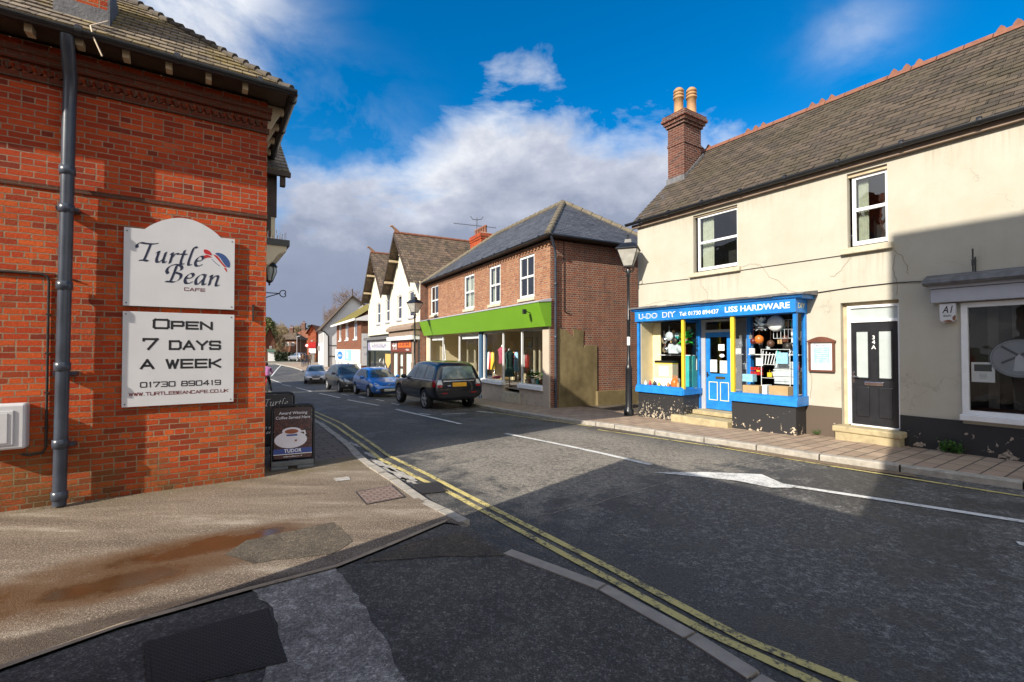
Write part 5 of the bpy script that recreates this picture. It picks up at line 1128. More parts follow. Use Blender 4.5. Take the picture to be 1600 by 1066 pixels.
pane([(3.275, yb + .03, .78), (4.575, yb + .03, .78), (4.575, yb + .03, 2.57), (3.275, yb + .03, 2.57)]); pane([(4.61, yb + .07, .78), (4.61, -.07, .78), (4.61, -.07, 2.57), (4.61, yb + .07, 2.57)]); pane([(3.235, .22, .78), (3.235, yb + .06, .78), (3.235, yb + .06, 2.57), (3.235, .22, 2.57)])
# doorway
mb = MB(); mb.box(1.90, 2.02, .30, .40, .22, 2.57); mb.box(2.72, 3.20, .36, .40, .22, 2.57); mb.box(2.02, 2.72, .30, .40, 2.235, 2.30); mb.box(2.02, 2.72, .30, .40, 2.51, 2.57); mb.build('door_surround', M['grey_paint'], sf)
mb = MB(); mb.face([(2.02, .36, 2.30), (2.72, .36, 2.30), (2.72, .36, 2.51), (2.02, .36, 2.51)]); mb.build('fanlight', M['glass_dark'], sf)
mb = MB(); x0, x1 = 2.02, 2.72
mb.box(x0, x0 + .11, .33, .375, .24, 2.235); mb.box(x1 - .11, x1, .33, .375, .24, 2.235); mb.box(x0 + .11, x1 - .11, .33, .375, 2.11, 2.235); mb.box(x0 + .11, x1 - .11, .33, .375, .24, 1.16)
mb.build('shop_door', M['blue_paint'], sf)
mb = MB(); mb.face([(x0 + .11, .36, 1.16), (x1 - .11, .36, 1.16), (x1 - .11, .36, 2.11), (x0 + .11, .36, 2.11)]); mb.build('door_pane', M['glass_dark'], sf)
mb = MB()
for xa, xb in ((2.10, 2.35), (2.42, 2.66)):
    za, zb = .47, .95; t = .018
    mb.box(xa, xa + t, .322, .331, za, zb); mb.box(xb - t, xb, .322, .331, za, zb); mb.box(xa + t, xb - t, .322, .331, za, za + t); mb.box(xa + t, xb - t, .322, .331, zb - t, zb)
mb.build('door_moulding', M.setdefault('pale_yellow', plain('pale_yellow_paint', (.72, .68, .35), .5)), sf)
mb = MB(); mb.box(2.30, 2.56, .318, .331, 1.03, 1.09); mb.build('letterbox', M['brass'], sf); mb = MB(); mb.box(2.045, 2.075, .315, .331, 1.06, 1.20); mb.tube([(2.06, .29, 1.14), (2.13, .285, 1.13)], .010, 6); mb.build('handle', M['iron'], sf)
for (xa, xb, za, zb) in ((2.10, 2.32, 1.20, 1.52), (2.40, 2.62, 1.18, 1.50), (2.36, 2.53, 1.76, 1.92)):
    mb = MB(); mb.face([(xa, .352, za), (xb, .352, za), (xb, .352, zb), (xa, .352, zb)]); pn = mb.build('door_notice', M['paper'], sf)
mb = MB()
for (xa, xb, za, zb) in ((2.13, 2.29, 1.20, 1.52), (2.43, 2.59, 1.18, 1.50), (2.385, 2.50, 1.76, 1.92)):
    for i in range(int((zb - za) / .032) - 1): squiggle(mb, xa, xb, zb - .04 - i * .032, .011, .351, 9)
mb.build('notice_print', M['ink'], sf)
mb = MB(); ell2 = [(2.46 + .07 * math.cos(i * math.pi / 9), .351, 1.63 + .045 * math.sin(i * math.pi / 9)) for i in range(18)]; mb.face(ell2); mb.build('door_notice', M['paper'], sf)
mb = MB(); mb.box(1.945, 1.965, -.02, .02, 1.25, 1.62); mb.build('pull_handle', M['chrome'], sf)
mb = MB(); mb.box(1.90, 3.20, -.10, .40, .12, .225, 0, .012); mb.box(1.62, 3.20, -.62, .40, -.2, .105, 0, .018); mb.build('shop_step', M['stone_step'], house)
text('fascia_lettering', 'U-DO  DIY', .47, 2.645, .135, yb - .061, M['white_ink'], sf, 1.24, bold=.028); text('fascia_lettering', 'U-DO  DIY', .478, 2.650, .123, yb - .065, M['blue_dark'], sf, 1.222, bold=-.016)
text('fascia_lettering', 'Tel: 01730 894437', 1.83, 2.655, .10, yb - .061, M['white_ink'], sf, 1.10, bold=.012); text('fascia_lettering', 'LISS HARDWARE', 3.09, 2.665, .125, yb - .061, M['white_ink'], sf, 1.46, bold=.022)
MR = Matrix(((0, -1, 0, 4.66), (1, 0, 0, -.44), (0, 0, 1, 0), (0, 0, 0, 1)))
text('fascia_lettering', 'DIY', .05, 2.66, .11, 0, M['pale_yellow'], sf, .30, M4=Matrix.Translation((4.662, -.46, 0)) @ Matrix.Rotation(R(90), 4, 'Z'), bold=.012)
# shop interior
mb = MB(); a, b, c, d = .44, 4.62, .42, 3.4
mb.face([(a, d, .1), (b, d, .1), (b, d, 2.7), (a, d, 2.7)]); mb.face([(a, yb + .1, 2.60), (a, d, 2.60), (b, d, 2.60), (b, yb + .1, 2.60)]); mb.face([(b, .12, .1), (b, .12, 2.7), (b, d, 2.7), (b, d, .1)]); mb.face([(a, c, .2), (b, c, .2), (b, d, .2), (a, d, .2)]); mb.build('shop_room', M['room'], sf)
mb = MB(); mb.box(.44, .72, .12, .15, .79, 2.56); mb.face([(.445, yb + .08, .8), (.445, .15, .8), (.445, .15, 2.56), (.445, yb + .08, 2.56)]); mb.build('side_panel', M['room_cream'], sf)
mb = MB(); mb.box(.45, 1.83, yb + .04, .45, .74, .785); mb.box(3.27, 4.57, yb + .04, .45, .74, .785); mb.build('display_shelf', M['white_paint'], sf)
mb = MB(); mb.box(.62, 1.82, .10, .14, 1.62, 1.64); mb.box(3.3, 4.57, .10, .14, 1.66, 1.68); mb.build('shelf', M['wire'], sf)

def good(name, build, m, label, cat, group=None, parts=()):
    root = empty(name, (C0.x, C0.y, 0), ANG_C, label, cat, group)
    mb = MB(); build(mb); mb.build(parts[0] if parts else 'body', m, root); return root
HG = 'hardware goods in the shop windows'
def sub(root, name, build, m): mb = MB(); build(mb); return mb.build(name, m, root)
r = good('boxed_tool', lambda b: b.box(.80, 1.38, -.22, .02, 1.00, 1.40), M['tan'], 'large tan picture box on the stand in the left hardware window', 'box', HG)
sub(r, 'lid_band', lambda b: b.box(.795, 1.385, -.225, .025, 1.395, 1.42), M['yellow_paint']); sub(r, 'lid', lambda b: b.box(.79, 1.39, -.23, .03, 1.421, 1.48), M['ink']); sub(r, 'print', lambda b: (b.box(.93, 1.25, -.2225, -.221, 1.06, 1.33)), M['paper'])
r = good('display_stand', lambda b: b.box(.78, 1.42, -.24, .05, .786, .998), M['white_paint'], 'white stand under the large tan box in the left hardware window', 'stand', HG)
random.seed(12)
cols = [M['paper'], M['red'], M['ink'], M['yellow_paint'], M['paper'], M['orange_pl'], M['paper'], M['cardboard']]
for i in range(8):
    x = .56 + i * .155; h_ = random.uniform(.09, .16); zz = .786
    r = good('bottle', lambda b: b.lathe([(.035, 0), (.04, h_ * .6), (.02, h_ * .8), (.016, h_)], (x, -.33, zz), 8), cols[i], ['white bottle nearest the cream side panel', 'red tin beside the white bottle on the sill', 'black bottle on the left window sill', 'yellow tin on the left window sill', 'white carton on the sill before the tan box', 'orange bottle in the left hardware window', 'white bottle beside the orange kettle', 'brown tin beside the yellow post'][i] + ' of the hardware shop', 'bottle', 'small bottles along the left hardware window sill')
r = good('kettle', lambda b: b.lathe([(.09, 0), (.11, .05), (.11, .14), (.07, .22), (.03, .24), (.02, .26)], (1.52, -.30, .786), 12), M['orange_pl'], 'orange plastic can at the bottom of the left hardware window', 'can', HG); sub(r, 'handle', lambda b: b.tube([(1.45, -.3, .98), (1.45, -.3, 1.08), (1.58, -.3, 1.08), (1.60, -.3, .98)], .012, 6), M['orange_pl'])
r = good('utility_box', lambda b: b.box(1.10, 1.42, -.02, .08, 1.68, 1.94), M['clear_pl'], 'grey plastic cabinet on the shelf in the left hardware window', 'box', HG)
r = good('storage_tub', lambda b: (b.prism([(1.93 - .38, .79), (1.93 - .10, .79), (1.93 - .08, 1.62), (1.93 - .40, 1.62)], .02, .30)), M['teal'], 'turquoise plastic tub by the yellow post in the left hardware window', 'tub', HG)
def leaves(b, cx, cy, cz, n, s):
    for i in range(n):
        a, e = random.uniform(0, 6.28), random.uniform(-.7, 1.2); d = Vector((math.cos(a) * math.cos(e), math.sin(a) * math.cos(e), math.sin(e))); q = d.cross(Vector((0, 0, 1))).normalized() * s * .4; p = Vector((cx, cy, cz)) + d * random.uniform(0, s); b.face([p, p + d * s * .5 + q, p + d * s, p + d * s * .5 - q])
r = good('plastic_plant', lambda b: leaves(b, 1.70, -.08, 2.06, 60, .15), M['green_pl'], 'bright green plastic plant hanging by the yellow post in the left hardware window', 'plant', HG)
for i, (x, z, s) in enumerate([(.98, 2.05, .10), (1.15, 2.15, .12), (1.32, 2.02, .09), (1.02, 1.78, .09), (1.5, 1.80, .10)]):
    r = good('pan', lambda b: (b.lathe([(.01, -.02), (s, -.02), (s * 1.05, .04), (s * .98, .04), (s * .9, -.01)], (x, -.05, z), 14, 0, True, 'y'), b.tube([(x, -.05, z + s), (x, -.05, z + s + .16)], .008, 5)), [M['chrome'], M['clear_pl'], M['iron']][i % 3], ['shiny', 'pale', 'dark', 'polished', 'grey'][i] + ' pan hung ' + ['highest on the left', 'under the top edge', 'next to the green plant', 'lowest on the left', 'close to the turquoise tub'][i] + ' in the left hardware window', 'pan', 'pans hung in the left hardware window')
for i, (xa, xb, zb) in enumerate([(3.42, 3.80, .97), (4.02, 4.42, .99)]):
    r = good('cardboard_box', lambda b: b.box(xa, xb, -.36, -.10, .787, zb), M['cardboard'], ['brown cardboard box nearest the yellow post at the foot of the right hardware window', 'brown cardboard box under the clear crates at the foot of the right hardware window'][i], 'box', HG)
r = good('white_carton', lambda b: b.box(3.86, 3.96, -.34, -.12, .787, 1.0), M['paper'], 'white carton between two cardboard boxes in the right hardware window', 'box', HG)
for i in range(3):
    r = good('clear_crate', lambda b: (b.box(3.98, 4.44, -.06, .12, 1.02 + i * .17, 1.16 + i * .17, 0, .012)), M['clear_pl'], ['bottom', 'middle', 'top'][i] + ' clear plastic crate of the stack behind the wire rack in the right hardware window', 'crate', HG); sub(r, 'lid', lambda b: b.box(3.97, 4.45, -.07, .13, 1.161 + i * .17, 1.178 + i * .17), M['paper'])
r = good('wire_rack', lambda b: [b.tube([(x, -.18, .79), (x, -.18, 1.80)], .008, 5) for x in (3.76, 4.38)] + [b.tube([(3.76, -.18, z), (4.38, -.18, z)], .006, 5) for z in (1.15, 1.45, 1.79)] + [b.tube([(3.78 + .06 * k, -.17, 1.46), (3.80 + .075 * k, -.17, 1.76 - .02 * (k % 4))], .012, 5) for k in range(9)], M['wire'], 'white wire rack of rods and tools in the right hardware window', 'rack', HG)
r = good('picture_box', lambda b: b.box(4.12, 4.36, -.24, -.20, 1.48, 1.72), M['sky_print'], 'sky blue picture pack on the wire rack in the right hardware window', 'box', HG)
r = good('book_stack', lambda b: b.box(3.38, 3.62, -.3, -.12, 1.05, 1.22), M['sky_print'], 'blue pack propped low beside the yellow post in the right hardware window', 'box', HG)
r = good('framed_photo', lambda b: b.box(3.50, 3.72, .02, .05, 1.38, 1.62), M['ink'], 'black framed picture on the shelf in the right hardware window', 'picture', HG); sub(r, 'print', lambda b: b.box(3.53, 3.69, .015, .019, 1.41, 1.59), M['paper'])
r = good('seed_packets', lambda b: [b.box(3.46 + .075 * k, 3.52 + .075 * k, -.10, -.08, 1.20 + .01 * j + .1 * j, 1.28 + .1 * j) for k in range(4) for j in range(2)], M['red'], 'rack of red packets at left of the right hardware window', 'packets', HG)
for i, (x, z, s, mm) in enumerate([(3.62, 2.02, .10, 'orange_pl'), (3.48, 1.98, .07, 'maroon'), (3.88, 1.92, .08, 'brown_paint'), (4.25, 1.85, .09, 'iron')]):
    r = good('hanging_pot', lambda b: (b.lathe([(.01, -s), (s * .7, -s * .9), (s, -.2 * s), (s * .9, .6 * s), (s * .4, s)], (x, 0, z), 12), b.tube([(x, 0, z + s * .9), (x, 0, 2.56)], .004, 4)), M[mm], ['orange', 'dark red', 'brown', 'dark iron'][i] + ' pot hanging in the right hardware window', 'pot', HG)
r = good('hanging_tray', lambda b: b.lathe([(.02, -.03), (.16, -.03), (.19, .05), (.17, .05), (.14, -.02)], (4.0, -.05, 2.38), 16, 0, True, 'y'), M['paper'], 'pale round tray hung at the top of the right hardware window', 'tray', HG)
r = good('hanging_basket', lambda b: [b.tube([(3.92 + .08 * k, .05, 2.04), (3.92 + .08 * k, .05, 2.45)], .006, 4) for k in range(7)] + [b.tube([(3.92, .05, z), (4.40, .05, z)], .006, 4) for z in (2.04, 2.24, 2.45)], M['wire'], 'white wire grid hung at the top of the right hardware window', 'basket', HG)
r = good('strip_light_tangle', lambda b: leaves(b, 3.72, -.1, 2.32, 50, .14), M['clear_pl'], 'cluster of shiny bags hung at the top left of the right hardware window', 'bags', HG)

for i in range(58):
    left = i < 20; x = random.uniform(.78, 1.75) if left else random.uniform(3.35, 4.5); z = random.uniform(1.7, 2.45) if left else random.uniform(1.25, 2.45); wd = random.uniform(.03, .07); hh = random.uniform(.06, .16); yy = random.uniform(.02, .38)
    r = good('hanging_packet', lambda b: (b.box(x - wd, x + wd, yy, yy + .03, z - hh, z), b.tube([(x, yy + .01, z), (x, yy + .01, z + .06)], .004, 4)), M[random.choice(['clear_pl', 'paper', 'iron', 'cardboard', 'wood_mid', 'yellow_paint', 'clear_pl', 'room_grey', 'teal', 'red'])], 'small packet hung in the dark back of the ' + ('left' if left else 'right') + ' hardware window', 'packet', 'packets hung in the ' + ('left' if left else 'right') + ' hardware window')
# weeds along the wall
def weed(name, x, y, n, s, label):
    p = (Matrix.Rotation(ANG_C, 4, 'Z') @ Vector((x, y, .03))) + house.location; root = empty(name, p, ANG_C, label, 'weed'); mb = MB()
    for i in range(n):
        a = random.uniform(0, 6.28); e = random.uniform(.5, 1.4); L = s * random.uniform(.5, 1); d = Vector((math.cos(a) * math.cos(e), math.sin(a) * math.cos(e) * .5 - .1, math.sin(e))); q = d.cross(Vector((0, 0, 1))).normalized() * s * .05
        b0 = Vector((random.uniform(-s, s) * .45, random.uniform(-.03, .02), 0))
        for k in range(4): c = b0 + d * L * (k + 1) / 4; qq = q * random.choice((-1, 1)) * 3.2; mb.face([c, c + qq + d * s * .10, c + qq * 1.7 + Vector((0, 0, -.01)), c + qq - d * s * .08])
        mb.face([b0 - q * .3, b0 + q * .3, b0 + d * L])
    return mb.build('leaves', M['leaf_weed'], root)
weed('weed', 6.95, -.08, 34, .24, 'leafy green weed at the foot of the black peeling plinth'); weed('weed', 4.84, -.07, 16, .12, 'small green weed at the corner of the hardware stallriser')
# ================================================================== brick shop with the green fascia
def gz(x, y, o): return 0
shop = empty('brick_shop', (1.296, 15.7, 0), ANG_G, 'two storey brown brick shop with a slate hipped roof and a long lime green fascia', 'building')
WH = 5.52; L0 = -12.75; SD = 5.3
whs = [(-12.3, -11.05, 3.69, 5.34), (-7.45, -6.26, 3.66, 5.27), (-4.73, -3.66, 3.66, 5.28), (-2.14, -1.03, 3.66, 5.24)]
mb = MB(); mb.wall(L0, 0, 3.2, WH, 0, whs + [(-9.6, -8.9, 3.75, 5.2)], .07); mb.face([(-9.6, .02, 3.75), (-8.9, .02, 3.75), (-8.9, .02, 5.2), (-9.6, .02, 5.2)]); mb.build('wall', M['brick_shop'], shop, 'front wall of warm brown brick')
mb = MB(); mb.face([(0, 0, -1), (0, SD, -1), (0, SD, WH), (0, 0, WH)]); mb.face([(0, SD, -1), (L0, SD, -1), (L0, SD, WH), (0, SD, WH)]); mb.face([(L0, SD, -1), (L0, 0, -1), (L0, 0, WH), (L0, SD, WH)]); mb.build('wall', M['brick_side'], shop, 'side wall of dark mixed brick')
mb = MB(); x = L0 + .05
while x < -.02: mb.box(x, x + .11, -.05, 0, WH - .20, WH - .13); x += .225
mb.box(L0, .03, -.045, -.001, WH - .125, WH - .03); mb.build('eaves_course', M['brick_shop'], shop)
ov = .30; ez = 5.60; ry = SD / 2; rz_ = 8.0; xa, xb = -3.0, -9.4
mb = MB(); mb.courses((L0 - ov, -ov, ez), (ov, -ov, ez), (xa, ry, rz_), (xb, ry, rz_), 26, .006, 0, .28, .006); mb.courses((ov, -ov, ez), (ov, SD + ov, ez), (xa, ry, rz_), (xa, ry, rz_), 26, .006, 0, .28, .006); mb.courses((ov, SD + ov, ez), (L0 - ov, SD + ov, ez), (xb, ry, rz_), (xa, ry, rz_), 26, .008); mb.courses((L0 - ov, SD + ov, ez), (L0 - ov, -ov, ez), (xb, ry, rz_), (xb, ry, rz_), 26, .008)
rf = mb.build('roof', M['slate'], shop)
mb = MB()
for a, b in (((ov, -ov, ez), (xa, ry, rz_)), ((ov, SD + ov, ez), (xa, ry, rz_)), ((xa, ry, rz_), (xb, ry, rz_)), ((xb, ry, rz_), (L0 - ov, -ov, ez))):
    a, b = Vector(a), Vector(b); n = int((b - a).length / .42)
    for i in range(n): mb.tube([a.lerp(b, (i + .02) / n) + Vector((0, 0, .02)), a.lerp(b, (i + 1) / n) + Vector((0, 0, .0))], [.115, .105], 8)
mb.build('ridge_tiles', M['ridge_buff'], rf)
mb = MB(); mb.face([(L0 - ov, -ov, ez - .03), (ov, -ov, ez - .03), (ov, 0, ez - .03), (L0, 0, ez - .03)]); mb.face([(ov, -ov, ez - .03), (ov, SD + ov, ez - .03), (0, SD, ez - .03), (0, 0, ez - .03)]); mb.build('soffit', M['wood_dark'], shop)
gutter(shop, L0 - ov, ov + .05, -ov - .03, ez, .05, brackets=12)
mb = MB(); mb.tube([(ov + .04, -ov, ez - .01), (ov + .04, SD + ov, ez - .01)], .05, 8); mb.build('gutter', M['gutter'], shop)
for i, (a, b, c, d) in enumerate(whs): sash(shop, a + .02, b - .02, c + .02, d - .02, .03, M['white_paint'], (c + d) / 2, True, True, ['', 'n', 'lr', ''][i], .07, silm=M['stone'], name='window', sill_out=.06)
downpipe(shop, [(.34, -.2, ez - .05), (.30, -.1, ez - .2), (.10, .14, ez - .5), (.06, .17, ez - .75), (.06, .17, -.2)], .042, M['pipe'], [(.06, .17, 4.0), (.06, .17, 2.2), (.06, .17, .4)])
# yellowish render and low wall on the side
mb = MB(); mb.prismx([(.30, -.4), (1.97, -.4), (1.97, 1.93), (1.42, 1.93), (1.37, 1.80), (1.34, 1.9), (1.20, 2.05), (.95, 2.2), (.62, 2.44), (.30, 2.52)], .002, .035); mb.prismx([(.95, 2.18), (1.36, 1.83), (1.38, 2.46), (.93, 2.50)], .002, .028); mb.build('render_patch', M['yellow_render'], shop)
mb = MB(); mb.box(.001, .16, 1.9, 5.3, -.4, .30); mb.build('footing', M['yellow_render'], shop)
mb = MB(); mb.tube([(.02, .55, 5.5), (.02, .55, 3.1)], .012, 6); mb.tube([(.02, .55, 3.1), (.03, .75, 3.02), (.03, .8, 3.05)], .012, 6); mb.build('cable', M['ink'], shop)
# fascia, leaning out at the top
mb = MB(); a, b = L0 - .1, .05
mb.face([(a, -.22, 2.56), (b, -.22, 2.56), (b, -.50, 3.36), (a, -.50, 3.36)]); mb.face([(b, -.22, 2.56), (b, 0, 2.56), (b, 0, 3.40), (b, -.50, 3.36)]); mb.face([(a, 0, 2.56), (a, -.22, 2.56), (a, -.50, 3.36), (a, 0, 3.40)]); mb.face([(a, 0, 2.56), (b, 0, 2.56), (b, -.22, 2.56), (a, -.22, 2.56)]); fs = mb.build('fascia', M['green_fascia'], shop)
mb = MB(); mb.prismx([(-.52, 3.362), (-.52, 3.39), (0, 3.52), (0, 3.41)], a, b + .02); mb.build('flashing', M['grey_paint'], fs)
fl = MB(); fl.tube([(-.62, -.42, 3.05), (-.62, -.62, 3.10)], .016, 6); fl.box(-.68, -.56, -.70, -.60, 3.0, 3.16); fl.build('spotlight', M['black_metal'], shop)
# shop windows
mb = MB()
def fr(x0, x1, z0, z1, y=.0, t=.06):
    mb = MB(); mb.box(x0, x0 + t, y, y + .07, z0, z1); mb.box(x1 - t, x1, y, y + .07, z0, z1); mb.box(x0 + t, x1 - t, y, y + .07, z1 - t, z1); mb.box(x0 + t, x1 - t, y, y + .07, z0, z0 + t); return mb.build('shop_window', M['white_paint'], shop)
for (x0, x1) in ((-12.55, -10.3), (-8.1, -5.72), (-5.28, -3.42), (-1.98, -.42)): sfm = fr(x0, x1, .45, 2.52)
def pane(p): mb = MB(); mb.face(p); return mb.build('pane', M['glass_shop'], sfm)
for (x0, x1) in ((-12.5, -10.35), (-8.05, -5.77), (-5.23, -3.47), (-1.93, -.47)): pane([(x0, .03, .5), (x1, .03, .5), (x1, .03, 2.48), (x0, .03, 2.48)])
pane([(-3.42, .04, .45), (-2.9, 1.1, .45), (-2.9, 1.1, 2.5), (-3.42, .04, 2.5)]); pane([(-10.3, .04, .45), (-9.7, 1.1, .45), (-9.7, 1.1, 2.5), (-10.3, .04, 2.5)]); pane([(-8.6, 1.1, .45), (-8.1, .04, .45), (-8.1, .04, 2.5), (-8.6, 1.1, 2.5)]); pane([(-2.4, 1.1, .45), (-2.0, .04, .45), (-2.0, .04, 2.5), (-2.4, 1.1, 2.5)])
mb = MB()
for (x0, x1) in ((-5.40, -3.35), (-2.10, -.38), (-8.2, -5.66), (-12.7, -10.2)): mb = MB(); mb.prismx([(-.12, .36), (0.07, .36), (.07, .53), (-.03, .53), (-.10, .48)], x0, x1); mb.build('sill', M['white_paint'], shop)
mb = MB()
for (x0, x1) in ((-12.75, -10.2), (-8.2, -5.66), (-5.40, -3.38), (-2.08, -.40)): MB().box(x0, x1, -.02, .25, -1, .36).build('stallriser', M['buff_pier'], shop)
mb = MB(); mb.box(-.40, -.005, -.06, .3, -1, 2.56); mb.build('pier', M['buff_pier'], shop); mb = MB(); mb.box(-5.68, -5.42, -.03, .25, -1, 2.56); mb.build('pier', M.setdefault('slate_blue', render_wall('slate_blue_paint', (.06, .13, .22), .4, chips=.5, chipc=(.5, .48, .4))), shop); mb = MB(); mb.box(-12.95, -12.58, -.03, .25, -1.2, 2.56); mb.build('pier', M['cream_paint'], shop)
MB().box(-3.42, -2.0, -.05, 1.2, -1, .12).build('doorstep', M['stone'], shop); MB().box(-10.3, -8.1, -.02, 1.2, -1, .02).build('doorstep', M['stone'], shop)
# bright shop interior, doors
mb = MB(); a, b, d = L0 + .05, -.05, 3.9
mb.face([(a, d, -.2), (b, d, -.2), (b, d, 2.7), (a, d, 2.7)]); mb.face([(b, .05, -.2), (b, .05, 2.7), (b, d, 2.7), (b, d, -.2)]); mb.face([(a, .05, -.2), (a, d, -.2), (a, d, 2.7), (a, .05, 2.7)]); mb.face([(-7.0, 1.3, .3), (-7.0, d, .3), (-7.0, d, 2.7), (-7.0, 1.3, 2.7)]); mb.build('shop_room', M['room_cream'], shop)
mb = MB(); mb.face([(a, .05, 2.65), (a, d, 2.65), (b, d, 2.65), (b, .05, 2.65)]); mb.build('ceiling', M['room_cream'], shop)
mb = MB(); mb.face([(a, .05, .25), (b, .05, .25), (b, d, .25), (a, d, .25)]); mb.build('floor', M['room_grey'], shop)
for x0, x1 in ((-2.9, -2.4), (-9.65, -8.65)):
    mb = MB(); mb.box(x0, x0 + .09, 1.1, 1.16, .15, 2.3); mb.box(x1 - .09, x1, 1.1, 1.16, .15, 2.3); mb.box(x0, x1, 1.1, 1.16, 2.3, 2.5); mb.box(x0 + .09, x1 - .09, 1.1, 1.16, .15, .8); dd = mb.build('shop_door', M['cream_paint'], shop); mb = MB(); mb.face([(x0 + .09, 1.13, .8), (x1 - .09, 1.13, .8), (x1 - .09, 1.13, 2.3), (x0 + .09, 1.13, 2.3)]); mb.build('pane', M['glass_shop'], dd)
for x0 in (-1.9, -7.9, -12.3): mb = MB(); mb.box(x0, x0 + 1.3, 2.2, 2.3, .3, 2.2); mb.build('display_wall', M['room_cream'], shop)
mb = MB()
for x0 in (-12.3, -7.9): mb.box(x0, x0 + 1.9, .10, .14, 2.28, 2.42)
mb.build('roller_blind', M['white_paint'], shop)
def sgood(name, build, m, label, cat, group='goods in the gift shop windows'):
    root = empty(name, (1.296, 15.7, 0), ANG_G, label, cat, group); mb = MB(); build(mb); mb.build('body', m, root); return root
M['pink_knit'] = plain('pink_knit', (.42, .08, .13), .9, var=.3, sc=5); M['green_coat'] = plain('dark_green_coat', (.02, .06, .05), .9, var=.3); M['teal_scarf'] = plain('teal_scarf', (.02, .20, .22), .8, var=.3)
def torso(b, x, y, z): b.lathe([(.14, 0), (.17, .05), (.15, .30), (.19, .52), (.20, .60), (.10, .68), (.05, .72)], (x, y, z), 14)
for (x, y, z, mm, nm) in ((-4.35, .45, 1.18, 'pink_knit', 'shop mannequin wearing a deep pink jumper'), (-3.62, .40, 1.02, 'green_coat', 'shop mannequin wearing a long dark green coat')):
    r = sgood('mannequin', lambda b: torso(b, x, y, z), M[mm], nm, 'mannequin'); r.children[0].name = 'garment'
    sub(r, 'stand', lambda b: (b.tube([(x, y, .28), (x, y, z + .05)], .018, 6), b.lathe([(.14, 0), (.14, .02), (.02, .04)], (x, y, .26), 12)), M['wood_mid']); sub(r, 'neck', lambda b: b.lathe([(.055, .69), (.05, .77), (.02, .80)], (x, y, z), 10), M['paper'])
    if mm == 'green_coat': sub(r, 'skirt', lambda b: b.lathe([(.22, -.35), (.17, .05)], (x, y, z), 14), M[mm])
r = sgood('glass_cabinet', lambda b: b.box(-3.35, -2.95, 1.25, 1.75, .26, .95), M['clear_pl'], 'pale glass display cabinet in the gift shop doorway', 'cabinet')
r = sgood('shelf_unit', lambda b: (b.box(-3.9, -3.0, 2.2, 2.5, 1.35, 1.40), b.box(-3.9, -3.0, 2.2, 2.5, .9, .95), b.box(-3.92, -3.86, 2.2, 2.5, .26, 1.8)), M['wood_mid'], 'brown wooden shelf unit behind the dark green coat in the gift shop', 'shelf')
random.seed(21); cc = ['red', 'paper', 'orange_pl', 'pink_knit', 'yellow_paint', 'brown_paint']
for i in range(6):
    x = -3.85 + i * .15; r = sgood('ornament', lambda b: b.lathe([(.05, 0), (.06, .08), (.03, .12), (.045, .17), (.01, .22)], (x, 2.3, 1.40), 8), M[cc[i]], ['red', 'white', 'orange', 'pink', 'yellow', 'brown'][i] + ' ornament standing on the brown shelf unit in the gift shop', 'ornament', 'ornaments on the brown shelf')
r = sgood('scarf_stand', lambda b: (b.lathe([(.16, 0), (.13, .4), (.05, .75)], (-.62, .5, 1.25), 10)), M['teal_scarf'], 'teal scarf hung at the right edge of the gift shop window', 'scarf')
r = sgood('card_rack', lambda b: [b.box(-1.05 + .03 * k, -.75 + .03 * k, .42 + .03 * k, .44 + .03 * k, .5 + .26 * k, .74 + .26 * k) for k in range(3)], M['paper'], 'white rack of cards low in the right gift shop window', 'rack')
r = sgood('striped_bag', lambda b: b.box(-.66, -.50, .3, .42, .52, .95), M['paper'], 'white bag standing by the buff pier in the gift shop window', 'bag')
r = sgood('wreath_display', lambda b: leaves(b, -1.35, .9, 1.2, 70, .22), M['leaf_weed'], 'green foliage display in the right gift shop window', 'plant')
r = sgood('shoe_pair', lambda b: (b.box(-4.85, -4.70, .2, .42, .53, .62, 0, .03), b.box(-4.66, -4.50, .22, .45, .53, .66, 0, .03)), M['maroon'], 'dark red shoes at the bottom left of the main gift shop window', 'shoes')
def frame_a(b, x): b.tube([(x - .32, .5, .3), (x, .45, 2.1)], .03, 6); b.tube([(x + .32, .5, .3), (x, .45, 2.1)], .03, 6); b.tube([(x - .16, .48, 1.2), (x + .16, .48, 1.2)], .025, 6)
for x, nm in ((-6.25, 'white display ladder beside the slate blue pier in the gift shop window'), (-11.3, 'white display ladder in the far left gift shop window')): sgood('display_ladder', lambda b: frame_a(b, x), M['white_ink'], nm, 'ladder', 'white display ladders')
for i in range(10):
    x = -9.6 + i * .16 + (0 if i < 5 else -.8); z = .9 + (.55 if i < 5 else 0); r = sgood('gift_box', lambda b: b.box(x, x + .12, 2.0, 2.15, z, z + .16), M[cc[i % 6]], 'small coloured gift box on the display behind the parked black car', 'box', 'small gift boxes in the gift shop')

mm_ = ['paper', 'pink_knit', 'teal_scarf', 'yellow_paint', 'green_coat', 'sky_print', 'red']
def rail(x0, x1, y, cols, label):
    r = sgood('clothes_rail', lambda b: (b.tube([(x0, y, .28), (x0, y, 1.75), (x1, y, 1.75), (x1, y, .28)], .02, 6)), M['chrome'], label, 'clothes rail'); n = len(cols)
    for i, c in enumerate(cols): x = x0 + .12 + (x1 - x0 - .24) * i / max(1, n - 1); sub(r, 'garment', lambda b: b.lathe([(.02, 1.72), (.10, 1.62), (.12, 1.2), (.15, .85), (.13, .82)], (x, y, 0), 10), M[c])
rail(-5.2, -4.5, 1.3, ['paper', 'teal_scarf', 'yellow_paint', 'pink_knit', 'sky_print'], 'rail of bright clothes at the back left of the main gift shop window')
rail(-1.85, -1.25, 1.5, ['red', 'paper', 'green_coat', 'sky_print'], 'rail of coloured clothes behind the right gift shop window')
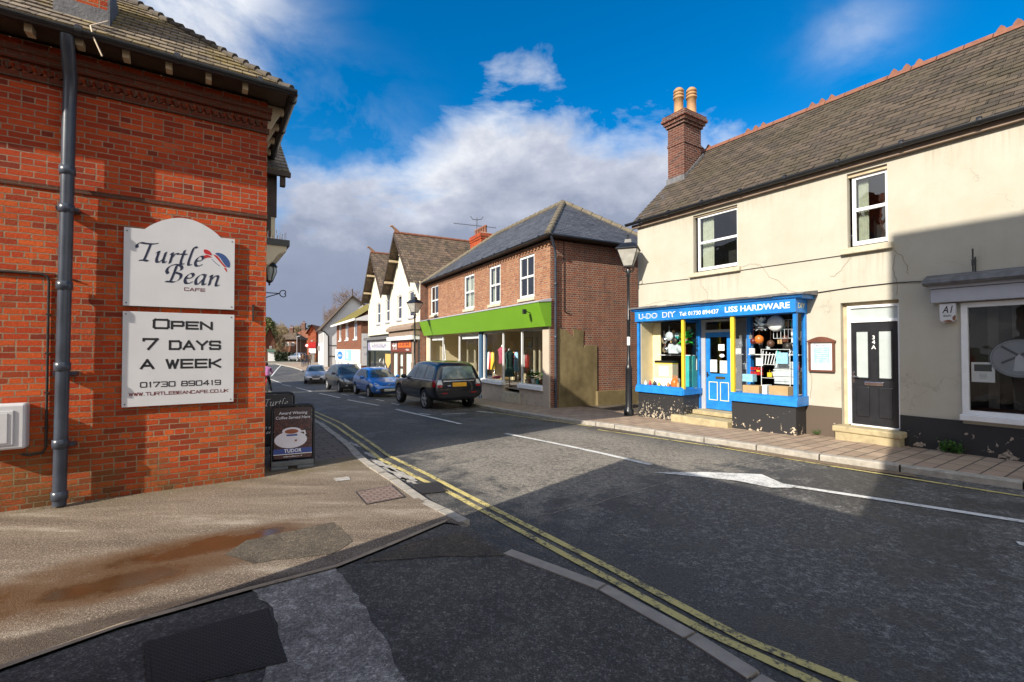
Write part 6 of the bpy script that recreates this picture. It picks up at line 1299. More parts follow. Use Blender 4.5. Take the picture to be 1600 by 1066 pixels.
rail(-7.8, -6.6, 1.2, ['paper', 'orange_pl', 'teal_scarf', 'paper', 'red', 'yellow_paint'], 'rail of clothes behind the white ladder in the gift shop')
for i, (x, z, c) in enumerate([(-4.9, 2.0, 'sky_print'), (-4.45, 2.1, 'paper'), (-1.6, 2.1, 'yellow_paint'), (-.9, 2.0, 'paper')]):
    r = sgood('wall_picture', lambda b: b.box(x - .16, x + .16, 2.16, 2.19, z - .2, z + .2), M['wood_mid'], ['blue picture hung high in the main gift shop window', 'white picture beside the blue one in the main gift shop window', 'yellow picture hung in the right gift shop window', 'white picture at the right end of the gift shop window'][i], 'picture'); sub(r, 'print', lambda b: b.box(x - .13, x + .13, 2.15, 2.159, z - .17, z + .17), M[c])
for i, x in enumerate([-1.75, -1.5, -1.2, -.95]):
    r = sgood('flower_pot', lambda b: b.lathe([(.06, 0), (.09, .16), (.08, .16)], (x, .25, .53), 10), M[['terra', 'paper', 'teal', 'terra'][i]], ['terracotta pot of leaves furthest left', 'white pot of leaves second from the left', 'teal pot of leaves', 'terracotta pot of leaves nearest the card rack'][i] + ' on the right gift shop sill', 'plant pot'); sub(r, 'leaves', lambda b: leaves(b, x, .25, .78, 26, .14), M['leaf_weed'])

# ================================================================== twin gabled building
gb = empty('gabled_building', (-5.32, 26.9, 0), ANG_G, 'cream rendered building with two steep gables and brown shopfronts', 'building')
GL = -14.2; gw = 6.75; ce = [-3.55, -10.55]; gz0, ga = 5.75, 9.25
def ghit(u, v): return hit(gb, u, v)
wp = [((638.5, 446), (646.7, 492)), ((620.5, 453), (627.5, 495)), ((602.7, 458), (608.8, 499)), ((588.6, 463.6), (594.5, 502))]
ghol = []
for (a, b) in wp:
    x0, z1 = ghit(*a); x1, z0 = ghit(*b); ghol.append((min(x0, x1), max(x0, x1), 3.75, 5.35))
mb = MB(); mb.wall(GL, 0, 2.9, gz0, 0, ghol, .10)
for c in ce: mb.face([(c - gw / 2, 0, gz0), (c + gw / 2, 0, gz0), (c, 0, ga - .05)])
mb.face([(GL, 8, -2), (GL, 0, -2), (GL, 0, gz0), (GL, 8, gz0)]); mb.build('wall', M['cream2'], gb)
mb = MB(); mb.face([(0, 0, -2), (0, 8, -2), (0, 8, gz0), (0, 0, gz0)]); mb.face([(0, 8, gz0), (0, 0, gz0), (0, .3, gz0 + .0)]); mb.build('wall', M['brick_side'], gb, 'red brick side wall')
for (x0, x1, z0, z1) in ghol: sash(gb, x0 + .02, x1 - .02, z0, z1, .05, M['white_paint'], (z0 + z1) / 2, False, True, '', .07, silm=M['grey_paint'], name='window')
for c in ce:
    e = gw / 2 + .12; f = .62; dz = e * (ga - gz0) / (gw / 2)
    mb = MB(); mb.courses((c + e, -f, ga - dz), (c + e, 9, ga - dz), (c, 9, ga), (c, -f, ga), 20, .014, 0, .26, .012); mb.courses((c - e, 9, ga - dz), (c - e, -f, ga - dz), (c, -f, ga), (c, 9, ga), 20, .018); rf = mb.build('roof', M['tile_gable'], gb)
    mb = MB(); n = 22
    for i in range(n): y0_ = -f + (9 + f) * i / n; mb.tube([(c, y0_ + .01, ga + .03), (c, y0_ + (9 + f) / n, ga + .01)], .10, 8)
    mb.build('ridge_tiles', M['terra'], rf); mb = MB(); mb.tube([(c, -f + .3, ga + .08), (c, -f + .05, ga + .26), (c, -f - .10, ga + .42), (c, -f - .22, ga + .40), (c, -f - .20, ga + .32)], [.10, .09, .07, .06, .03], 8); mb.build('finial', M['moss_terra'], rf)
    mb = MB()
    for s_ in (1, -1): mb.obox((c + s_ * e / 2, -f, ga - dz / 2 - .12), (s_ * e / 2 * 1.0, 0, -dz / 2), (0, .03, 0), (0, 0, .13))
    mb.build('bargeboard', M['wood_dark'], gb)
    mb = MB()
    for t in (.35, .7):
        for s_ in (1, -1): mb.box(c + s_ * e * t - .07, c + s_ * e * t + .07, -f, 0, ga - dz * t - .42, ga - dz * t - .28)
    mb.build('purlin_end', M['timber_cream'], gb)
mb = MB(); mb.face([(GL, 0, gz0 - .02), (GL, 9, gz0 - .02), (0, 9, gz0 - .02), (0, 0, gz0 - .02)]); mb.build('ceiling', M['room'], gb)
# shopfronts
def gx(u, v, y=0): return hit(gb, u, v, y)
xm = gx(614, 560)[0]
mb = MB(); mb.prismx([(-.55, 2.95), (-.55, 3.1), (-.35, 3.3), (-.1, 3.38), (0, 3.38), (0, 2.95)], xm + .2, .05); mb.box(xm + .3, .0, -.38, -.001, 2.62, 2.945); mb.build('shop_cornice', M['stone_brown'], gb)
mb = MB(); mb.box(xm, -.05, -.45, -.002, 2.36, 2.60); mb.build('blind_box', M['white_paint'], gb)
mb = MB(); mb.wall(xm, 0, -2, 2.36, -.12, [(xm + .4, xm + 1.6, -1.3, 1.55), (xm + 2.0, xm + 2.9, -1.3, 1.5), (xm + 3.4, -1.2, -1.3, 1.55)], .15); mb.build('shopfront', M['brown_paint'], gb, 'brown shopfront')
mb = MB(); mb.face([(xm + .4, -.02, -1.3), (xm + 1.6, -.02, -1.3), (xm + 1.6, -.02, 1.55), (xm + .4, -.02, 1.55)]); M.setdefault('mint', plain('pale_mint_blind', (.55, .66, .60), .5, var=.06)); mb.build('shop_window', M['mint'], gb); mb = MB(); mb.face([(xm + 3.4, -.02, -1.3), (-1.2, -.02, -1.3), (-1.2, -.02, 1.55), (xm + 3.4, -.02, 1.55)]); mb.build('shop_window', M.setdefault('mint', plain('pale_mint_blind', (.55, .66, .60), .5, var=.06)), gb)
mb = MB(); mb.face([(xm + 2.0, -.01, -1.3), (xm + 2.9, -.01, -1.3), (xm + 2.9, -.01, 1.5), (xm + 2.0, -.01, 1.5)]); mb.build('shop_door', M['mint'], gb); mb = MB(); mb.box(xm + 1.95, xm + 2.95, -.06, -.015, .55, .68); mb.build('door_rail', M['wood_dark'], gb)
mb = MB(); mb.box(-1.0, -.3, -.2, -.1, -1.5, 2.3, 0, .02); mb.box(-.98, -.32, -.24, -.19, -1.5, 1.0); mb.build('pilaster', M['stone_brown'], gb)
mb = MB(); a, b = gx(617, 530)[0], gx(644, 530)[0]; mb.box(xm + .15, -1.1, -.17, -.121, 1.62, 2.34); sg = mb.build('sign_board', M.setdefault('sign_brown', plain('sign_brown', (.16, .035, .02), .5)), gb)
mb = MB(); mb.box(xm + 2.0, -1.25, -.178, -.171, 1.90, 2.30); mb.build('sign_panel', M['orange'], sg); mb = MB(); squiggle(mb, xm + 2.2, -1.5, 1.97, .26, -.181, 7); mb.build('sign_lettering', M['sign_brown'], sg); mb = MB(); squiggle(mb, xm + .5, xm + 1.6, 1.75, .5, -.175, 3); squiggle(mb, xm + 3.6, -1.6, 1.70, .12, -.175, 5); mb.build('sign_lettering', M['white_ink'], sg)
mb = MB(); mb.box(GL - .15, xm - .05, -.35, -.002, 2.50, 2.72); mb.build('shop_cornice', M['lead'], gb)
mb = MB(); mb.box(GL, xm, -.02, .0, 1.62, 2.5); mb.box(GL, GL + .25, -.1, 0, -2, 2.5); mb.box(xm - .25, xm, -.1, 0, -2, 2.5); mb.build('shopfront', M.setdefault('dark_teal', plain('dark_teal_paint', (.03, .05, .06), .5)), gb, 'dark shopfront')
mb = MB(); mb.box(GL + .3, xm - .3, -.08, -.021, 1.70, 2.46); sg = mb.build('sign_board', M['sign_white'], gb); mb = MB(); squiggle(mb, GL + 2.0, xm - 1.6, 1.88, .36, -.084, 9); mb.build('sign_lettering', M.setdefault('mauve', plain('mauve_ink', (.28, .26, .40), .5)), sg); mb = MB(); mb.face([(GL + .32, -.083, 1.72), (GL + 1.5, -.083, 1.72), (GL + .9, -.083, 2.44), (GL + .32, -.083, 2.44)]); mb.build('sign_panel', M['mauve'], sg)
mb = MB(); mb.face([(GL + .25, .05, -1.4), (xm - .25, .05, -1.4), (xm - .25, .05, 1.62), (GL + .25, .05, 1.62)]); swn = mb.build('shop_window', M['glass_dark'], gb)
mb = MB(); mb.box(GL + .25, xm - .25, .06, 1.5, -2, -1.3); mb.face([(GL + .25, 1.5, -1.4), (xm - .25, 1.5, -1.4), (xm - .25, 1.5, 1.62), (GL + .25, 1.5, 1.62)]); mb.build('room', M['room_grey'], swn)
mb = MB(); mb.box(GL + 2.2, GL + 2.3, -.02, .1, -1.4, 1.62); mb.build('mullion', M['dark_teal'], swn)
mb = MB(); cx, cz = xm - 1.5, .95; mb.face([(cx - .8, .03, cz + .5), (cx - .8, .03, cz - .1), (cx, .03, cz - .55), (cx + .8, .03, cz - .1), (cx + .8, .03, cz + .5)]); mb.build('window_badge', M.setdefault('gold', plain('gold_print', (.62, .42, .12), .5)), swn)
random.seed(4); mb = MB()
for i in range(16): a = Vector((GL + random.uniform(2.6, 6.0), .04, random.uniform(-1.2, .9))); mb.face([a, a + Vector((random.uniform(.1, .7), 0, random.uniform(-.5, .5))), a + Vector((random.uniform(-.3, .3), -.001, random.uniform(.1, .4)))])
mb.build('window_graphics', M['paper'], swn)
chimney(gb, -1.6, 4.6, 1.7, .75, 6.5, 9.25, [(-.72, 0), (-.36, 0), (0, 0), (.36, 0), (.72, 0)], 'brick_red', 'terra', .5)
ta = empty('tv_aerial', (0, 0, 0), 0, 'roof aerial with a long boom on the red brick chimney', 'aerial')
pw = (Matrix.Rotation(ANG_G, 4, 'Z') @ Vector((-2.2, 4.6, 9.25))) + gb.location; ta.location = pw
mb = MB(); mb.tube([(0, 0, -.4), (0, 0, 1.35)], .022, 6); mb.build('mast', M['iron'], ta); mb = MB(); mb.tube([(-1.55, 0, .98), (1.25, .2, .72)], .016, 6)
for i in range(16): t = i / 15; c = Vector((-1.55, 0, .98)).lerp(Vector((1.25, .2, .72)), t); mb.tube([c - Vector((.04, .26, 0)), c + Vector((.04, .26, 0))], .008, 4); 
mb.build('boom', M['iron'], ta); mb = MB(); mb.tube([(-.42, 0, 1.45), (-.30, 0, 1.25), (0, 0, 1.2), (.3, 0, 1.25), (.42, 0, 1.42)], .022, 6); mb.build('dipole', M['iron'], ta)

# ================================================================== low brown brick building with mossy roof
bb = empty('mossy_roofed_shop', (-13.63, 42, 0), ANG_G, 'low brown brick shop with a moss covered roof and a white signboard', 'building')
BL = -14.5
mb = MB(); mb.wall(BL, 0, 1.75, 4.8, 0, [(-3.6, -1.9, 2.75, 4.55), (-8.4, -6.6, 2.75, 4.55), (-12.8, -11.2, 2.75, 4.55)], .08); mb.face([(0, 0, -2), (0, 8, -2), (0, 8, 7.2), (0, 3.6, 7.2), (0, 0, 4.8)]); mb.face([(BL, 8, -2), (BL, 0, -2), (BL, 0, 4.8), (BL, 4, 7.4), (BL, 8, 4.8)]); mb.build('wall', M['brick_brown'], bb)
mb = MB(); mb.courses((BL - .2, -.6, 4.55), (.25, -.6, 4.55), (.25, 4.0, 7.6), (BL - .2, 4.0, 7.6), 14, .02); mb.courses((.25, 8.5, 4.6), (BL - .2, 8.5, 4.6), (BL - .2, 4, 7.6), (.25, 4, 7.6), 10, .02); mb.build('roof', M['tile_moss'], bb)
mb = MB(); mb.box(BL - .2, .28, -.66, -.56, 4.36, 4.56); mb.prismx([(-.6, 4.36), (1.3, 4.36), (1.3, 5.2), (-.6, 4.5)], .01, .26); mb.build('fascia_board', M['white_paint'], bb)
for (a, b) in ((-3.6, -1.9), (-8.4, -6.6), (-12.8, -11.2)): sash(bb, a, b, 2.75, 4.55, .04, M['white_paint'], None, True, True, '', .16, silm=M['white_paint'], name='window')
mb = MB(); mb.box(BL, -.02, -.12, .0, .55, 1.75); sg = mb.build('shop_fascia', M['white_paint'], bb)
mb = MB(); mb.face([(-11.2 + 1.9 * math.cos(i * math.pi / 10), -.13, 1.1 + .45 * math.sin(i * math.pi / 10)) for i in range(20)]); mb.build('sign_panel', M.setdefault('sign_blue', plain('sign_blue', (.01, .18, .55), .5)), sg); mb = MB(); squiggle(mb, -12.4, -10.0, .95, .32, -.135, 7); mb.build('sign_lettering', M['white_ink'], sg)
mb = MB(); mb.box(-7.9, -4.0, -.14, -.121, .62, 1.70); mb.build('sign_panel', M.setdefault('sign_cyan', plain('sign_cyan', (.25, .62, .72), .5, var=.2)), sg); mb = MB(); squiggle(mb, -7.2, -5.6, .8, .8, -.145, 2); squiggle(mb, -2.9, -1.2, 1.15, .14, -.125, 8); mb.build('sign_lettering', M['white_ink'], sg)
mb = MB(); mb.wall(BL, 0, -2, .55, 0, [(-13.4, -12.4, -1.4, .4), (-11.2, -10.2, -1.4, .4), (-7.2, -6.0, -1.4, .4), (-3.6, -1.6, -1.4, .4)], .1); mb.build('shopfront', M['white_paint'], bb); mb = MB(); mb.face([(BL, .08, -1.5), (0, .08, -1.5), (0, .08, .5), (BL, .08, .5)]); mb.build('shop_window', M['room_grey'], bb)
ws = MB(); ws.box(.002, .06, .05, .95, .3, 3.2); sg = ws.build('signboard', M['sign_white'], bb); mb = MB(); M4 = Matrix.Translation((.062, 0, 0)) @ Matrix.Rotation(R(90), 4, 'Z')
ink = MB(); squiggle(ink, .15, .85, 1.85, .22, -.002, 7); squiggle(ink, .3, .8, 1.2, .35, -.002, 4); ink.v = [tuple(M4 @ Vector(p)) for p in ink.v]; ink.build('sign_lettering', M['mauve'], sg)

# ================================================================== white gabled building
wb = empty('white_gabled_building', (-23.1, 57, 0), math.atan2(-.9034, .4287), 'white painted building with a broad gable facing down the street', 'building')
mb = MB(); mb.wall(-12, 0, -2, 4.7, 0, [(-10.8, -8.2, -1, 1.6), (-5, -3, -1, 1.4)], .2); hg = 3.3
mb.face([(0, 0, -2), (0, 2 * hg + 1.6, -2), (0, 2 * hg + 1.6, 4.7), (0, hg, 8.45), (0, 0, 4.7)]); mb.face([(-12, 8, -2), (-12, 0, -2), (-12, 0, 4.7), (-12, hg, 8.4), (-12, 8, 4.7)]); mb.build('wall', M['white_render'], wb)
mb = MB(); dd = .5; sl_ = (8.5 - 4.7) / hg
mb.courses((-12.3, -dd, 4.75 - dd * sl_), (.45, -dd, 4.75 - dd * sl_), (.45, hg, 8.55), (-12.3, hg, 8.55), 16, .02); mb.courses((.45, 2 * hg + 2.2, 4.3), (-12.3, 2 * hg + 2.2, 4.3), (-12.3, hg, 8.55), (.45, hg, 8.55), 16, .02); mb.build('roof', M['tile_gable'], wb)
mb = MB()
for a, b in (((.44, -dd, 4.6 - dd * sl_), (.44, hg, 8.45)), ((.44, 2 * hg + 2.2, 4.2), (.44, hg, 8.45))): mb.tube([a, b], .12, 6)
mb.tube([(.44, hg, 8.3), (.44, hg, 9.3)], .07, 6); mb.build('bargeboard', M['wood_dark'], wb)
for (a, b, c, d) in ((1.9, 3.3, 1.9, 3.9),):
    mb = MB(); mb.box(.0, .06, a, b, c, d); wn = mb.build('window', M['white_paint'], wb); mb = MB()
    for i in range(2):
        for j in range(2): mb.box(.061, .07, a + .1 + i * (b - a) / 2, a + (b - a) / 2 - .05 + i * (b - a) / 2, c + .1 + j * (d - c) / 2, c + (d - c) / 2 - .05 + j * (d - c) / 2)
    mb.build('pane', M['ink'], wn)
downpipe(wb, [(.3, -.45, 4.2), (.25, .2, 3.8), (.1, .55, 3.4), (.1, .6, -1.2)], .07, M['black_metal'])
mb = MB(); mb.box(0, .05, 2.9, 3.05, -1.5, .6); mb.box(.0, .06, .6, 6, .85, .95); mb.box(.0, .06, .6, 6, 2.2, 2.27); mb.box(.0, .1, 4.2, 4.9, .1, .7); mb.build('wall_cables', M['iron'], wb)
mb = MB(); mb.box(-11, -7.8, -.15, -.001, 1.65, 2.2); mb.build('shop_sign', M['room_grey'], wb); mb = MB(); mb.face([(-10.8, .1, -1), (-8.2, .1, -1), (-8.2, .1, 1.6), (-10.8, .1, 1.6)]); mb.face([(-5, .1, -1), (-3, .1, -1), (-3, .1, 1.4), (-5, .1, 1.4)]); mb.build('shop_window', M['mint'], wb)
for (x, z) in ((-11.0, 3.2), (-8.6, 3.2), (-6.2, 3.2), (-3.8, 3.2), (-1.6, 3.2)): mb = MB(); mb.box(x - .3, x + .3, -.03, 0, z - .6, z + .6); mb.build('window', M['room_grey'], wb)
# ================================================================== building across the side street, behind the photographer's shoulder (unseen; plan slanted along the sun to shape its shade)
oo = W2(3.72, -1.3); th = empty('unseen_townhouse', (oo.x, oo.y, 0), math.atan2(.8347, -.551), 'unseen tall brick townhouse with a single storey wing beside the photographer', 'building')
XH = -3.38; HT = 11.0; HW = 4.35
wins = [(x, x + 1.1, z, z + 1.6) for x in (-5.2, -7.6, -10.0) for z in (1.0, 4.4, 7.6)]
mb = MB(); mb.wall(-13, XH, -.3, HT, 0, wins, .12); mb.slab([(-13, .13), (XH, .13), (XH - 2.3, 7.5), (-13, 7.5)], -.3, HT); mb.face([(XH, 0, -.3), (XH, .13, -.3), (XH, .13, HT), (XH, 0, HT)]); mb.face([(-13, 0, HT), (XH, 0, HT), (XH, .13, HT), (-13, .13, HT)]); mb.build('wall', M['brick_shop'], th)
mb = MB(); mb.wall(XH, 0, -.3, HW, 0, [(-1.9, -.7, .9, 2.3)], .12); mb.slab([(XH + .01, .13), (0, .13), (-2.3, 7.5), (XH + .01 - 2.3, 7.5)], -.3, HW); mb.face([(0, 0, -.3), (0, .13, -.3), (0, .13, HW), (0, 0, HW)]); mb.face([(XH, 0, HW), (0, 0, HW), (0, .13, HW), (XH, .13, HW)]); mb.build('unseen_wing', M['brick_shop'], th)
for (a, b, c, d) in wins + [(-1.9, -.7, .9, 2.3)]: mb = MB(); mb.box(a, b, .09, .125, c, d); wn = mb.build('window', M['white_paint'], th); mb = MB(); mb.face([(a + .07, .088, c + .07), (b - .07, .088, c + .07), (b - .07, .088, d - .07), (a + .07, .088, d - .07)]); mb.build('pane', M['ink'], wn)
mb = MB(); mb.slab([(-13, 0), (XH, 0), (XH - 2.3, 7.5), (-13, 7.5)], HT + .002, HT + .12); mb.build('parapet', M['stone'], th)

# low terraces continuing the cafe's side of the street; their shade lies across the road where the cars stand
for (s1, ln, wm, lab) in ((27.0, 9.8, 'brick_shop', 'low brown brick terrace next beyond the cafe on the left side of the street'), (40.0, 10.0, 'cream2', 'low cream terrace farther up the left side of the street beyond the brick one')):
    o2 = W2(s1, .45); tr_ = empty('terrace', (o2.x, o2.y, zg(o2.y)), math.atan2(.8347, -.551), lab, 'building'); he, hr = 4.7, 6.9
    wn_ = [(-ln + .9 + i * 2.9, -ln + 1.9 + i * 2.9, 3.0, 4.3) for i in range(3)]; dn_ = [(-ln + 1.0 + i * 2.9, -ln + 1.9 + i * 2.9, -.3, 2.0) for i in range(3)]
    mb = MB(); mb.wall(-ln, 0, -1, he, 0, wn_ + dn_, .12); mb.face([(0, 0, -1), (0, 6, -1), (0, 6, he), (0, 3, hr - .1), (0, 0, he)]); mb.face([(-ln, 6, -1), (-ln, 0, -1), (-ln, 0, he), (-ln, 3, hr - .1), (-ln, 6, he)]); mb.face([(0, 6, -1), (-ln, 6, -1), (-ln, 6, he), (0, 6, he)]); mb.build('wall', M[wm], tr_)
    mb = MB(); mb.courses((-ln - .15, -.3, he - .1), (.15, -.3, he - .1), (.15, 3, hr), (-ln - .15, 3, hr), 18, .015); mb.courses((.15, 6.3, he - .1), (-ln - .15, 6.3, he - .1), (-ln - .15, 3, hr), (.15, 3, hr), 18, .015); rf = mb.build('roof', M['tile_gable'], tr_)
    for (a, b, c, d) in wn_: sash(tr_, a, b, c, d, .05, M['white_paint'], (c + d) / 2, True, True, '', .06)
    for (a, b, c, d) in dn_: MB().box(a, b, .08, .12, c, d).build('door', M['dark_teal'], tr_)

# ================================================================== street lamps
def lamp(loc, rz, label):
    root = empty('street_lamp', loc, rz, label, 'street lamp', 'black heritage street lamps along the street')
    mb = MB(); mb.lathe([(.145, 0), (.145, .16), (.115, .20), (.10, .24), (.095, 1.30), (.105, 1.33), (.085, 1.40), (.06, 1.48), (.062, 1.62), (.045, 1.66), (.045, 2.7), (.055, 2.72), (.055, 2.78), (.042, 2.80), (.040, 3.98), (.065, 4.02), (.05, 4.10), (.075, 4.2), (.03, 4.26)], (0, 0, 0), 16); mb.build('post', M['black_metal'], root)
    b, t, z0, z1 = .125, .285, 4.30, 4.78; mb = MB()
    for sx in (-1, 1):
        for sy in (-1, 1): mb.tube([(sx * b, sy * b, z0), (sx * t, sy * t, z1)], .014, 5); 
    for (h, z) in ((b, z0), (t, z1)):
        for i in range(4): a = [(-h, -h), (h, -h), (h, h), (-h, h)]; mb.tube([(*a[i], z), (*a[(i + 1) % 4], z)], .014, 5)
    for k in range(4): an = k * math.pi / 2 + math.pi / 4; mb.tube([(.05 * math.cos(an), .05 * math.sin(an), 4.12), (.20 * math.cos(an), .20 * math.sin(an), 4.18), (b * 1.4 * math.cos(an), b * 1.4 * math.sin(an), z0)], .011, 5)
    mb.box(-b, b, -b, b, z0 - .03, z0); mb.build('lantern_frame', M['black_metal'], root)
    mb = MB(); mb.lathe([(.46, 0), (.44, .03), (.25, .17), (.14, .20), (.12, .30), (.03, .36), (.035, .40), (.055, .43), (.03, .47), (.005, .52)], (0, 0, z1), 4, 0, False, rot=math.pi / 4); mb.build('hood', M['black_metal'], root)
    mb = MB(); q = [(-1, -1), (1, -1), (1, 1), (-1, 1)]
    for i in range(4): a, c = q[i], q[(i + 1) % 4]; mb.face([(a[0] * b, a[1] * b, z0), (c[0] * b, c[1] * b, z0), (c[0] * t, c[1] * t, z1), (a[0] * t, a[1] * t, z1)])
    mb.build('lantern_glass', M.setdefault('lamp_glass', plain('lamp_glass', (.40, .39, .35), .15, var=.25, sc=5, spec=.8)), root)
    mb = MB(); mb.face([(-t * .95, -t * .95, z1 - .01), (t * .95, -t * .95, z1 - .01), (t * .95, t * .95, z1 - .01), (-t * .95, t * .95, z1 - .01)]); mb.lathe([(.03, .0), (.05, .1), (.03, .2)], (0, 0, z1 - .22), 8); mb.build('reflector', M['cream_paint'], root)
    return root
p = gp(982.8, 649.3, .028); L1 = lamp((p.x, p.y, zg(p.y) + .03), ANG_C + .62, 'tall black street lamp standing beside the corner of the cream house')
mb = MB(); mb.lathe([(.047, 2.02), (.047, 2.26)], (0, 0, 0), 12); mb.build('sticker', M['paper'], L1)
for (u, Y, zt, lb) in ((648, 24.6, 0, 'black street lamp in front of the right gable and the orange shop sign'), (551, 48, 0, 'farthest black street lamp in front of the mossy roofed brick shop')):
    x = (u - 800) / FPX * Y; lamp((x, Y, zg(Y) + .0), ANG_G + .5, lb)

# ================================================================== cars
def mesh_eval(ob):
    dg = bpy.context.evaluated_depsgraph_get(); return bpy.data.meshes.new_from_object(ob.evaluated_get(dg))
def paint(name, c, metal=.3, rough=.28):
    m, t = mat(name); o = obv(t); f, _ = t.noise(o, 3, 5, .6); sp = t.new('ShaderNodeSeparateXYZ'); t.l.new(o, sp.inputs[0])
    dirt = t.math('MULTIPLY', t.step(sp.outputs[2], .7, .2), t.math('MULTIPLY', f, .30)); t.put(t.b.inputs['Base Color'], t.mix(dirt, c, (.10, .085, .07)))
    t.b.inputs['Metallic'].default_value = metal; t.put(t.b.inputs['Roughness'], t.math('ADD', rough, t.math('MULTIPLY', dirt, .5))); t.b.inputs['Coat Weight'].default_value = .8; t.b.inputs['Coat Roughness'].default_value = .04; return m
M['p_black'] = paint('car_paint_black', (.008, .010, .016)); M['p_blue'] = paint('car_paint_blue', (.015, .15, .52)); M['p_grey'] = paint('car_paint_grey', (.05, .05, .052), .4); M['p_silver'] = paint('car_paint_silver', (.36, .38, .43), .5); M['p_red'] = paint('car_paint_red', (.3, .02, .02))
M['car_glass'] = plain('car_glass', (.030, .040, .045), .04, var=.4, sc=2.0, spec=.9); M['car_glass_l'] = plain('car_glass_light', (.16, .21, .21), .05, var=.5, sc=2.5, spec=.9)
M['lens'] = plain('headlamp_lens', (.50, .53, .56), .08, .2, var=.3, sc=14, coat=1); M['lens_red'] = plain('tail_lamp_red', (.32, .008, .012), .12, var=.2, coat=1); M['plate_y'] = plain('plate_yellow', (.85, .42, .02), .4, var=.02); M['plate_w'] = plain('plate_white', (.75, .75, .72), .4, var=.02); M['trim'] = plain('trim_silver', (.5, .52, .55), .25, .8, var=.05)
def car(name, spec, loc, rz, pm, label, group='cars parked along the right kerb'):
    root = empty(name, loc, rz, label, 'car', group); S = spec['st']; vs = []; n = 16
    for (x, zb, zl, zr_, wl, wb_, wr) in S:
        zm = zb + (zl - zb) * .52
        half = [(0, zb), (wl * .75, zb), (wl, zb + .10), (wb_ * 1.0, zm), (wb_ * .985, zl - .06), (wb_ * .94, zl + .005), (wr * 1.0, max(zl + .012, zr_ - .075)), (wr * .80, max(zl + .016, zr_ - .012)), (0, max(zl + .02, zr_))]
        vs.append([(x, y, z) for y, z in half] + [(x, -y, z) for y, z in half[-2:0:-1]])
    n = len(vs[0]); mb = MB(); V_ = [q for r in vs for q in r]; F = []
    for i in range(len(vs) - 1):
        for k in range(n): F.append((i * n + k, (i + 1) * n + k, (i + 1) * n + (k + 1) % n, i * n + (k + 1) % n))
    F.append(tuple(range(n))); F.append(tuple(range((len(vs) - 1) * n, len(vs) * n))[::-1])
    mb.idx(V_, F, 0, True); o = mb.build('tmp_body', pm); bm = bmesh.new(); bm.from_mesh(o.data); bmesh.ops.recalc_face_normals(bm, faces=bm.faces); bm.to_mesh(o.data); bm.free()
    md = o.modifiers.new('s', 'SUBSURF'); md.levels = 2; md.render_levels = 2; me = mesh_eval(o); o.modifiers.clear(); o.data = me
    wr_ = spec['wr']; cut = MB()
    for x in spec['ax']: cut.lathe([(wr_ * 1.17, -1.3), (wr_ * 1.17, -.42)], (x, 0, wr_ * 1.02), 26, 0, True, 'y'); cut.lathe([(wr_ * 1.17, .42), (wr_ * 1.17, 1.3)], (x, 0, wr_ * 1.02), 26, 0, True, 'y')
    co = cut.build('tmp_cut', M['plastic_black']); bm = bmesh.new(); bm.from_mesh(co.data); bmesh.ops.remove_doubles(bm, verts=bm.verts, dist=1e-4); bmesh.ops.recalc_face_normals(bm, faces=bm.faces); bm.to_mesh(co.data); bm.free()
    b = o.modifiers.new('b', 'BOOLEAN'); b.operation = 'DIFFERENCE'; b.object = co; b.solver = 'EXACT'; me = mesh_eval(o)
    for pth in me.polygons: pth.use_smooth = True
    bpy.data.objects.remove(o); bpy.data.objects.remove(co); me.name = 'body'; me.materials.clear(); me.materials.append(pm)
    try: me.set_sharp_from_angle(angle=R(38))
    except Exception: pass
    link('body', me, root); tree = BVHTree.FromPolygons([v.co.copy() for v in me.vertices], [tuple(p.vertices) for p in me.polygons])
    def panel(nm, poly, axis, sgn, m, off=.006, parent=root, lab=None):
        """skin a panel outlined in side or end view onto the body"""
        P2 = []
        for i, a in enumerate(poly):
            c = poly[(i + 1) % len(poly)]; k = max(1, int(math.hypot(c[0] - a[0], c[1] - a[1]) / .06))
            P2 += [(a[0] + (c[0] - a[0]) * j / k, a[1] + (c[1] - a[1]) * j / k) for j in range(k)]
        N = len(P2); pts = [Vector(p) for p in P2]; xs = [p[0] for p in P2]; zs = [p[1] for p in P2]
        def inside(x, z):
            r = False
            for i in range(N):
                (x1, z1), (x2, z2) = P2[i], P2[(i + 1) % N]
                if (z1 > z) != (z2 > z) and x < (x2 - x1) * (z - z1) / (z2 - z1) + x1: r = not r
            return r
        xx = min(xs) + .05
        while xx < max(xs):
            zz = min(zs) + .05
            while zz < max(zs):
                if inside(xx, zz): pts.append(Vector((xx, zz)))
                zz += .07
            xx += .07
        rv, _, rf_, *_ = delaunay_2d_cdt(pts, [(i, (i + 1) % N) for i in range(N)], [], 1, 1e-5)
        q = []
        for v in rv:
            if axis == 'y': og, d = Vector((v.x, 3 * sgn, v.y)), Vector((0, -sgn, 0))
            else: og, d = Vector((4 * sgn, v.x, v.y)), Vector((-sgn, 0, 0))
            h, nn, _i, _d = tree.ray_cast(og, d); q.append(None if h is None else h - d * off)
        mb = MB(); rem = {}; vv_ = []
        for i, p_ in enumerate(q):
            if p_ is not None: rem[i] = len(vv_); vv_.append(p_)
        fs = []
        for f in rf_:
            if all(i in rem for i in f):
                g = [rem[i] for i in f]; a, b2, c2 = (vv_[g[0]], vv_[g[1]], vv_[g[2]]); nn = (b2 - a).cross(c2 - a); out = nn.y * sgn if axis == 'y' else nn.x * sgn
                if nn.length < 1e-9: continue
                fs.append(tuple(g if out > 0 else g[::-1]))
        mb.idx(vv_, fs, 0, True); return mb.build(nm, m, parent, lab)
    for nm, poly, mm in spec['side']:
        for s_ in (1, -1): panel(nm, poly, 'y', s_, M[mm], .005)
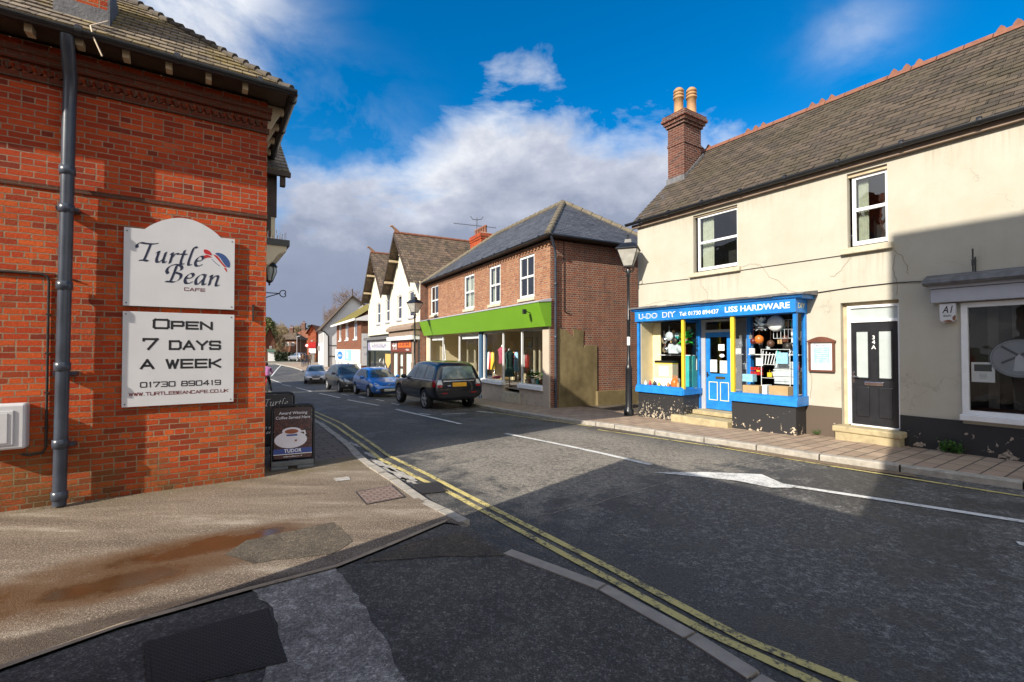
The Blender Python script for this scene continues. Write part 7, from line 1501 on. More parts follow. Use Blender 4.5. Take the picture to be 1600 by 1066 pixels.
    for nm, poly, sg, mm in spec['end']: panel(nm, poly, 'x', sg, M[mm], .006 if nm not in ('number_plate', 'badge') else .014)
    for nm, poly, sg, mm in spec['end']:
        if nm == 'number_plate' and sg > 0:
            (ya, za), (yb_, zb_) = poly[0], poly[2]; h = tree.ray_cast(Vector((4, 0, (za + zb_) / 2)), Vector((-1, 0, 0)))[0]
            if h is not None:
                mb = MB(); rr = random.Random(len(label))
                for k in range(7): y0_ = ya + .03 + k * (yb_ - ya - .06) / 7 + (.02 if k > 3 else 0); mb.face([(h.x + .022, y0_, za + .025), (h.x + .022, y0_ + .042, za + .025), (h.x + .022, y0_ + .042 - rr.uniform(0, .02), zb_ - .025), (h.x + .022, y0_ + rr.uniform(0, .02), zb_ - .025)])
                mb.build('plate_marks', M['ink'], root)
    for x in spec['ax']:
        for s_ in (1, -1):
            y = spec['tr'] * s_; w_ = .105; wr2 = wr_
            mb = MB(); mb.lathe([(wr2 * .66, -w_), (wr2 * .94, -w_), (wr2, -w_ * .7), (wr2, w_ * .7), (wr2 * .94, w_), (wr2 * .66, w_)], (x, y, wr2), 30, 0, True, 'y', cap=False); wheel = mb.build('wheel', M['tyre'], root)
            mb = MB(); ye = s_ * w_; mb.lathe([(.001, ye * .45), (wr2 * .62, ye * .45), (wr2 * .63, ye * .5)], (x, y, wr2), 24, 0, False, 'y'); mb.build('brake_disc', M['ink'], wheel)
            mb = MB(); mb.lathe([(wr2 * .60, ye * .80), (wr2 * .67, ye * .98), (wr2 * .69, ye * .90), (wr2 * .69, ye * .4)], (x, y, wr2), 28, 0, True, 'y', cap=False); mb.lathe([(.001, ye * .96), (wr2 * .14, ye * .92), (wr2 * .16, ye * .6)], (x, y, wr2), 12, 0, True, 'y')
            for k in range(spec.get('spokes', 5)):
                a = 2 * math.pi * k / spec.get('spokes', 5) + .3; dx, dz = math.cos(a), math.sin(a); c = Vector((x + dx * wr2 * .38, y + ye * .76, wr2 + dz * wr2 * .38)); mb.obox(c, (dx * wr2 * .27, 0, dz * wr2 * .27), (-dz * wr2 * .085, 0, dx * wr2 * .085), (0, ye * .12, 0))
            mb.build('rim', M['alloy'], wheel)
    for s_ in (1, -1):
        mx, mz = spec['mir']; mb = MB(); bm = bmesh.new(); bmesh.ops.create_icosphere(bm, subdivisions=2, radius=1); mb.bm(bm, 0, True, Matrix.Translation((mx, s_ * (spec['wm'] + .10), mz)) @ Matrix.Diagonal((.07, .12, .085, 1))); mb.tube([(mx, s_ * (spec['wm'] - .05), mz - .05), (mx, s_ * (spec['wm'] + .05), mz - .03)], .025, 6); mb.build('mirror', M[spec.get('mirm', 'plastic_black')] if spec.get('mirm') != 'body' else pm, root)
    return root, panel
SUV = dict(wr=.375, ax=(1.42, -1.24), tr=.82, spokes=5, mir=(.62, 1.12), wm=.90, st=[
 (-2.20, .52, .74, .78, .74, .78, .72), (-2.19, .44, .90, 1.00, .84, .88, .78), (-2.16, .40, 1.05, 1.14, .88, .93, .80), (-2.02, .36, 1.08, 1.56, .90, .95, .72), (-1.93, .34, 1.08, 1.68, .90, .955, .70), (-1.6, .32, 1.08, 1.735, .90, .955, .70), (-.6, .30, 1.07, 1.75, .90, .955, .70), (.1, .30, 1.06, 1.72, .90, .955, .70), (.42, .30, 1.05, 1.60, .90, .95, .69), (.98, .30, 1.03, 1.14, .90, .945, .74), (1.10, .30, 1.02, 1.07, .90, .94, .76), (1.6, .30, .99, 1.04, .89, .93, .76), (2.02, .34, .92, .97, .86, .89, .74), (2.16, .40, .82, .86, .78, .80, .66), (2.20, .48, .72, .74, .70, .72, .60)],
 side=[('side_window', [(.84, 1.13), (.36, 1.52), (.22, 1.58), (-.24, 1.60), (-.24, 1.12)], 'car_glass_l'), ('side_window', [(-.33, 1.12), (-.33, 1.60), (-1.08, 1.59), (-1.08, 1.12)], 'car_glass_l'), ('side_window', [(-1.18, 1.13), (-1.18, 1.58), (-1.78, 1.55), (-1.88, 1.14)], 'car_glass_l'), ('sill_trim', [(-.80, .40), (.98, .40), (.98, .46), (-.80, .46)], 'trim'), ('tail_light', [(-2.17, .84), (-2.03, .86), (-1.98, 1.10), (-2.14, 1.10)], 'lens_red'), ('door_handle', [(-.16, .96), (.02, .96), (.02, 1.0), (-.16, 1.0)], 'plastic_black'), ('door_handle', [(-1.04, .97), (-.86, .97), (-.86, 1.01), (-1.04, 1.01)], 'plastic_black'), ('door_gap', [(-.29, .45), (-.275, .45), (-.275, 1.10), (-.29, 1.10)], 'ink'), ('side_vent', [(1.0, .80), (1.16, .80), (1.13, .93), (.98, .93)], 'trim'), ('belt_trim', [(-1.9, 1.075), (.95, 1.06), (.95, 1.09), (-1.9, 1.105)], 'trim')],
 end=[('rear_window', [(-.66, 1.13), (.66, 1.13), (.56, 1.53), (.40, 1.56), (-.40, 1.56), (-.56, 1.53)], -1, 'car_glass_l'), ('tail_light', [(.66, .84), (.84, .86), (.84, .93), (.64, .93)], -1, 'lens_red'), ('tail_light', [(-.66, .84), (-.84, .86), (-.84, .93), (-.64, .93)], -1, 'lens_red'), ('reversing_light', [(.64, .935), (.84, .935), (.80, 1.10), (.68, 1.10)], -1, 'lens'), ('reversing_light', [(-.64, .935), (-.84, .935), (-.80, 1.10), (-.68, 1.10)], -1, 'lens'), ('number_plate', [(-.27, .86), (.27, .86), (.27, 1.0), (-.27, 1.0)], -1, 'plate_y'), ('tailgate_trim', [(-.60, 1.04), (.60, 1.04), (.60, 1.075), (-.60, 1.075)], -1, 'trim'), ('bumper', [(-.80, .50), (.80, .50), (.82, .70), (-.82, .70)], -1, 'plastic_black'), ('reflector', [(.44, .62), (.66, .62), (.66, .66), (.44, .66)], -1, 'lens_red'), ('reflector', [(-.44, .62), (-.66, .62), (-.66, .66), (-.44, .66)], -1, 'lens_red'), ('windscreen', [(-.66, 1.15), (.66, 1.15), (.56, 1.58), (-.56, 1.58)], 1, 'car_glass'), ('badge', [(.34, .88), (.46, .88), (.46, .92), (.34, .92)], -1, 'trim')])
HATCH = dict(wr=.305, ax=(1.22, -1.25), tr=.74, spokes=9, mir=(.48, .99), wm=.82, mirm='body', st=[
 (-1.95, .40, .60, .64, .60, .64, .56), (-1.93, .30, .80, .86, .72, .76, .66), (-1.84, .24, .93, 1.10, .79, .82, .66), (-1.55, .22, .96, 1.36, .82, .845, .62), (-1.2, .20, .95, 1.44, .82, .85, .60), (-.5, .18, .92, 1.485, .82, .85, .59), (.05, .18, .90, 1.46, .82, .85, .59), (.38, .18, .89, 1.35, .82, .845, .60), (1.02, .18, .87, 1.00, .82, .84, .66), (1.18, .18, .86, .93, .82, .84, .68), (1.5, .18, .80, .86, .80, .82, .64), (1.78, .20, .70, .76, .74, .76, .56), (1.93, .24, .58, .62, .62, .64, .46), (1.98, .30, .46, .48, .50, .52, .38)],
 side=[('side_window', [(.78, .97), (.34, 1.26), (.18, 1.33), (-.30, 1.37), (-.30, .96)], 'car_glass'), ('side_window', [(-.38, .97), (-.38, 1.37), (-.95, 1.34), (-1.30, 1.12), (-1.28, 1.02)], 'car_glass'), ('door_gap', [(-.345, .30), (-.33, .30), (-.33, .95), (-.345, .95)], 'ink'), ('door_handle', [(-.26, .82), (-.08, .82), (-.08, .85), (-.26, .85)], 'plastic_black'), ('headlight', [(1.28, .74), (1.55, .62), (1.78, .60), (1.72, .68), (1.45, .79)], 'lens')],
 end=[('windscreen', [(-.64, .99), (.64, .99), (.55, 1.32), (.46, 1.36), (-.46, 1.36), (-.55, 1.32)], 1, 'car_glass'), ('headlight', [(.42, .62), (.66, .62), (.70, .72), (.62, .78), (.50, .70)], 1, 'lens'), ('headlight', [(-.42, .62), (-.66, .62), (-.70, .72), (-.62, .78), (-.50, .70)], 1, 'lens'), ('grille', [(-.42, .28), (.42, .28), (.50, .46), (.40, .50), (-.40, .50), (-.50, .46)], 1, 'plastic_black'), ('number_plate', [(-.26, .37), (.26, .37), (.26, .47), (-.26, .47)], 1, 'plate_w'), ('upper_grille', [(-.34, .63), (.34, .63), (.34, .66), (-.34, .66)], 1, 'ink'), ('fog_light', [(.56, .38), (.64, .38), (.64, .45), (.56, .45)], 1, 'lens'), ('fog_light', [(-.56, .38), (-.64, .38), (-.64, .45), (-.56, .45)], 1, 'lens'), ('rear_window', [(-.58, 1.0), (.58, 1.0), (.5, 1.3), (-.5, 1.3)], -1, 'car_glass'), ('badge', [(-.07, .66), (.07, .66), (.06, .71), (-.06, .71)], 1, 'trim')])
def scale_spec(sp, kx, ky, kz, **kw):
    d = dict(sp); d['st'] = [(x * kx, zb * kz, zl * kz, zr_ * kz, a * ky, b * ky, c * ky) for (x, zb, zl, zr_, a, b, c) in sp['st']]; d['side'] = [(n, [(x * kx, z * kz) for x, z in p], m) for n, p, m in sp['side']]; d['end'] = [(n, [(x * ky, z * kz) for x, z in p], s_, m) for n, p, s_, m in sp['end']]
    d['ax'] = tuple(x * kx for x in sp['ax']); d['wr'] = sp['wr'] * kz; d['tr'] = sp['tr'] * ky; d['wm'] = sp['wm'] * ky; d['mir'] = (sp['mir'][0] * kx, sp['mir'][1] * kz); d.update(kw); return d
def place(near_front, near_rear, ax, tr, side, dz=RD):
    """car position from the two visible wheel contact points: returns loc and heading (front minus rear)"""
    f, r = gp(*near_front, dz), gp(*near_rear, dz); d = (f - r).normalized(); return f, r, d
# black car, seen from behind, nearside wheels at (626,630) front and (667,638) rear
f, r, d = place((626, 630.3), (667.6, 638), 0, 0, 1); c = (f + r) / 2; a = math.atan2(d.y, d.x); nrm = Vector((d.y, -d.x)); c = c + nrm * .82 - d * .09
car('black_suv', SUV, (c.x, c.y, zg(c.y) + RD), a, M['p_black'], 'black four wheel drive car with an orange rear number plate parked nearest')
def from_front(fu, ru, tr, axm):
    f, r = gp(*fu, RD), gp(*ru, RD); d = US * -1.0; d = (f - r).normalized() * .35 + (US * -1) * .65; d.normalize(); n_ = Vector((-d.y, d.x)); return f, r, d, n_
# blue hatchback facing the camera: its offside wheels are at the left of the picture
f, r, d, n_ = from_front((579, 620.5), (556.6, 616.5), 0, 0); c = (f + r) / 2 + n_ * .74 + d * .015; a = math.atan2(d.y, d.x); o, pan = car('blue_hatchback', HATCH, (c.x, c.y, zg(c.y) + RD), a, M['p_blue'], 'bright blue hatchback parked facing the camera in front of the black car'); bh = o
f, r, d, n_ = from_front((532, 612.8), (513.5, 609.5), 0, 0); c = (f + r) / 2 + n_ * .77; G = scale_spec(HATCH, 1.12, 1.06, 1.13, spokes=5, mirm='body'); a = math.atan2(d.y, d.x); car('grey_suv', G, (c.x, c.y, zg(c.y) + RD), a, M['p_grey'], 'dark grey family car parked between the blue hatchback and the silver car')
pL, pR = gp(479, 599.3, RD), gp(508, 599.3, RD); c = (pL + pR) / 2 + US * 1.3; a = math.atan2(-US.y * .97, -US.x) ; d = Vector((.40, -.92)); a = math.atan2(d.y, d.x); c = (pL + pR) / 2 - d * 1.25
SV = scale_spec(HATCH, 1.05, 1.0, .98, spokes=7, mirm='body'); SV['end'] = SV['end'] + [('grille', [(-.34, .56), (-.20, .49), (.20, .49), (.34, .56), (.30, .60), (-.30, .60)], 1, 'ink')]
car('silver_car', SV, (c.x, c.y, zg(c.y) + RD), a, M['p_silver'], 'silver car farthest up the row, facing the camera by the white building')
X = (465 - 800) / FPX * 84; car('far_silver_car', scale_spec(HATCH, 1.0, 1.0, 1.0, spokes=5, mirm='body'), (X, 84, zg(84) + RD), 2.6, M['p_silver'], 'pale car far away before the brick houses at the end of the street', None)

# ================================================================== people
def figure(parent, J, E, zones, name='body'):
    """one continuous skinned body; zones maps a face centre to a material slot"""
    me = bpy.data.meshes.new(name); names = list(J); me.from_pydata([J[k][:3] for k in names], [(names.index(a), names.index(b)) for a, b in E], [])
    o = bpy.data.objects.new('tmp', me); COL.objects.link(o); sk = o.modifiers.new('k', 'SKIN'); sk.use_smooth_shade = True
    for i, k in enumerate(names): me.skin_vertices[0].data[i].radius = (J[k][3], J[k][4] if len(J[k]) > 4 else J[k][3]); me.skin_vertices[0].data[i].use_root = (i == 0)
    ss = o.modifiers.new('s', 'SUBSURF'); ss.levels = 2; ss.render_levels = 2
    m2 = mesh_eval(o); bpy.data.objects.remove(o); mats, fn = zones; m2.materials.clear()
    for mt in mats: m2.materials.append(mt)
    for p_ in m2.polygons: p_.material_index = fn(p_.center); p_.use_smooth = True
    m2.name = name; return link(name, m2, parent)
BE = [('pel', 'wst'), ('wst', 'che'), ('che', 'nek'), ('nek', 'hed'), ('hed', 'top'), ('che', 'lsh'), ('lsh', 'lel'), ('lel', 'lha'), ('lha', 'lhe'), ('che', 'rsh'), ('rsh', 'rel'), ('rel', 'rha'), ('rha', 'rhe'), ('pel', 'lhi'), ('lhi', 'lkn'), ('lkn', 'lan'), ('lan', 'lto'), ('pel', 'rhi'), ('rhi', 'rkn'), ('rkn', 'ran'), ('ran', 'rto')]
def stand(step=.18, arm=.1, lean=0.0):
    return {'pel': (0, 0, .95, .14, .11), 'wst': (lean * .3, 0, 1.1, .13, .10), 'che': (lean, 0, 1.32, .155, .11), 'nek': (lean * 1.3, 0, 1.50, .055), 'hed': (lean * 1.5 + .02, 0, 1.63, .095, .085), 'top': (lean * 1.5 + .01, 0, 1.73, .06),
     'lsh': (lean, .19, 1.40, .065), 'lel': (lean - arm, .24, 1.12, .05), 'lha': (lean + arm * .3, .25, .90, .035), 'lhe': (lean + arm * .4, .25, .80, .028), 'rsh': (lean, -.19, 1.40, .065), 'rel': (lean + arm, -.24, 1.12, .05), 'rha': (lean + arm * 1.6, -.25, .90, .035), 'rhe': (lean + arm * 1.8, -.25, .80, .028),
     'lhi': (0, .095, .88, .095), 'lkn': (step * .6, .10, .50, .065), 'lan': (step, .10, .09, .045), 'lto': (step + .16, .10, .035, .035), 'rhi': (0, -.095, .88, .095), 'rkn': (-step * .2, -.10, .49, .065), 'ran': (-step, -.10, .11, .045), 'rto': (-step + .15, -.10, .04, .035)}
M['skin'] = plain('skin', (.50, .28, .18), .6, var=.08); M['hair'] = plain('dark_hair', (.022, .014, .010), .6, var=.3); M['jacket_dark'] = plain('dark_jacket', (.025, .025, .035), .85, var=.2); M['jacket_brown'] = plain('brown_jacket', (.14, .08, .05), .85, var=.2); M['jeans'] = plain('dark_jeans', (.02, .025, .045), .85, var=.2); M['pink'] = plain('pink_jacket', (.55, .20, .46), .85, var=.2, sc=9)
def hair(parent, c, r=.105, long=False):
    mb = MB(); bm = bmesh.new(); bmesh.ops.create_icosphere(bm, subdivisions=2, radius=1); mb.bm(bm, 0, True, Matrix.Translation((c[0] - .025, c[1], c[2] + .02)) @ Matrix.Diagonal((r, r * .95, r * 1.05, 1)))
    if long: mb.lathe([(.09, .0), (.10, -.10), (.07, -.22)], (c[0] - .06, c[1], c[2]), 10)
    mb.build('hair', M['hair'], parent)
def pedestrian(px, Y, rz, jm, lm, label, bag=False, step=.2):
    X = (px - 800) / FPX * Y; root = empty('person', (X, Y, zg(Y) + .03), rz, label, 'person', 'pedestrians far up the right pavement'); J = stand(step, .10, .03)
    figure(root, J, BE, ([jm, lm, M['skin'], M['ink']], lambda c: 3 if c.z < .10 else 1 if c.z < .93 and abs(c.y) < .2 else 2 if c.z > 1.53 or c.z < .87 else 0)); hair(root, J['hed'])
    return root
pedestrian(478.5, 57, 2.0, M['jacket_dark'], M['jeans'], 'person in dark clothes walking up the far pavement, left of the pair'); pedestrian(483.5, 58, 2.0, M['jacket_brown'], M['jacket_dark'], 'person in a brown coat walking up the far pavement, right of the pair', step=.14); pedestrian(473.5, 56.5, -1.2, M['jacket_brown'], M['jeans'], 'person in a brown top at the kerb before the two walkers', step=.05)
# child astride a bicycle on the left, seen from behind
cy = 27.0; cx = (416.5 - 800) / FPX * cy; zc = zg(cy) + .0; hd = math.atan2(.8347, -.551) + .02
bi = empty('bicycle', (cx, cy, zc), hd, 'dark bicycle held upright under the rider in pink by the brick corner', 'bicycle')
for x in (-.50, .52):
    mb = MB(); mb.lathe([(.29, -.02), (.325, -.018), (.335, 0), (.325, .018), (.29, .02)], (x, 0, .335), 24, 0, True, 'y'); wl = mb.build('wheel', M['tyre'], bi); mb = MB(); [mb.tube([(x, 0, .335), (x + .29 * math.cos(k * .785), 0, .335 + .29 * math.sin(k * .785))], .004, 4) for k in range(8)]; mb.lathe([(.03, -.04), (.03, .04)], (x, 0, .335), 8, 0, True, 'y'); mb.build('spokes', M['chrome'], wl)
mb = MB(); mb.tube([(-.50, 0, .335), (-.08, 0, .30), (.38, 0, .78)], .018, 6); mb.tube([(-.08, 0, .30), (-.20, 0, .86)], .018, 6); mb.tube([(-.17, 0, .74), (.37, 0, .80)], .018, 6); mb.tube([(-.5, 0, .335), (-.18, 0, .72)], .012, 6); mb.tube([(.52, 0, .335), (.40, 0, .74), (.36, 0, .92)], .018, 6); mb.build('frame', M['red'], bi)
mb = MB(); mb.tube([(.30, .30, 1.0), (.36, .12, .96), (.36, -.12, .96), (.30, -.30, 1.0)], .014, 6); mb.build('handlebar', M['black_metal'], bi); mb = MB(); mb.box(-.34, -.08, -.07, .07, .86, .92, 0, .03); mb.build('saddle', M['ink'], bi); mb = MB(); mb.lathe([(.03, -.03), (.10, -.01), (.10, .01), (.03, .03)], (-.08, 0, .30), 14, 0, True, 'y'); mb.tube([(-.08, .1, .30), (.06, .1, .22), (.06, .2, .22)], .012, 5); mb.build('crank', M['iron'], bi)
pe = empty('person', (cx, cy, zc), hd, 'young rider with dark hair in a pink jacket standing over a bicycle', 'person')
J = {'pel': (-.10, 0, .90, .14, .12), 'wst': (-.05, 0, 1.05, .125, .11), 'che': (.04, 0, 1.28, .15, .125), 'nek': (.08, 0, 1.44, .055), 'hed': (.10, 0, 1.57, .10, .09), 'top': (.10, 0, 1.66, .065), 'lsh': (.05, .18, 1.34, .07), 'lel': (.15, .33, 1.12, .055), 'lha': (.28, .32, 1.03, .04), 'lhe': (.33, .27, 1.01, .032), 'rsh': (.05, -.18, 1.34, .07), 'rel': (.15, -.33, 1.12, .055), 'rha': (.28, -.32, 1.03, .04), 'rhe': (.33, -.27, 1.01, .032),
 'lhi': (-.08, .10, .84, .10), 'lkn': (.02, .20, .48, .07), 'lan': (-.06, .25, .09, .05), 'lto': (.10, .26, .035, .035), 'rhi': (-.08, -.10, .84, .10), 'rkn': (.04, -.20, .48, .07), 'ran': (-.02, -.27, .09, .05), 'rto': (.14, -.28, .035, .035)}
figure(pe, J, BE, ([M['pink'], M['ink'], M['skin']], lambda c: 1 if c.z < .95 else 2 if c.z > 1.46 or (c.x > .29 and abs(c.y) > .2) else 0)); hair(pe, J['hed'], .115)

# ================================================================== far houses, trees, hedges
def house_far(name, px0, px1, Y, zt_px, eave_px, wm, rm, label, ang=0.0, gable=False, wins=((.2, .5), (.7, .5)), depth=7, wz=None, hip=0.0):
    x0, x1 = (px0 - 800) / FPX * Y, (px1 - 800) / FPX * Y; zt = EYE + (545.5 - zt_px) / FPX * Y; ze = EYE + (545.5 - eave_px) / FPX * Y; L = x1 - x0
    root = empty(name, (x0, Y, 0), ang, label, 'house'); mb = MB()
    mb.box(0, L, 0, depth, -1.2, ze)
    if gable: mb.prism([(0, ze), (L, ze), (L / 2, zt)], 0.001, depth)
    mb.build('wall', wm, root); mb = MB()
    if gable: mb.courses((-.3, depth + .3, ze - .3), (-.3, -.4, ze - .3), (L / 2, -.4, zt + .1), (L / 2, depth + .3, zt + .1), 10, .03); mb.courses((L + .3, -.4, ze - .3), (L + .3, depth + .3, ze - .3), (L / 2, depth + .3, zt + .1), (L / 2, -.4, zt + .1), 10, .03)
    else: mb.courses((-.4, -.5, ze - .1), (L + .4, -.5, ze - .1), (L - hip, depth / 2, zt), (hip, depth / 2, zt), 10, .03); mb.courses((L + .4, depth + .5, ze - .1), (-.4, depth + .5, ze - .1), (hip, depth / 2, zt), (L - hip, depth / 2, zt), 10, .03); mb.courses((L + .4, -.5, ze - .1), (L + .4, depth + .5, ze - .1), (L - hip, depth / 2, zt), (L - hip, depth / 2, zt), 10, .03); mb.courses((-.4, depth + .5, ze - .1), (-.4, -.5, ze - .1), (hip, depth / 2, zt), (hip, depth / 2, zt), 10, .03)
    mb.build('roof', rm, root)
    for (fx, fz) in wins:
        cx, cz = fx * L, -.3 + (ze + .3) * fz; k = min(1, L / 6.5); mb = MB(); mb.box(cx - .6 * k, cx + .6 * k, -.06, -.001, cz - .65 * k, cz + .65 * k); wn = mb.build('window', M['white_paint'], root); mb = MB(); mb.box(cx - .48 * k, cx - .04 * k, -.075, -.061, cz - .5 * k, cz + .5 * k); mb.box(cx + .04 * k, cx + .48 * k, -.075, -.061, cz - .5 * k, cz + .5 * k); mb.build('pane', M['room_grey'], wn)
    return root, L, ze, zt
h, L, ze, zt = house_far('gabled_house', 411, 429, 86, 512, 537, M['brick_dark'], M['tile_gable'], 'steep gabled dark brick house with a white garage door beyond the cafe corner', .5, True, ((.6, .78),), 9)
mb = MB(); mb.box(L * .38, L * .95, -.08, -.001, -1, 1.25); mb.build('garage_door', M['white_paint'], h); mb = MB(); mb.box(L * .33, L, -.35, -.002, 1.3, 1.75); mb.build('porch_canopy', M.setdefault('copper_green', plain('copper_green', (.12, .22, .17), .8)), h); mb = MB(); mb.box(-.6, -.002, .4, 7, -1.2, 2.6); mb.build('side_wall', M['white_render'], h)
h, L, ze, zt = house_far('brick_house', 434, 463, 98, 519, 530, M['brick_brown'], M['tile_gable'], 'brown brick house with a dark hipped roof at the end of the street', 0, False, ((.2, .75), (.52, .75), (.8, .75), (.2, .22), (.52, .22), (.8, .22)), 5, hip=1.2); chimney(h, L * .45, 2.5, .7, .6, 4, 6.4, [(-.2, 0), (.2, 0)], 'brick_chimney', 'terra', .5)
h, L, ze, zt = house_far('red_roofed_house', 452, 490, 118, 515, 528, M['brick_red'], M['tile_red'], 'red brick house with an orange tiled roof behind the brown brick house', 0, False, ((.3, .7), (.6, .7), (.3, .25)), 8, hip=1.5); chimney(h, L * .3, 4, .9, .7, 5, 8.6, [(-.2, 0), (.2, 0)], 'brick_chimney', 'terra', .5)
h, L, ze, zt = house_far('red_shop', 481, 493, 76, 508, 519, M['brick_red'], M['tile_red'], 'red brick shop with a red and white sign just beyond the white building', .2, True, ((.5, .7),), 8)
mb = MB(); mb.box(.2, L, -.3, -.002, 2.0, 2.9); mb.build('shop_sign', M['red'], h); mb = MB(); mb.box(.2, L, -.2, -.002, 1.1, 1.9); mb.build('shop_fascia', M['white_paint'], h); mb = MB(); mb.box(.3, L - .2, -.05, -.002, -.6, 1.0); mb.build('shop_window', M['room_grey'], h)
for (px, Y, zt_, lb, c) in ((464, 80, 4.2, 'thin pale lamp column before the brown brick house', 'alloy'), (470, 78, 5.4, 'thin dark pole before the red roofed house', 'iron')):
    X = (px - 800) / FPX * Y; r_ = empty('post', (X, Y, zg(Y)), 0, lb, 'pole'); mb = MB(); mb.tube([(0, 0, 0), (0, 0, zt_)], [.07, .05], 8); mb.tube([(0, 0, zt_), (.5, 0, zt_ + .1)], .04, 6); mb.build('column', M[c], r_)
def far_sign(px, py, Y, m, label, w_=.3):
    X = (px - 800) / FPX * Y; Z = EYE + (545.5 - py) / FPX * Y; r_ = empty('road_sign', (X, Y, zg(Y)), 0, label, 'sign'); mb = MB(); mb.tube([(0, .05, 0), (0, .05, Z - zg(Y) + .3)], .04, 6); mb.build('pole', M['iron'], r_); mb = MB(); mb.lathe([(.001, -.01), (w_, -.01), (w_, .01)], (0, 0, Z - zg(Y)), 16, 0, False, 'y'); mb.build('plate', m, r_); mb = MB(); mb.lathe([(.001, -.014), (w_ * .7, -.014), (w_ * .7, -.011)], (0, 0, Z - zg(Y)), 16, 0, False, 'y'); mb.build('face', M['white_ink'], r_)
far_sign(479.5, 540, 74, M['red'], 'round red and white road sign above the far pedestrians')
for (px, mm, lb, ht) in ((421, 'plate_w', 0, 0),): pass

def twig_mat(name, c): return plain(name, c, .9, var=.3, sc=3)
M['bark'] = twig_mat('bark', (.10, .075, .055)); M['twig_brown'] = twig_mat('twigs_brown', (.20, .135, .10)); M['twig_tan'] = twig_mat('twigs_tan', (.27, .20, .11)); M['twig_red'] = twig_mat('twigs_red', (.20, .10, .08)); M['needles'] = twig_mat('needles', (.045, .06, .022)); M['needles2'] = twig_mat('needles_olive', (.10, .11, .035)); M['hedge'] = twig_mat('hedge_leaf', (.025, .035, .014))
def bare_tree(px, Y, top_px, wid_px, tm, label, seed, levels=5, droop=0.0, tr=.028, group='bare winter trees'):
    rnd = random.Random(seed); X = (px - 800) / FPX * Y; g0 = zg(Y) - .2; H = EYE + (545.5 - top_px) / FPX * Y - g0; Wd = wid_px / FPX * Y / 2
    root = empty('bare_tree', (X, Y, g0), 0, label, 'tree', group); tk = MB(); cr = MB()
    def grow(p, d, l, r, lv):
        n = 3; pts = [p]; dd = d.copy()
        for i in range(n): dd = (dd + Vector((rnd.gauss(0, .12), rnd.gauss(0, .12), rnd.gauss(.04 - droop, .08)))).normalized(); pts.append(pts[-1] + dd * l / n)
        rr = [r * (1 - .45 * i / n) for i in range(n + 1)]
        (tk if lv <= 1 else cr).tube(pts, rr, 6 if lv <= 1 else 3, 0, True, False)
        if lv >= levels: return
        k = 4 if lv < 2 else 4
        for j in range(k):
            a = 2 * math.pi * (j + rnd.random() * .7) / k; t = rnd.uniform(.35, 1.0); ax = dd.orthogonal().normalized(); ax.rotate(Matrix.Rotation(a, 3, dd)); nd = (dd * rnd.uniform(.6, 1.0) + ax * rnd.uniform(.55, .95)).normalized()
            nd = Vector((nd.x * hx, nd.y * hx, nd.z)).normalized(); i0 = min(n - 1, int(t * n)); grow(pts[i0].lerp(pts[i0 + 1], t * n - i0), nd, l * rnd.uniform(.62, .80), max(tr * .55, r * .55), lv + 1)
    hx = min(1.5, max(.7, Wd / (H * .42))); grow(Vector((0, 0, 0)), Vector((0, 0, 1)), H * .30, H * .022 + .05, 0)
    # fit the crown to the height and spread it has in the picture
    allv = [v for v in tk.v + cr.v]; zmx = max(v[2] for v in allv); xm_ = max(abs(v[0]) for v in allv); kz, kx = H / zmx, Wd / xm_
    for b in (tk, cr): b.v = [(v[0] * kx, v[1] * kx, v[2] * kz) for v in b.v]
    tk.build('trunk', M['bark'], root); cr.build('crown', tm, root); return root
bare_tree(560, 96, 447, 105, M['twig_brown'], 'large bare brown tree rising behind the white gabled building', 3, 6, tr=.04)
bare_tree(522, 110, 470, 62, M['twig_brown'], 'bare brown tree left of the largest one behind the white building', 8, 6, tr=.04)
bare_tree(447, 150, 500, 44, M['twig_tan'], 'tan bare tree behind the brown brick house', 5, 6, tr=.07)
bare_tree(462, 165, 505, 36, M['twig_tan'], 'pale bare tree behind the red roofed house', 6, 6, tr=.07); bare_tree(473, 170, 505, 26, M['twig_red'], 'reddish bare tree beside the white building eave', 7, 6, tr=.07)
bare_tree(436, 88, 522, 26, M['twig_tan'], 'drooping straw coloured bare tree beside the gabled house', 11, 6, .06, .035); bare_tree(430, 140, 508, 30, M['twig_tan'], 'tan bare tree rising right of the gabled house roof', 15, 6, tr=.07)
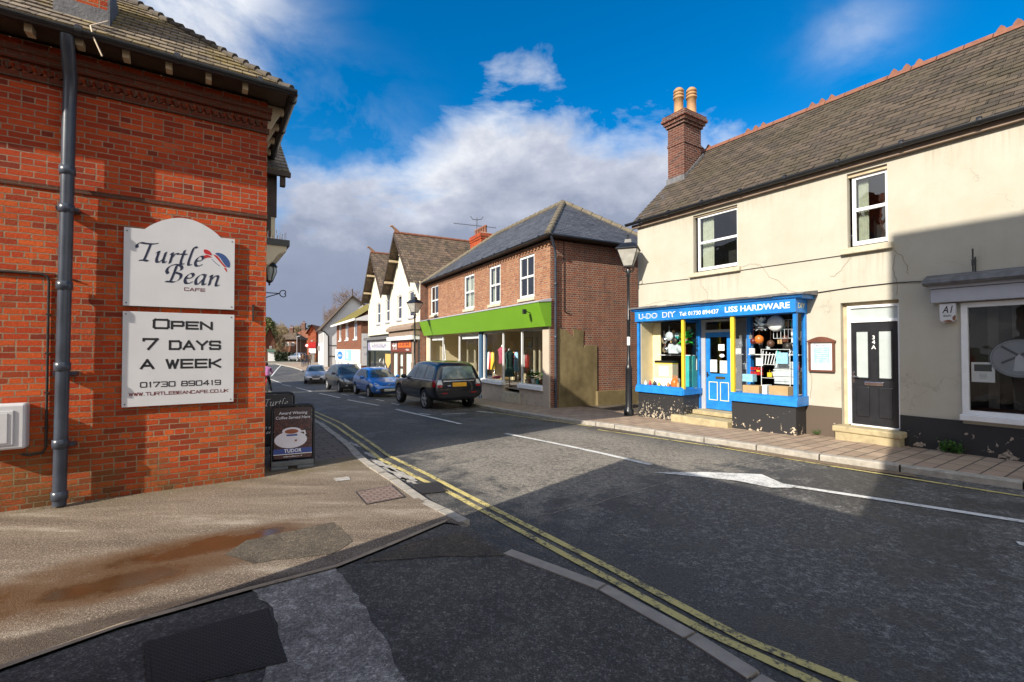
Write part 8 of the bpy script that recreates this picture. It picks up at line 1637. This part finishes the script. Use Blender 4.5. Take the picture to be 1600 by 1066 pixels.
def leafy(name, px, Y, top_px, wid_px, m, label, seed, cone=False, n=1500, base=.12):
    rnd = random.Random(seed); X = (px - 800) / FPX * Y; g0 = zg(Y) - .2; H = EYE + (545.5 - top_px) / FPX * Y - g0; Wd = wid_px / FPX * Y / 2; root = empty(name, (X, Y, g0), 0, label, 'tree' if name != 'hedge' else 'hedge'); mb = MB(); mb.tube([(0, 0, 0), (0, 0, H * .9)], [H * .02 + .05, .03], 6); mb.build('trunk', M['bark'], root); mb = MB(); cl = [(rnd.uniform(-1, 1), rnd.uniform(-1, 1), rnd.uniform(base, 1)) for _ in range(26)]
    for i in range(n):
        c = rnd.choice(cl); z = min(1, max(base, c[2] + rnd.gauss(0, .07))); lim = (1.05 - z) if cone else math.sqrt(max(.05, 1 - ((z - .55) / .5) ** 2)); x, y = (c[0] * .75 + rnd.gauss(0, .18)) * lim * Wd, (c[1] * .75 + rnd.gauss(0, .18)) * lim * Wd; s = rnd.uniform(.25, .6) * max(.5, H / 14); p = Vector((x, y, z * H)); a = Vector((rnd.gauss(0, 1), rnd.gauss(0, 1), rnd.gauss(0, .6))).normalized() * s; b = a.orthogonal().normalized() * s * .6; mb.face([p - a, p + b, p + a, p - b])
    mb.build('crown', m, root); return root
leafy('evergreen_tree', 417, 128, 497, 24, M['needles2'], 'olive evergreen tree behind the gabled house roof', 2, False, 1800); leafy('evergreen_tree', 484, 135, 509, 16, M['needles'], 'dark evergreen tree beside the eave of the white building', 4, False, 1200)
leafy('evergreen_tree', 426, 150, 503, 18, M['needles'], 'dark green tree showing just right of the gabled house roof', 9, False, 1200)
X0, X1 = (431 - 800) / FPX * 87, (470 - 800) / FPX * 87; hg_ = empty('hedge', (X0, 87, zg(87)), 0, 'low dark hedge along the far side of the junction', 'hedge'); mb = MB(); rnd = random.Random(5)
for i in range(1500): p = Vector((rnd.uniform(0, X1 - X0), rnd.uniform(-.5, .5), rnd.uniform(0, 1.15) * (1 + .25 * math.sin(i)))); a = Vector((rnd.gauss(0, 1), rnd.gauss(0, 1), rnd.gauss(0, 1))).normalized() * .22; b = a.orthogonal() * .6; mb.face([p - a, p + b, p + a, p - b])
mb.build('foliage', M['hedge'], hg_)
# low wooded hill that closes the horizon
mb = MB(); rnd = random.Random(14)
ring = [(-420 + i * 28, 330 + 40 * math.sin(i * .7), 5 + 4 * math.sin(i * 1.3) + rnd.uniform(0, 3)) for i in range(34)]
for a, b in zip(ring, ring[1:]): mb.face([(a[0], a[1] - 90, -1), (b[0], b[1] - 90, -1), (b[0], b[1], b[2]), (a[0], a[1], a[2])]); mb.face([(a[0], a[1], a[2]), (b[0], b[1], b[2]), (b[0], b[1] + 150, b[2] - 2), (a[0], a[1] + 150, a[2] - 2)])
tag(mb.build('hill', M['needles2']), kind='structure')
